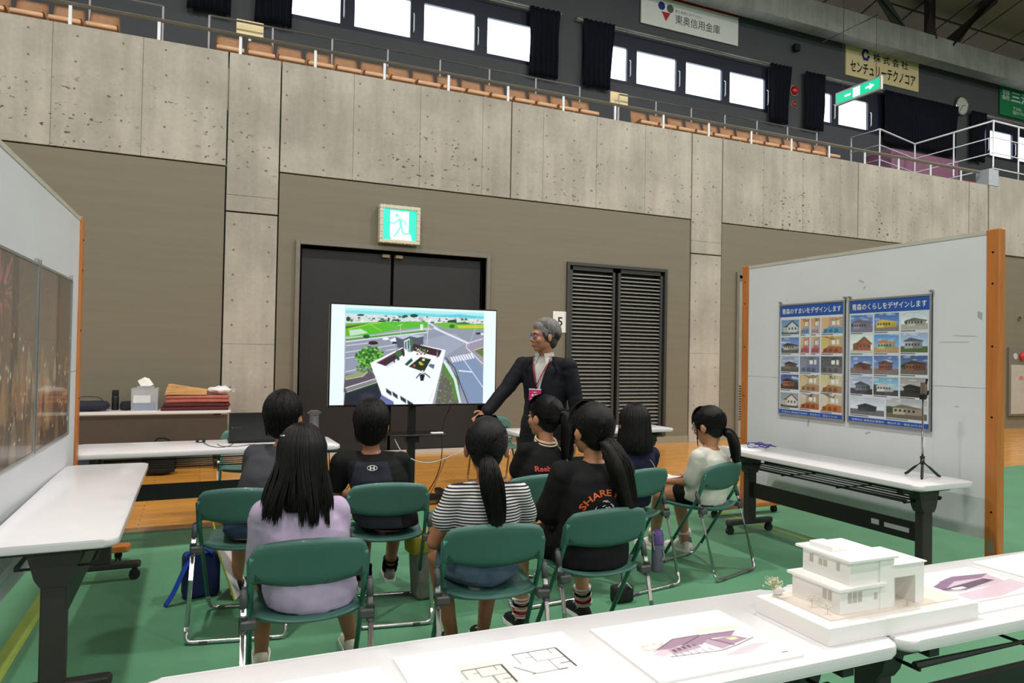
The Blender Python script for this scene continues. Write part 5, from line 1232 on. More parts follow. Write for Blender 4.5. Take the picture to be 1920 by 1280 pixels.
cloth('cloth_lilac', rgb(186, 168, 198)); cloth('cloth_charcoal', rgb(74, 74, 80)); cloth('cloth_black', rgb(15, 15, 17), .8); cloth('cloth_black2', rgb(20, 20, 22), .85); cloth('cloth_navy', rgb(24, 28, 50)); cloth('cloth_white', rgb(214, 212, 202)); cloth('cloth_denim', rgb(86, 102, 122), .9, .25); cloth('cloth_denim_dark', rgb(62, 76, 102), .9, .2); cloth('cloth_suit', rgb(17, 18, 27), .75, .1); cloth('cloth_trouser', rgb(22, 22, 28), .8); cloth('cloth_grey', rgb(150, 148, 144))
cloth('cloth_slate', rgb(38, 42, 52)); cloth('sock_white', rgb(226, 222, 214)); cloth('sock_red', rgb(184, 30, 40)); cloth('sock_black', rgb(18, 18, 18)); cloth('shoe_white', rgb(216, 208, 196), .6); cloth('shoe_black', rgb(22, 22, 24), .6); cloth('shoe_grey', rgb(120, 116, 112), .6); M('leather_black', rgb(14, 14, 15), .3)
M('print_orange2', rgb(222, 96, 36), .6); M('print_redpink', rgb(214, 56, 60), .6)
def stripe_mat():
    m = cloth('cloth_stripe', rgb(206, 204, 200)); nt = m.node_tree; b = nt.nodes['Principled BSDF']; L = nt.links.new
    tc = nt.nodes.new('ShaderNodeTexCoord'); sx = nt.nodes.new('ShaderNodeSeparateXYZ'); L(tc.outputs['Object'], sx.inputs[0])
    a = nt.nodes.new('ShaderNodeMath'); a.operation = 'MULTIPLY'; a.inputs[1].default_value = 1/0.0128; L(sx.outputs[2], a.inputs[0])
    f = nt.nodes.new('ShaderNodeMath'); f.operation = 'FRACT'; L(a.outputs[0], f.inputs[0]); g = nt.nodes.new('ShaderNodeMath'); g.operation = 'GREATER_THAN'; g.inputs[1].default_value = .52; L(f.outputs[0], g.inputs[0])
    mx = nt.nodes.new('ShaderNodeMix'); mx.data_type = 'RGBA'; L(g.outputs[0], mx.inputs[0]); mx.inputs[6].default_value = (*rgb(212, 210, 206), 1); mx.inputs[7].default_value = (*rgb(36, 36, 52), 1); L(mx.outputs[2], b.inputs['Base Color'])
stripe_mat()
def HB(Mh, k): return Mh @ Matrix.Translation((0, -.004, .002)) @ Matrix.Scale(k, 4)
BASE = dict(hk=1.04, top_name='shirt', bot_name='shorts', shoe='shoe_white')

# 1 boy in grey ------------------------------------------------------------
J, o = seated('A', (0.42, 4.02, 1.21), hip=(.05, -.02), sh=.155, ankles=[(0.22, 4.5, .085), (0.48, 4.52, .085)])
p1 = person('child in a charcoal grey T-shirt with short black hair, left in the back row', o[:2], o[2], J, dict(BASE, yaw=-22, pitch=0, top='cloth_charcoal', bot='cloth_denim_dark', top_k=1.06, top_prof=[(.12, .150, .112), (.3, .146, .108), (.6, .152, .108), (.83, .146, .092), (.94, .098, .068), (.985, .064, .060)], leg_cover=.75, shoe='shoe_black'))
obj('hair', hair_short(HB(p1[3], 1.12), 900, random.Random(11), messy=.006), 'hair_black', p1[0], True)

# 2 girl in lilac ----------------------------------------------------------
J, o = seated('B', (0.365, 2.86, 1.15), hip=(.01, -.03), sh=.132, ankles=[(0.275, 3.40, .085), (0.68, 3.40, .085)], knees=[(0.27, 3.26, .485), (0.56, 3.27, .485)])
p2 = person('girl in a lilac long-sleeved top with long loose black hair, in the front row', o[:2], o[2], J, dict(BASE, yaw=-4, pitch=-6, top='cloth_lilac', bot='cloth_black', top_k=1.08, sleeve=1.95, leg_cover=.5, skin='skin_tan', shoe='shoe_white', sleeve_long=(.058, .055, .052, .047, .04), top_prof=[(-.20, .162, .13), (-.05, .172, .135), (.3, .158, .118), (.6, .156, .112), (.83, .146, .094), (.94, .098, .07), (.985, .064, .06)]))
hcB = J['head']; zs = J['neck'].z
def tipsB(az, rs):
    s = math.sin(az); c = round((az+2.35)/.16); cr = random.Random(c*17+3)   # tips gather in locks
    x = hcB.x+.086*s+cr.uniform(-.024, .024)+rs.uniform(-.008, .008); L = .195+cr.uniform(-.045, .055)+rs.uniform(-.02, .01)
    if az < -.35: x -= .035*cr.random()+.02; L -= .02
    y = J['neck'].y-.128+.035*abs(s)+rs.uniform(-.006, .006); return (x, y, hcB.z-L)
Mi = HB(p2[3], 1.06)
bm = hair_long(Mi, tipsB, 1300, random.Random(22)); V3 = lambda x, y: (Vector((x, 0, 0)), Vector((0, y, 0)))
rings_loft(bm, [(hcB+Vector((0, -.025, .03)), *V3(.088, .088)), (hcB+Vector((0, -.032, -.05)), *V3(.094, .082)), (hcB+Vector((0, -.05, -.12)), *V3(.096, .07)), (hcB+Vector((0, -.085, -.15)), *V3(.080, .045)), (hcB+Vector((0, -.11, -.18)), *V3(.06, .02))], 18, 2)
h = obj('hair', bm, 'hair_black', p2[0], True)
bm = bmesh.new(); tube(bm, [Mi @ cap_pt(R(58), a, 1.03) for a in np.linspace(-1.9, -.9, 8)], .004, n=6); obj('hair_clip', bm, 'chrome', h, True)

# 3 boy in black with emblem ------------------------------------------------
J, o = seated('C', (0.875, 3.93, 1.165), hip=(0, -.03), sh=.165, ankles=[(0.93, 4.30, .085), (1.12, 4.42, .085)])
p3 = person('child in a black shirt with a small white emblem under the collar, short hair', o[:2], o[2], J, dict(BASE, yaw=-8, pitch=-4, top='cloth_black', bot='cloth_black', skin='skin_tan', shoe='shoe_grey', top_k=1.08, leg_cover=.7, sock=['sock_black', 'cloth_black'], sock_h=(-.02, .06)))
p3[2].data.materials.append(MATS['cloth_slate']); nx = J['neck'].x
for f in p3[2].data.polygons:
    c = f.center
    if abs(c.x-nx) < .088+.25*max(0, J['neck'].z-.06-c.z) and c.z < J['neck'].z-.045: f.material_index = 1
obj('hair', hair_short(HB(p3[3], 1.12), 1000, random.Random(33), messy=.02, length=.98), 'hair_black', p3[0], True)
nz = J['neck']; Mx = Matrix.Translation(Vector((nz.x, nz.y-.4, nz.z-.085))) @ Matrix.Rotation(R(90), 4, 'X')
drape('emblem', 'H', p3[2], Mx, .026, .018, 'print_white', .03)
def ring_on(top, c, rx, rz_, mat, name, w=.0035):
    tm = top.data; bvh = BVHTree.FromPolygons([q.co for q in tm.vertices], [tuple(q.vertices) for q in tm.polygons]); pts = []
    for i in range(28):
        a = 6.2832*i/28; hit = bvh.ray_cast(Vector((c.x+rx*math.cos(a), c.y-.4, c.z+rz_*math.sin(a))), Vector((0, 1, 0))); pts.append(hit[0] if hit[0] else Vector((c.x, c.y, c.z)))
    bm = bmesh.new(); tube(bm, pts, w*.5, n=5, closed=True); obj(name, bm, mat, top)
ring_on(p3[2], Vector((nz.x, nz.y, nz.z-.076)), .026, .013, 'print_white', 'emblem_ring')

# 4 girl in stripes ----------------------------------------------------------
J, o = seated('D', (1.135, 2.84, 1.17), hip=(-.02, -.02), sh=.142, ankles=[(1.13, 3.23, .085), (1.30, 3.25, .085)], knees=[(1.03, 3.17, .49), (1.31, 3.17, .49)], els=[(0.915, 2.87, .645), (1.375, 2.88, .645)], wrs=[(1.02, 3.10, .57), (1.28, 3.10, .57)])
p4 = person('girl in a black and white striped T-shirt with a long ponytail', o[:2], o[2], J, dict(BASE, yaw=-11, pitch=-3, top='cloth_stripe', bot='cloth_denim', skin='skin_tan', fold=.003, sleeve=.52, sleeve_r=(.050, .050, .054), top_k=.97, top_prof=[(.10, .150, .112), (.3, .146, .106), (.6, .152, .106), (.83, .146, .092), (.94, .098, .068), (.985, .064, .060)], leg_cover=.4, shoe='shoe_black'))
tie = (0, -.108, -.035); h = obj('hair', hair_pulled(HB(p4[3], 1.04), tie, 800, random.Random(44)), 'hair_black', p4[0], True)
tw = p4[3] @ Vector(tie); obj('ponytail', hair_tail([tw, tw+Vector((0, -.040, -.03)), tw+Vector((.010, -.05, -.10)), tw+Vector((.03, -.04, -.19)), tw+Vector((.042, -.035, -.275))], .048, 420, random.Random(45)), 'hair_black', h, True)
bm = bmesh.new(); ellipsoid(bm, tw+Vector((0, -.008, -.004)), (.020, .014, .018)); obj('hair_tie', bm, 'cloth_black', h, True)

# 5 girl in black with strap --------------------------------------------------
J, o = seated('E', (1.935, 3.90, 1.19), hip=(.05, -.02), sh=.145)
p5 = person('girl in a black T-shirt with red lettering and a neck strap', o[:2], o[2], J, dict(BASE, yaw=20, pitch=2, top='cloth_black2', bot='cloth_black', shoe='shoe_black', leg_cover=.7))
tie = (0, -.112, .03); h = obj('hair', hair_pulled(HB(p5[3], 1.05), tie, 800, random.Random(55)), 'hair_black', p5[0], True)
tw = p5[3] @ Vector(tie); obj('ponytail', hair_tail([tw, tw+Vector((.03, -.03, -.0)), tw+Vector((.045, -.035, -.09)), tw+Vector((.045, -.025, -.18)), tw+Vector((.05, -.02, -.27))], .044, 380, random.Random(56)), 'hair_black', h, True)
M('strap_beige', rgb(206, 186, 160), .8, var=.2, vscale=60); M('strap_grey', rgb(170, 172, 176), .7)
nb = J['neck']; bm = bmesh.new(); tube(bm, [nb+Vector((.062*math.cos(a), .064*math.sin(a), .012+.02*math.sin(a))) for a in np.linspace(0, 6.283, 25)[:-1]], .0065, n=8, closed=True); tube(bm, [nb+Vector((.068*math.cos(a), .070*math.sin(a)-.004, -.004+.02*math.sin(a))) for a in np.linspace(0, 6.283, 25)[:-1]], .0055, n=8, closed=True); obj('neck_strap', bm, 'strap_beige', p5[0], True)
bm = bmesh.new(); tube(bm, spline([nb+Vector((.05, -.035, -.01)), nb+Vector((.085, -.085, -.08)), nb+Vector((.11, -.115, -.16)), nb+Vector((.13, -.12, -.25))], 12), .009, n=6, flat=.35); obj('bag_strap', bm, 'strap_grey', p5[0], True)
Mx = Matrix.Translation(Vector((nb.x-.05, nb.y-.4, nb.z-.165))) @ Matrix.Rotation(R(90), 4, 'X'); drape('shirt_lettering', 'Reebok', p5[2], Mx, .15, .032, 'print_redpink', .025)

# 6 girl in black with orange lettering ----------------------------------------
J, o = seated('F', (1.745, 3.00, 1.21), hip=(.0, -.02), sh=.168, ankles=[(1.56, 3.36, .085), (1.95, 3.40, .085)], knees=[(1.52, 3.33, .49), (1.87, 3.33, .49)])
p6 = person('girl in an oversized black T-shirt with orange lettering and a low ponytail', o[:2], o[2], J, dict(BASE, yaw=10, pitch=0, top='cloth_black2', bot='cloth_black', shoe='shoe_black', sock=['sock_white', 'sock_red', 'sock_white', 'sock_black', 'sock_white'], sock_h=(.0, .10), top_k=1.14, sleeve=.95, sleeve_r=(.064, .068, .074), leg_cover=.9, top_prof=[(-.2, .165, .135), (-.05, .17, .135), (.3, .155, .115), (.6, .156, .11), (.83, .150, .094), (.94, .096, .068), (.985, .06, .058)]))
tie = (-.02, -.108, -.045); h = obj('hair', hair_pulled(HB(p6[3], 1.08), tie, 800, random.Random(66)), 'hair_black', p6[0], True)
tw = p6[3] @ Vector(tie); obj('ponytail', hair_tail([tw, tw+Vector((.02, -.04, -.02)), tw+Vector((.05, -.07, -.10)), tw+Vector((.09, -.065, -.20)), tw+Vector((.12, -.07, -.31))], .058, 460, random.Random(67)), 'hair_brownblack', h, True)
bm = bmesh.new()
for i in range(26):
    rs = random.Random(900+i); x = rs.uniform(-.078, -.062); pts = [p6[3] @ Vector((x, lerp(.03, .062, t)+rs.uniform(-.006, .006), lerp(.06, -.10-rs.uniform(0, .05), t))) for t in np.linspace(0, 1, 7)]; strand(bm, pts, .0028)
obj('side_locks', bm, 'hair_black', h, True)
nb = J['neck']; cc = Vector((nb.x-.005, nb.y-.4, nb.z-.245))
Mx = Matrix.Translation(cc+Vector((0, 0, .10))) @ Matrix.Rotation(R(90), 4, 'X'); drape('shirt_lettering', 'SHARE FRE', p6[2], Mx, .26, .030, 'print_orange2', .02, arc=.115)
rs = random.Random(8); bm = bmesh.new(); tm = p6[2].data; bvh = BVHTree.FromPolygons([q.co for q in tm.vertices], [tuple(q.vertices) for q in tm.polygons])
for i in range(26):
    a = rs.uniform(0, 6.28); r = rs.uniform(.018, .062); pts = []
    for q in range(4):
        a2 = a+q*.16; hit = bvh.ray_cast(cc+Vector((r*math.cos(a2), 0, .025+r*.9*math.sin(a2))), Vector((0, 1, 0)))
        if hit[0]: pts.append(hit[0]-Vector((0, .001, 0)))
    if len(pts) == 4: tube(bm, pts, rs.uniform(.0012, .0026), n=4)
obj('shirt_print', bm, 'print_white', p6[2])

# 7 girl in navy ------------------------------------------------------------------
J, o = seated('G', (2.585, 3.90, 1.125), hip=(.04, .0), sh=.15)
p7 = person('girl in a navy top with a chin-length bob, behind the girl with orange lettering', o[:2], o[2], J, dict(BASE, yaw=-12, pitch=-4, top='cloth_navy', bot='cloth_navy', shoe='shoe_black', leg_cover=.8, sleeve=.9))
hc = J['head']; Mi = HB(p7[3], 1.08)
def tipsG(az, rs): p = Mi @ cap_pt(R(100), az, 1.08); return (p.x+(p.x-hc.x)*.12, p.y+(p.y-hc.y)*.1, hc.z-.145+rs.uniform(-.025, .012))
bm = hair_long(Mi, tipsG, 1100, random.Random(77)); rings_loft(bm, [(hc+Vector((0, -.02, .02)), Vector((.08, 0, 0)), Vector((0, .09, 0))), (hc+Vector((0, -.03, -.06)), Vector((.085, 0, 0)), Vector((0, .075, 0))), (hc+Vector((0, -.035, -.13)), Vector((.080, 0, 0)), Vector((0, .062, 0)))], 16, 2); obj('hair', bm, 'hair_black', p7[0], True)
bm = bmesh.new(); nb = J['neck']; tube(bm, spline([nb+Vector((.02, -.066, -.035)), nb+Vector((.06, -.095, -.09)), nb+Vector((.10, -.105, -.16))], 10), .003, n=5); obj('neck_cord', bm, 'strap_grey', p7[0], True)

# 8 girl in white --------------------------------------------------------------------
o = ORG['H']; J, o = seated('H', (3.19, 3.89, 1.105), hip=(.0, -.02), sh=.15, neckz=-.15, ankles=[(3.14, 4.42, .085), (3.33, 4.30, .085)], knees=[(2.97, 4.13, .48), (3.18, 4.2, .48)], els=[(3.05, 3.88, .60), None], wrs=[(3.01, 4.07, .575), None])
p8 = person('girl in a white T-shirt with a low ponytail looking down, beside the right table', o[:2], o[2], J, dict(BASE, yaw=4, pitch=-14, top='cloth_white', bot='cloth_black', shoe='shoe_white', sock=['sock_white'], sock_h=(-.02, .085), top_k=1.08, sleeve=.85, sleeve_r=(.054, .059, .066), fold=.003, leg_cover=.35, curl=50, top_prof=[(-.2, .165, .135), (-.05, .172, .138), (.3, .155, .115), (.6, .154, .11), (.83, .148, .094), (.94, .096, .068), (.985, .06, .058)]))
tie = (.01, -.10, -.055); h = obj('hair', hair_pulled(HB(p8[3], 1.06), tie, 800, random.Random(88)), 'hair_black', p8[0], True)
tw = p8[3] @ Vector(tie); obj('ponytail', hair_tail([tw, tw+Vector((.03, -.03, -.015)), tw+Vector((.055, -.045, -.08)), tw+Vector((.075, -.045, -.15)), tw+Vector((.08, -.05, -.205))], .045, 380, random.Random(89)), 'hair_black', h, True)
bm = bmesh.new()
for i in range(16):
    rs = random.Random(500+i); x = rs.uniform(-.078, -.066); pts = [p8[3] @ Vector((x, lerp(.03, .06, t), lerp(.06, -.10-rs.uniform(0, .03), t))) for t in np.linspace(0, 1, 6)]; strand(bm, pts, .0026)
obj('side_locks', bm, 'hair_black', h, True)
def glasses(Mh, parent, mat):
    g = bpy.data.objects.new('glasses', None); COL.objects.link(g); g.parent = parent
    bm = bmesh.new()
    for s in (-1, 1):
        tube(bm, [Mh @ Vector((s*.030+.022*math.cos(a), .094-.25*abs(s*.03+.022*math.cos(a))**1.4, .0+.016*math.sin(a))) for a in np.linspace(0, 6.283, 19)[:-1]], .0018, n=5, closed=True)
        tube(bm, [Mh @ Vector((s*.052, .088, .004)), Mh @ Vector((s*.074, .06, .004)), Mh @ Vector((s*.080, -.015, .002))], .0018, n=5)
    tube(bm, [Mh @ Vector((-.009, .096, .003)), Mh @ Vector((.009, .096, .003))], .0018, n=5); obj('rim', bm, mat, g, True)
    for s in (-1, 1):
        bm = bmesh.new(); bm.faces.new([bm.verts.new(Mh @ Vector((s*.030+.021*math.cos(a), .093, .015*math.sin(a)))) for a in np.linspace(0, 6.283, 17)[:-1]]); bmesh.ops.solidify(bm, geom=bm.faces[:], thickness=.001); obj('lens', bm, 'glass_blue', g)
glasses(p8[3], p8[0], 'print_black')

# standing man -------------------------------------------------------------------------
rz = R(129); o = (2.395, 4.82, rz)
def L_(x, y, z): return to_local((x, y, z), o)
hc = Vector((.0, .035, 1.715-.128*1.02)); nb = Vector((0, -.005, 1.425))
J = {'head': hc, 'neck': nb, 'hip': Vector((0, 0, .90)), 'sh_l': Vector((-.19, -.005, 1.36)), 'sh_r': Vector((.19, -.005, 1.36)),
     'el_r': Vector((.285, .11, 1.165)), 'wr_r': Vector((.345, .30, 1.0)), 'hd_r': Vector((.32, .7, -.5)), 'pm_r': Vector((-.7, .5, .3)),
     'el_l': Vector((-.255, -.03, 1.06)), 'wr_l': Vector((-.262, .03, .815)), 'hd_l': Vector((0, .08, -1)), 'pm_l': Vector((1, 0, 0)),
     'kn_l': Vector((-.10, .02, .49)), 'kn_r': Vector((.10, .02, .49)), 'an_l': Vector((-.12, -.02, .085)), 'an_r': Vector((.12, -.01, .085)), 'toe_l': Vector((-.2, 1, 0)), 'toe_r': Vector((.2, 1, 0))}
pm = person('man in a dark suit jacket and white shirt pointing at the television', o[:2], rz, J, dict(k=1.18, hk=1.02, yaw=-40, pitch=-2, skin='skin_man', top='cloth_suit', top_name='jacket', bot='cloth_trouser', bot_name='trousers', sleeve=1.93, leg_cover=1.94, shoe='leather_black', sole='black_plain', shoe_k=1.0, fold=.005, curl=18, vox=.0058,
     sleeve_long=(.058, .055, .050, .046, .040), pant_long=(.088, .078, .066, .060, .058), top_prof=[(-.27, .155, .115), (-.1, .150, .112), (.1, .148, .108), (.35, .142, .102), (.6, .156, .108), (.84, .158, .090), (.945, .085, .068), (.99, .052, .050)]))
Mh = pm[3]
bm = bmesh.new(); Mg = Mh @ Matrix.Translation((0, -.010, .004)) @ Matrix.Scale(1.03, 4); hair_cap(bm, Mg, fringe=False, extra=[((0, .030, .066), (.064, .058, .042))]); rs = random.Random(99)
for i in range(1100):
    az = rs.uniform(-math.pi, math.pi); f = abs(az)/math.pi; end = R(float(np.interp(f, [0, .3, .46, .58, .75, 1], [132, 126, 98, 74, 60, 54])))+rs.uniform(-.1, .06); st = rs.uniform(.02, end*.5); lift = rs.uniform(1.01, 1.06); tw = rs.uniform(-.1, .5)*(1 if az > 0 else -1)*f
    strand(bm, [Mg @ cap_pt(lerp(st, end, t), az+tw*t, lift+.025*math.sin(t*3)) for t in np.linspace(0, 1, 8)], rs.uniform(.002, .0036), n=3)
hair_mat('hair_dark_grey', rgb(62, 60, 58), .55)
mh = obj('hair', bm, ['hair_grey', 'hair_dark_grey'], pm[0], True); zc = hc.z
for f in mh.data.polygons:
    if f.center.z < zc+.012+.02*math.sin(f.center.x*160): f.material_index = 1
pass; glasses(Mh, pm[0], 'frame_blue')
# white shirt front, collar, lapels, lanyard and name tag laid on the jacket
tm = pm[2].data; bvh = BVHTree.FromPolygons([q.co for q in tm.vertices], [tuple(q.vertices) for q in tm.polygons])
def front(x, z, lift=.004):
    h_ = bvh.ray_cast(Vector((x, .6, z)), Vector((0, -1, 0))); return (h_[0] if h_[0] else Vector((x, .06, z)))+Vector((0, lift, 0))
bm = bmesh.new(); g = []
for i in range(15):
    t = i/14; z = lerp(1.435, 1.16, t); w = lerp(.088, .004, t**.8); g.append([bm.verts.new(front(w*u, min(z, 1.41), .005)+Vector((0, 0, z-min(z, 1.41)))) for u in np.linspace(-1, 1, 7)])
for a, b in zip(g, g[1:]):
    for i in range(6): bm.faces.new((a[i], a[i+1], b[i+1], b[i]))
bmesh.ops.solidify(bm, geom=bm.faces[:], thickness=.004); cloth('cloth_dress_white', rgb(244, 242, 240)); sf = obj('dress_shirt', bm, 'cloth_dress_white', pm[0], True)
bm = bmesh.new(); rows = []
for a in np.linspace(.35, 6.283-.35, 30): rows.append((bm.verts.new(nb+Vector((.068*math.sin(a), .062*math.cos(a)+.004, -.005-.012*math.cos(a)))), bm.verts.new(nb+Vector((.062*math.sin(a), .056*math.cos(a), .045-.012*math.cos(a))))))
for a, b in zip(rows, rows[1:]): bm.faces.new((a[0], b[0], b[1], a[1]))
bmesh.ops.solidify(bm, geom=bm.faces[:], thickness=.004); obj('collar_band', bm, 'cloth_dress_white', sf, True)
for s in (-1, 1):
    bm = bmesh.new(); pts = [nb+Vector((s*.018, .066, .028)), nb+Vector((s*.062, .040, .035)), nb+Vector((s*.078, .052, -.02)), nb+Vector((s*.048, .092, -.055))]
    bm.faces.new([bm.verts.new(p) for p in pts]); bmesh.ops.solidify(bm, geom=bm.faces[:], thickness=.004); obj('collar_wing', bm, 'cloth_dress_white', sf)
    bm = bmesh.new(); P_ = [(s*.09, 1.40), (s*.135, 1.33), (s*.112, 1.30), (s*.12, 1.275), (s*.018, 1.15), (s*.006, 1.16)]
    bm.faces.new([bm.verts.new(front(x, z, .008)) for x, z in P_]); bmesh.ops.solidify(bm, geom=bm.faces[:], thickness=.004); obj('lapel', bm, 'cloth_suit', pm[2])
M('lanyard_red', rgb(170, 20, 48), .6); M('tag_pink', rgb(206, 46, 120), .4); M('tag_clear', rgb(220, 220, 226), .1)
bm = bmesh.new(); pl_ = [nb+Vector((-.055, .03, .02))]+[front(lerp(-.066, .012, t), lerp(1.39, 1.22, t), .013) for t in np.linspace(0, 1, 8)]; pr_ = [nb+Vector((.055, .03, .02))]+[front(lerp(.066, .022, t), lerp(1.39, 1.22, t), .013) for t in np.linspace(0, 1, 8)]
tube(bm, pl_, .004, n=5); tube(bm, pr_, .004, n=5); tube(bm, [pl_[-1], front(.02, 1.185, .015)], .004, n=5); obj('lanyard', bm, 'lanyard_red', pm[0], True)
tgc = front(0.02, 1.14, .018); nt_ = box('name_tag', -.05, .05, tgc.y-.003, tgc.y, 1.065, 1.145, 'tag_pink', pm[0]); nt_.location = (.025, 0, .035); box('tag_holder_top', -.05, .05, tgc.y-.004, tgc.y+.001, 1.145, 1.154, 'tag_clear', nt_)
for (x0, x1, z0, z1) in ((-.012, .012, 1.124, 1.129), (.012, .026, 1.096, 1.112), (-.03, -.016, 1.096, 1.112), (-.012, .002, 1.096, 1.112), (-.036, .036, 1.076, 1.082)): box('tag_mark', x0, x1, tgc.y, tgc.y+.0006, z0, z1, 'print_white', nt_)
for s in (-1, 1):
    bm = bmesh.new(); P_ = [(s*.06, .92), (s*.135, .93), (s*.135, .895), (s*.06, .885)]; bm.faces.new([bm.verts.new(front(x, z, .005)) for x, z in P_]); bmesh.ops.solidify(bm, geom=bm.faces[:], thickness=.004); obj('pocket_flap', bm, 'cloth_suit', pm[2])
# ================================================================ things on the far left table (t3, by the wall)
M('clear_plastic', rgb(226, 230, 236), .15, alpha=.22); M('tissue', rgb(240, 240, 238), .9); M('paper_brown', rgb(196, 150, 96), .8, var=.1, bump=.2, bscale=20); M('blanket_pink', rgb(170, 98, 86), .95, var=.15, bump=.4, bscale=120); M('blanket_maroon', rgb(84, 34, 38), .95, var=.15, bump=.4, bscale=120); M('bag_navy', rgb(24, 26, 44), .8, bump=.3, bscale=30); M('bag_black', rgb(16, 16, 18), .8, bump=.3, bscale=30); M('plastic_white', rgb(230, 230, 232), .4)
H7 = 0.70
tb = thing('tissue_container', 'clear plastic tissue container with a white tissue on the far left table', 'container', (-0.615, 9.42, H7))
bm = bmesh.new()
for (x0, x1, y0, y1) in ((-.14, .14, -.11, -.106), (-.14, .14, .106, .11), (-.14, -.136, -.106, .106), (.136, .14, -.106, .106)): B(bm, x0, x1, y0, y1, 0, .25)
B(bm, -.14, .14, -.11, .11, 0, .004); obj('box_body', bm, 'clear_plastic', tb)
bm = bmesh.new(); B(bm, -.146, .146, -.116, .116, .25, .262, bev=.004); B(bm, -.09, .09, -.06, .06, .262, .285, bev=.004); obj('lid', bm, 'clear_plastic', tb)
bm = bmesh.new(); B(bm, -.11, .11, -.08, .08, .01, .09); obj('blue_pack', bm, 'frame_blue', tb); bm = bmesh.new(); B(bm, -.12, .06, -.09, .09, .09, .17); obj('paper_pack', bm, 'tissue', tb)
bm = bmesh.new(); rs = random.Random(4); vs = [(-.05, -.02, .285), (.05, -.02, .285), (.055, .02, .285), (-.05, .02, .285), (-.085, .0, .345), (-.01, -.01, .39), (.04, .0, .37), (.085, .01, .30)]
v = [bm.verts.new(p) for p in vs]
for f in ((0, 1, 5, 4), (1, 7, 6, 5), (2, 3, 4, 5), (2, 5, 6, 7), (0, 4, 3), (1, 2, 7)): bm.faces.new([v[i] for i in f])
obj('tissue', bm, 'tissue', tb)
def folded_cloth(label, x, y, z, w, d, h, mat, seed, layers=3):
    bm = bmesh.new()
    for l in range(layers):
        z0 = l*h/layers; hh = h/layers; sx = random.Random(seed+l).uniform(-.012, .012)
        fs = B(bm, -w/2+sx, w/2+sx, -d/2, d/2, z0, z0+hh*1.02, bev=hh*.45, seg=3)
    bmesh.ops.subdivide_edges(bm, edges=bm.edges[:], cuts=2, use_grid_fill=True)
    for vv in bm.verts:
        n_ = noise.noise(Vector((vv.co.x*9+seed, vv.co.y*9, vv.co.z*30))); vv.co.z = max(0, vv.co.z+(.008*n_-.02*max(0, abs(vv.co.x)/(w/2)-.8))*(vv.co.z > .004)); vv.co.x += .016*noise.noise(Vector((vv.co.z*30, vv.co.y*7, seed)))
    return tag(obj('folded_blanket', bm, mat, None, True, (x, y, z)), label, 'blanket', 'folded blankets')
folded_cloth('folded maroon blanket at the bottom of the pile on the far left table', -0.06, 9.38, H7, .74, .34, .085, 'blanket_maroon', 1, 2)
folded_cloth('folded salmon pink blanket on top of the maroon one', -0.045, 9.38, H7+.092, .70, .33, .085, 'blanket_pink', 5, 2)
pb = thing('paper_bag', 'brown paper bag lying on the folded blankets', 'paper bag', (-0.14, 9.34, H7+.186), R(-4))
bm = bmesh.new(); vs = [(-.26, -.10, .0), (.20, -.10, 0), (.20, .10, 0), (-.24, .10, 0), (-.22, -.09, .125), (.20, -.085, .06), (.20, .085, .055), (-.2, .09, .12)]
v = [bm.verts.new(p) for p in vs]
for f in ((0, 1, 5, 4), (1, 2, 6, 5), (2, 3, 7, 6), (4, 5, 6, 7), (0, 3, 2, 1), (3, 0, 4, 7)): bm.faces.new([v[i] for i in f])
bmesh.ops.subdivide_edges(bm, edges=bm.edges[:], cuts=3, use_grid_fill=True)
for vv in bm.verts: vv.co += Vector((0, .012*noise.noise(vv.co*12), .012*noise.noise(vv.co*14+Vector((5, 5, 5))))) if vv.co.z > .01 else Vector()
obj('bag_body', bm, 'paper_brown', pb); bm = bmesh.new(); tube(bm, spline([(.2, -.03, .05), (.27, -.02, .03), (.27, .03, .03), (.2, .03, .05)], 12), .004, n=5); obj('bag_handle', bm, 'paper_brown', pb)
wb = thing('plastic_bag', 'crumpled white plastic bag beside the brown paper bag', 'plastic bag', (0.20, 9.40, H7+.186))
bm = bmesh.new(); ellipsoid(bm, (0, 0, .048), (.14, .1, .048), u=24, v=14)
for vv in bm.verts: vv.co = Vector((vv.co.x, vv.co.y, max(0, vv.co.z+.02*noise.noise(vv.co*18))))+Vector((.012, 0, 0))*noise.noise(vv.co*22)
obj('bag_body', bm, 'plastic_white', wb, True); bm = bmesh.new(); tube(bm, spline([(.1, -.02, .05), (.17, -.04, .06), (.18, .0, .03), (.12, .02, .03)], 12), .008, n=6, flat=.4); obj('bag_handle', bm, 'plastic_white', wb, True)
th = thing('thermos_flask', 'black thermos flask standing against the grey wall', 'flask', (-0.93, 9.46, H7))
bm = bmesh.new(); lathe(bm, [(.036, 0), (.038, .01), (.038, .15), (.034, .17)], 20); obj('flask_body', bm, 'black_plain', th, True); bm = bmesh.new(); lathe(bm, [(.033, .17), (.036, .18), (.036, .225), (.03, .235)], 20); obj('flask_cap', bm, 'bag_black', th, True)
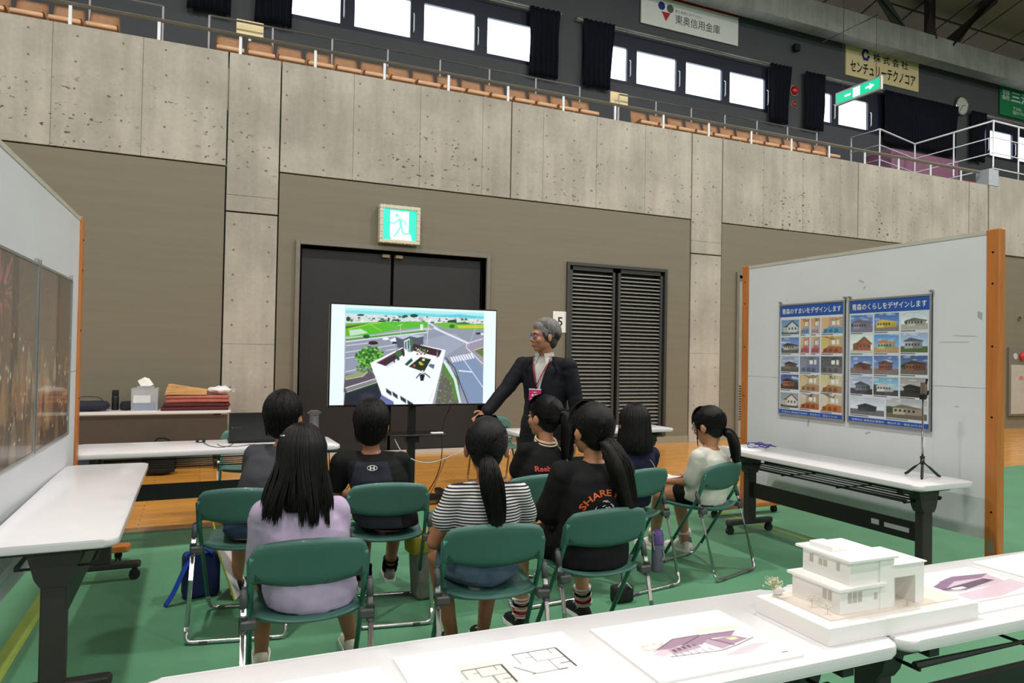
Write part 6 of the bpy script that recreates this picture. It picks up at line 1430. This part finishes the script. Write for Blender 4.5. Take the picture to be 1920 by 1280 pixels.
def soft_bag(name, label, x, y, z, w, d, h, mat, seed, handle=True, cat='bag', rz=0):
    t = thing(name, label, cat, (x, y, z), rz); bm = bmesh.new(); ellipsoid(bm, (0, 0, h/2), (w/2, d/2, h/2), u=28, v=16)
    for vv in bm.verts:
        c = vv.co; e = Vector((c.x/(w/2), c.y/(d/2), (c.z-h/2)/(h/2))); m_ = max(abs(e.x), abs(e.y), abs(e.z)); 
        e = e*(1+.45*(1/m_-1) if m_ > 0 else 1); vv.co = Vector((e.x*w/2, e.y*d/2, max(0, h/2+e.z*h/2)))+Vector((1, 1, .6))*.012*noise.noise(c*11+Vector((seed, 0, 0))); vv.co.z = max(0, vv.co.z)
    obj('bag_body', bm, mat, t, True)
    if handle: bm = bmesh.new(); tube(bm, spline([(-w*.2, 0, h*.9), (-w*.1, 0, h*1.35), (w*.25, 0, h*1.3), (w*.36, 0, h*.85)], 14), .011, n=6, flat=.4); obj('bag_handle', bm, mat, t, True)
    return t
soft_bag('duffel_bag', 'navy duffel bag on the far left table beside the left board', -1.22, 9.36, H7, .50, .26, .12, 'bag_navy', 2)
soft_bag('pouch', 'small black pouch between the flask and the tissue container', -0.80, 9.40, H7, .15, .12, .11, 'bag_black', 5, False)
tag(obj('ball', (lambda b: (ellipsoid(b, (0, 0, .03), (.035, .035, .03)), b)[1])(bmesh.new()), 'plastic_white', None, True, (-1.22, 9.22, H7+.108)), 'small white round cup lid on the navy duffel bag', 'lid').location = (-1.36, 9.36, H7+.105)
soft_bag('travel_bag', 'black travel bag standing on the wooden floor under the far left table', -0.42, 8.95, 0, .36, .24, .30, 'bag_black', 9)
soft_bag('dark_bag', 'dark bag lying on the floor under the brown table panel', -1.15, 9.05, 0, .42, .25, .18, 'bag_navy', 12, False)

# ================================================================ laptop table (t2)
M('laptop_black', rgb(18, 20, 22), .4); lp = thing('laptop', 'open black laptop seen from behind its screen', 'laptop', (0.38, 5.98, H7), R(0))
bm = bmesh.new(); B(bm, -.18, .18, 0, .25, .004, .022, bev=.004); obj('base', bm, 'laptop_black', lp)
bm = bmesh.new(); B(bm, -.18, .18, -.008, .0, 0, .235, bev=.004, mat=Matrix.Translation((0, .0, .02)) @ Matrix.Rotation(R(14), 4, 'X')); sc = obj('screen_lid', bm, 'laptop_black', lp)
put_text('lid_lettering', '▲ mouse', sc, (-.16, -.012-.02, .125), X, (0, -.24, .97), .07, .014, 'print_grey', 0, .006)
box('keyboard', -.16, .16, .09, .22, .022, .024, 'black_plain', lp)
mo = thing('usb_adapter', 'small black adapter with a cord on the laptop table', 'adapter', (0.0, 6.12, H7)); bm = bmesh.new(); B(bm, -.035, .035, -.025, .025, 0, .028, bev=.008, seg=2); obj('housing', bm, 'black_plain', mo); bm = bmesh.new(); B(bm, -.012, .012, -.032, -.025, .008, .018); obj('plug', bm, 'chrome', mo)
def cable(label, pts, r=.003, mat='black_plain', cat='cable'):
    bm = bmesh.new(); tube(bm, spline(pts, 30), r, n=6); return tag(obj('cable', bm, mat, None, True), label, cat)
M('cable_grey', rgb(186, 184, 178), .5); M('cable_red', rgb(74, 18, 18), .5)
cable('thin black cord looping over the laptop table', [(0.02, 6.08, H7+.004), (0.06, 5.86, H7+.004), (0.13, 5.74, H7+.004), (0.2, 5.80, H7+.004), (0.24, 5.95, H7+.008)], .0025)
cable('second thin black cord lying in front of the laptop', [(0.12, 5.95, H7+.004), (0.15, 5.80, H7+.004), (0.26, 5.76, H7+.004), (0.36, 5.85, H7+.004)], .0025)
bt = thing('document_camera', 'grey cylindrical device standing at the right end of the laptop table', 'device', (0.865, 6.06, H7)); M('device_grey', rgb(84, 84, 84), .35)
bm = bmesh.new(); lathe(bm, [(.05, 0), (.05, .012), (.042, .02), (.038, .19), (.036, .2)], 24); obj('column', bm, 'device_grey', bt, True); bm = bmesh.new(); lathe(bm, [(.034, .2), (.04, .205), (.04, .24), (.03, .245)], 24); B(bm, -.055, .055, -.012, .012, .215, .232, bev=.004); obj('head_unit', bm, 'device_grey', bt)
# loose cables round the television
cable('grey cable sagging from the television stand to the right', [(1.62, 6.34, .66), (1.72, 6.30, .50), (1.95, 6.2, .44), (2.4, 6.15, .60), (2.95, 6.2, .68)], .005, 'cable_grey')
cable('dark cable hanging from the television to the floor', [(2.2, 6.42, .95), (2.12, 6.44, .75), (2.1, 6.40, .45), (2.05, 6.45, .22), (1.9, 6.5, .01), (1.75, 6.55, .006)], .005, 'cable_red')
cable('thin dark cable curling on the wooden floor behind the striped girl', [(2.42, 7.2, .34), (2.3, 7.1, .15), (2.15, 6.9, .008), (1.98, 6.6, .006), (1.9, 6.45, .006)], .004, 'cable_red')
cable('black cable hanging under the right end of the laptop table', [(0.97, 5.95, H7-.02), (0.985, 5.94, .4), (0.98, 5.96, .12), (1.05, 6.05, .008), (1.25, 6.1, .006)], .004)
cable('black cable loop on the floor beside the television base', [(0.9, 6.1, .30), (1.0, 6.12, .16), (1.12, 6.15, .20), (1.22, 6.2, .30)], .004)

# ================================================================ right table (t4)
tp = thing('phone_tripod', 'silver selfie stick tripod with black feet on the right table', 'tripod', (4.27, 3.10, H7))
bm = bmesh.new(); tube(bm, [(0, 0, .06), (0, 0, .30), (0, 0, .3), (0, 0, .50)], [.008, .008, .0055, .0055], n=10); obj('pole', bm, 'chrome', tp, True)
for a in (95, 215, 335):
    d = Vector((math.cos(R(a)), math.sin(R(a)), 0)); bm = bmesh.new(); tube(bm, [Vector((0, 0, .10)), d*.05+Vector((0, 0, .06)), d*.10+Vector((0, 0, .014)), d*.115+Vector((0, 0, .007))], [.008, .008, .009, .007], n=8); obj('leg', bm, 'black_plain', tp, True)
bm = bmesh.new(); cyl(bm, (0, 0, .085), .016, .05, n=14); obj('leg_hub', bm, 'black_plain', tp)
bm = bmesh.new(); B(bm, -.012, .012, -.018, .018, .50, .53, bev=.003); tube(bm, [(0, .0, .52), (0, -.032, .535), (0, -.036, .56)], .006, n=6); tube(bm, [(0, -.02, .60), (0, -.028, .635)], .007, n=6); obj('phone_clamp', bm, 'black_plain', tp)
bm = bmesh.new(); B(bm, -.008, .008, -.024, .016, .535, .61, bev=.004); obj('remote_body', bm, 'chrome', tp)
cp = thing('cord_bundle', 'tangled purple cord on papers at the far end of the right table', 'cord', (4.26, 4.52, H7)); M('cord_purple', rgb(70, 60, 150), .5); M('paper_white', rgb(236, 236, 238), .6, var=.02)
bm = bmesh.new(); rs = random.Random(12); tube(bm, spline([(.10*math.cos(i*1.1)*rs.uniform(.5, 1.2), .13*math.sin(i*1.35)*rs.uniform(.5, 1.2), .006+.03*abs(math.sin(i*.9))) for i in range(22)], 110), .0032, n=5); obj('cord', bm, 'cord_purple', cp, True)
for i, (x, y, a) in enumerate(((4.12, 4.56, 8), (4.22, 4.62, -14))):
    bm = bmesh.new(); B(bm, -.105, .105, -.148, .148, 0, .001+.0004*i); o_ = obj('paper_sheet', bm, 'paper_white'); o_.location = (x, y, H7+.0012*i); o_.rotation_euler.z = R(a); tag(o_, ['white paper sheet at the far end of the right table', 'second white paper sheet under the purple cord'][i], 'paper', 'papers on the right table')
cp.location.z = H7+.003
# papers and box on the table behind the man
for nm, lab, x, mat, hh in (('storage_box', 'small white box with a blue side on the table behind the man', 3.28, 'plastic_white', .08),):
    t = thing(nm, lab, 'box', (x, 6.2, H7)); box('box_body', -.11, .11, -.08, .08, 0, hh, mat, t, bev=.006); box('blue_label', -.105, .0, -.082, -.08, .015, .07, 'frame_blue', t)

# ================================================================ model and panels on the front tables
M('model_white', rgb(240, 238, 236), .6, var=.012); M('model_tint', rgb(226, 216, 206), .6, var=.02); M('window_tint', rgb(196, 186, 178), .5); M('foam_white', rgb(240, 240, 240), .6, var=.01); M('dry_flower', rgb(206, 204, 172), .9); M('twig', rgb(160, 150, 130), .9)
mod = thing('architectural_model', 'white architectural model of a flat-roofed building on a thick base', 'model', (1.51, 1.352, H7), R(-1))
B0 = .048
bm = bmesh.new(); B(bm, 0, .585, 0, .268, 0, B0, bev=.0015); obj('base', bm, 'model_white', mod)
box('site_plate', .045, .55, .035, .25, B0, B0+.004, 'model_tint', mod)
z0 = B0+.004
def block(name, x0, x1, y0, y1, za, zb): return box(name, x0, x1, y0, y1, za, zb, 'model_white', mod, bev=.0008)
b1 = block('ground_floor', .095, .262, .052, .225, z0, z0+.066); block('lower_roof', .083, .262, .040, .235, z0+.066, z0+.074)
b2 = block('upper_floor', .135, .290, .055, .225, z0+.074, z0+.140); block('upper_roof', .120, .305, .040, .240, z0+.140, z0+.147); block('roof_hatch', .150, .205, .13, .215, z0+.147, z0+.160)
block('stair_block', .245, .300, .050, .215, z0, z0+.140)
block('portal_beam', .295, .425, .052, .20, z0+.080, z0+.115); block('portal_pillar', .388, .425, .052, .12, z0, z0+.08); block('portal_roof', .292, .43, .047, .205, z0+.115, z0+.119)
for x in (.315, .325): bm = bmesh.new(); tube(bm, [(x, .07, z0), (x, .07, z0+.08)], .0022, n=6); obj('portal_column', bm, 'model_white', mod)
for (x, z, w, h_) in ((.125, .03, .013, .026), (.144, .03, .013, .026), (.163, .03, .013, .026), (.225, .03, .010, .018)): box('window', x, x+w, .0505, .052, z0+z, z0+z+h_, 'window_tint', mod)
for (y, z, w, h_) in ((.080, .03, .012, .026), (.098, .03, .012, .026)): box('window', .0935, .095, y, y+w, z0+z, z0+z+h_, 'window_tint', mod)
for (y, z, w, h_) in ((.09, .105, .010, .022), (.135, .105, .012, .018), (.152, .105, .012, .018), (.185, .105, .012, .022)): box('window', .1335, .135, y, y+w, z0+z, z0+z+h_, 'window_tint', mod)
def flower(x, y, hgt, n, seed, mat='dry_flower'):
    rs = random.Random(seed); bm = bmesh.new(); tube(bm, [(x, y, z0), (x, y, z0+hgt*.5)], .0012, n=5)
    for i in range(n):
        p = Vector((x+rs.gauss(0, .012)*hgt/.05, y+rs.gauss(0, .012)*hgt/.05, z0+hgt*rs.uniform(.55, 1.0))); tube(bm, [(x, y, z0+hgt*.4), p], .0006, n=3, caps=False); bmesh.ops.create_icosphere(bm, subdivisions=1, radius=rs.uniform(.0016, .003), matrix=Matrix.Translation(p))
    obj('model_tree', bm, mat, mod)
flower(.035, .235, .052, 60, 1); flower(.075, .13, .035, 14, 2, 'model_tint'); flower(.07, .07, .03, 10, 3, 'model_tint'); flower(.47, .2, .035, 16, 4, 'model_tint'); flower(.5, .16, .03, 12, 5, 'model_tint'); flower(.34, .04, .015, 10, 6, 'model_tint'); flower(.53, .22, .03, 12, 7, 'model_tint')
bm = bmesh.new(); ellipsoid(bm, (.06, .245, z0+.012), (.016, .012, .014)); obj('model_stone', bm, 'model_white', mod, True)

def drawing(w, h, kind, seed):
    rs = random.Random(seed); P = Paint(w, h, (252, 250, 248))
    if kind == 'plan':
        P.rect(w*.25, h*.28, w*.52, h*.92, (238, 230, 220))
        for ox, oy, sc in ((.28, .34, .22), (.60, .22, .26)):
            for (a, b, c, d, t_) in ((0, .1, 1, .1, 1.8), (1, .1, 1, .9, 2.6), (.0, .9, .6, .9, 1.2), (0, .1, 0, .5, 1.0), (.35, .1, .35, .5, .8), (.35, .5, 1, .5, .8), (.6, .5, .6, .9, 1.0), (.75, .7, 1, .7, 1.6), (-.2, .55, .1, .9, 1.6), (.2, .3, .35, .3, .8), (.8, .1, .8, .3, .8), (.6, .9, .8, .9, 2.2)):
                X0, Y0, X1, Y1 = [(ox+sc*a)*w, (oy+sc*1.6*b)*h, (ox+sc*c)*w, (oy+sc*1.6*d)*h]; P.line([(X0, Y0), (X1, Y1)], t_*.8, (60, 58, 70))
    elif kind == 'persp':
        pu, dk, lt, md = (158, 128, 152), (96, 72, 100), (214, 198, 210), (184, 158, 178)
        P.poly([(w*.08, h*.16), (w*.9, h*.12), (w*.9, h*.17), (w*.08, h*.22)], (240, 240, 246)); P.poly([(w*.6, h*.30), (w*.9, h*.33), (w*.95, h*.42), (w*.62, h*.38)], (250, 232, 200), alpha=.8)
        for i in range(40): P.blob(w*rs.uniform(.14, .32), h*rs.uniform(.42, .56), 2.4, 1.6, rs.choice([(214, 204, 190), (230, 222, 206), (196, 188, 176)]), n=6)
        P.poly([(w*.16, h*.60), (w*.36, h*.48), (w*.36, h*.60), (w*.2, h*.66)], lt); P.poly([(w*.22, h*.54), (w*.40, h*.41), (w*.60, h*.41), (w*.50, h*.50), (w*.30, h*.56)], pu); P.line([(w*.22, h*.54), (w*.40, h*.41), (w*.60, h*.41)], 1.2, dk)
        P.poly([(w*.28, h*.57), (w*.50, h*.51), (w*.50, h*.62), (w*.28, h*.66)], md)
        for i in range(5): P.rect(w*(.30+.04*i), h*(.575-.011*i), w*(.325+.04*i), h*(.62-.011*i), dk)
        P.poly([(w*.42, h*.52), (w*.60, h*.42), (w*.86, h*.44), (w*.78, h*.52), (w*.62, h*.50), (w*.52, h*.58)], pu); P.line([(w*.40, h*.54), (w*.60, h*.42), (w*.86, h*.44)], 1.4, dk); P.poly([(w*.55, h*.55), (w*.62, h*.50), (w*.70, h*.66), (w*.60, h*.70)], md)
        P.poly([(w*.63, h*.52), (w*.80, h*.52), (w*.86, h*.60), (w*.70, h*.66)], (170, 140, 162)); P.line([(w*.62, h*.50), (w*.71, h*.67)], 2.0, dk); P.poly([(w*.72, h*.54), (w*.79, h*.54), (w*.80, h*.58), (w*.74, h*.59)], (252, 224, 180))
        P.line([(w*.24, h*.68), (w*.58, h*.72), (w*.72, h*.68), (w*.90, h*.60)], 1.2, dk)
        for i in range(6): P.line([(w*(.28+.05*i), h*.64), (w*(.285+.05*i), h*.70)], .9, dk)
        P.poly([(w*.30, h*.76), (w*.62, h*.74), (w*.92, h*.62), (w*.97, h*.70), (w*.6, h*.84)], (228, 220, 228), alpha=.8); P.poly([(w*.55, h*.80), (w*.8, h*.70), (w*.95, h*.72), (w*.7, h*.84)], (206, 194, 206), alpha=.7); P.rect(w*.90, h*.90, w*.95, h*.92, (150, 140, 150))
    elif kind == 'persp2':
        pu, dk, lt = (140, 100, 136), (86, 56, 92), (214, 196, 210); P.poly([(w*.05, h*.42), (w*.5, h*.2), (w*.95, h*.25), (w*.9, h*.5), (w*.3, h*.55)], lt)
        P.poly([(w*.05, h*.42), (w*.38, h*.26), (w*.5, h*.3), (w*.2, h*.46)], pu); P.poly([(w*.35, h*.26), (w*.6, h*.18), (w*.98, h*.24), (w*.8, h*.32), (w*.5, h*.3)], pu); P.poly([(w*.15, h*.44), (w*.8, h*.34), (w*.85, h*.42), (w*.4, h*.52), (w*.35, h*.48)], dk); P.rect(w*.3, h*.44, w*.44, h*.49, (250, 246, 244)); P.line([(w*.05, h*.42), (w*.4, h*.52)], 1.6, dk)
        P.poly([(w*.1, h*.6), (w*.6, h*.54), (w, h*.45), (w, h*.66), (w*.5, h*.78), (w*.1, h*.74)], (222, 202, 216)); P.rect(0, h*.80, w, h*.82, (200, 190, 200))
    return P
def panel(label, x0, x1, y0, y1, rz, kind, seed, th=.006, z=H7):
    t = thing('presentation_panel', label, 'panel', ((x0+x1)/2, (y0+y1)/2, z), R(rz), 'drawing panels on the front tables'); w, d = x1-x0, y1-y0
    box('foam_board', -w/2, w/2, -d/2, d/2, 0, th, 'foam_white', t)
    if kind: drawing(150, 110, kind, seed).mesh('drawing', (-w/2+.002, d/2-.002, th+.0006), X, (0, 1, 0), w-.004, d-.004, 'print_paint', t)
    return t
panel('presentation panel with two small floor plans', .44, .90, 1.345, 1.685, 0, 'plan', 1)
panel('presentation panel with a purple perspective drawing left of the model', .975, 1.405, 1.335, 1.665, -1, 'persp', 2)
panel('blank white presentation panel at the bottom left of the nearest table', -.05, .40, 1.345, 1.655, 0, None, 3)
panel('presentation panel with a purple house drawing right of the model', 2.13, 2.56, 1.36, 1.68, 0, 'persp2', 4)
panel('white presentation panel at the far right of the front table', 2.64, 3.05, 1.40, 1.72, 2, None, 5)

# ================================================================ things on the floor
M('bag_blue', rgb(22, 66, 170), .7, bump=.2, bscale=40); M('bag_darkblue', rgb(26, 40, 90), .8); M('trim_lime', rgb(206, 206, 40), .6); M('bag_grey', rgb(120, 122, 116), .75, bump=.2, bscale=60); M('bag_yellow', rgb(156, 142, 40), .7, var=.15)
t = thing('school_bag', 'blue school bag with a strap standing under the chair of the boy in grey', 'bag', (0.02, 4.52, 0), R(10))
bm = bmesh.new(); B(bm, -.10, .10, -.06, .06, 0, .26, bev=.03, seg=3); obj('bag_body', bm, 'bag_darkblue', t, True)
bm = bmesh.new(); tube(bm, spline([(-.06, -.07, .27), (-.11, -.09, .18), (-.16, -.10, .07), (-.20, -.10, .006)], 14), .022, n=8, flat=.3); tube(bm, spline([(-.1, -.07, .26), (-.02, -.07, .30), (.05, -.06, .25)], 10), .018, n=8, flat=.4); obj('strap', bm, 'bag_blue', t, True)
t = thing('drawing_board', 'white leaning clipboard with a lime edge beside the blue bag', 'clipboard', (0.24, 4.46, 0), R(-20))
Mx = Matrix.Rotation(R(-20), 4, 'Y'); bm = bmesh.new(); B(bm, -.006, .006, -.11, .11, 0.004, .34, mat=Mx); obj('board', bm, 'plastic_white', t); bm = bmesh.new(); tube(bm, [Mx @ Vector(p) for p in ((-.0, -.112, .006), (0, -.112, .345), (0, .112, .345), (0, .112, .006))], .006, n=6, closed=True); obj('lime_edge', bm, 'trim_lime', t); bm = bmesh.new(); tube(bm, spline([(-.1, -.03, .32), (-.13, -.05, .36), (-.16, -.04, .44), (-.14, -.05, .48)], 10), .006, n=5); obj('neck_cord', bm, 'trim_lime', t, True)
t = thing('backpack', 'grey and yellow backpack standing beside the chair of the boy in black', 'backpack', (1.265, 4.05, 0), R(6))
bm = bmesh.new(); B(bm, -.095, .085, -.07, .07, 0.0, .30, bev=.03, seg=3, mat=Matrix.Rotation(R(-4), 4, 'Y')); obj('bag_body', bm, 'bag_grey', t, True); bm = bmesh.new(); B(bm, -.115, .06, -.078, .078, .27, .39, bev=.02, seg=2, mat=Matrix.Rotation(R(-4), 4, 'Y')); obj('top_flap', bm, 'bag_yellow', t, True)
bm = bmesh.new(); tube(bm, spline([(.06, -.075, .36), (.085, -.08, .2), (.07, -.085, .06), (.0, -.13, .006), (-.05, -.14, .006)], 18), .006, n=6); tube(bm, [(.088, -.06, .04), (.07, -.06, .36)], .006, n=6); obj('yellow_cord', bm, 'trim_lime', t, True); box('label_patch', -.03, .01, -.0745, -.0725, .14, .19, 'chair_grey', t)
soft_bag('dark_backpack', 'black bag with a yellow tab behind the grey and yellow backpack', 1.46, 4.14, 0, .16, .18, .30, 'bag_black', 31)
t = thing('water_bottle', 'grey and purple water bottle in a cover on the floor beside the white-shirted girl', 'bottle', (2.845, 3.97, 0)); M('bottle_grey', rgb(120, 122, 140), .7, bump=.3, bscale=90); M('bottle_purple', rgb(126, 100, 176), .6)
bm = bmesh.new(); lathe(bm, [(.034, 0), (.04, .006), (.041, .17), (.04, .18)], 24); obj('cover', bm, 'bottle_grey', t, True); bm = bmesh.new(); lathe(bm, [(.04, .18), (.042, .19), (.041, .245), (.034, .26), (.03, .275)], 24); obj('purple_top', bm, 'bottle_purple', t, True)
bm = bmesh.new(); tube(bm, spline([(-.03, -.02, .25), (-.055, -.02, .27), (-.05, -.02, .2), (-.045, -.03, .15)], 12), .004, n=5); tube(bm, spline([(.01, -.042, .15), (.02, -.046, .11), (.005, -.045, .08)], 8), .005, n=5); obj('cord', bm, 'strap_grey', t, True)
t = thing('pouch', 'small black pouch with a white strap on the floor behind the girl in orange lettering', 'pouch', (2.30, 3.55, 0)); bm = bmesh.new(); B(bm, -.07, .06, -.04, .04, 0, .10, bev=.02, seg=2); obj('pouch_body', bm, 'bag_black', t, True); bm = bmesh.new(); tube(bm, spline([(-.05, -.03, .1), (-.02, -.045, .13), (.03, -.045, .09)], 10), .010, n=6, flat=.5); obj('strap', bm, 'strap_grey', t, True)
# pencil case and pens on the lap of the girl in white
oH = ORG['H']
def HW(x, y, z): c, s = math.cos(oH[2]), math.sin(oH[2]); return (oH[0]+x*c-y*s, oH[1]+x*s+y*c, z)
t = thing('clipboard', 'clipboard with paper on the lap of the girl in white', 'clipboard', HW(-.03, .33, .572), oH[2]); box('board', -.12, .12, -.09, .10, 0, .006, 'black_plain', t); box('paper', -.11, .11, -.08, .09, .006, .008, 'paper_white', t)
M('pencil_yellow', rgb(226, 170, 30), .5); M('pencil_blue', rgb(50, 100, 180), .5)
for i, (a, b, mat, lab) in enumerate((((-.16, .36, .60), (-.02, .40, .605), 'pencil_yellow', 'yellow pen case on the lap of the girl in white'), ((-.10, .34, .595), (.0, .35, .60), 'pencil_blue', 'blue pen on the lap of the girl in white'))):
    t = thing('pen_case' if i == 0 else 'pen', lab, 'pen', HW(a[0], a[1], .582), oH[2]); d = Vector(b)-Vector(a); bm = bmesh.new(); r = .012 if i == 0 else .008; tube(bm, [Vector((0, 0, r)), Vector((d.x, d.y, r))], r, n=10); obj('barrel', bm, mat, t, True); bm = bmesh.new(); e = Vector((d.x, d.y, r)); tube(bm, [e, e+Vector((.02, 0, 0))], [r*.9, r*.4], n=8); obj('cap', bm, 'print_blue', t, True)
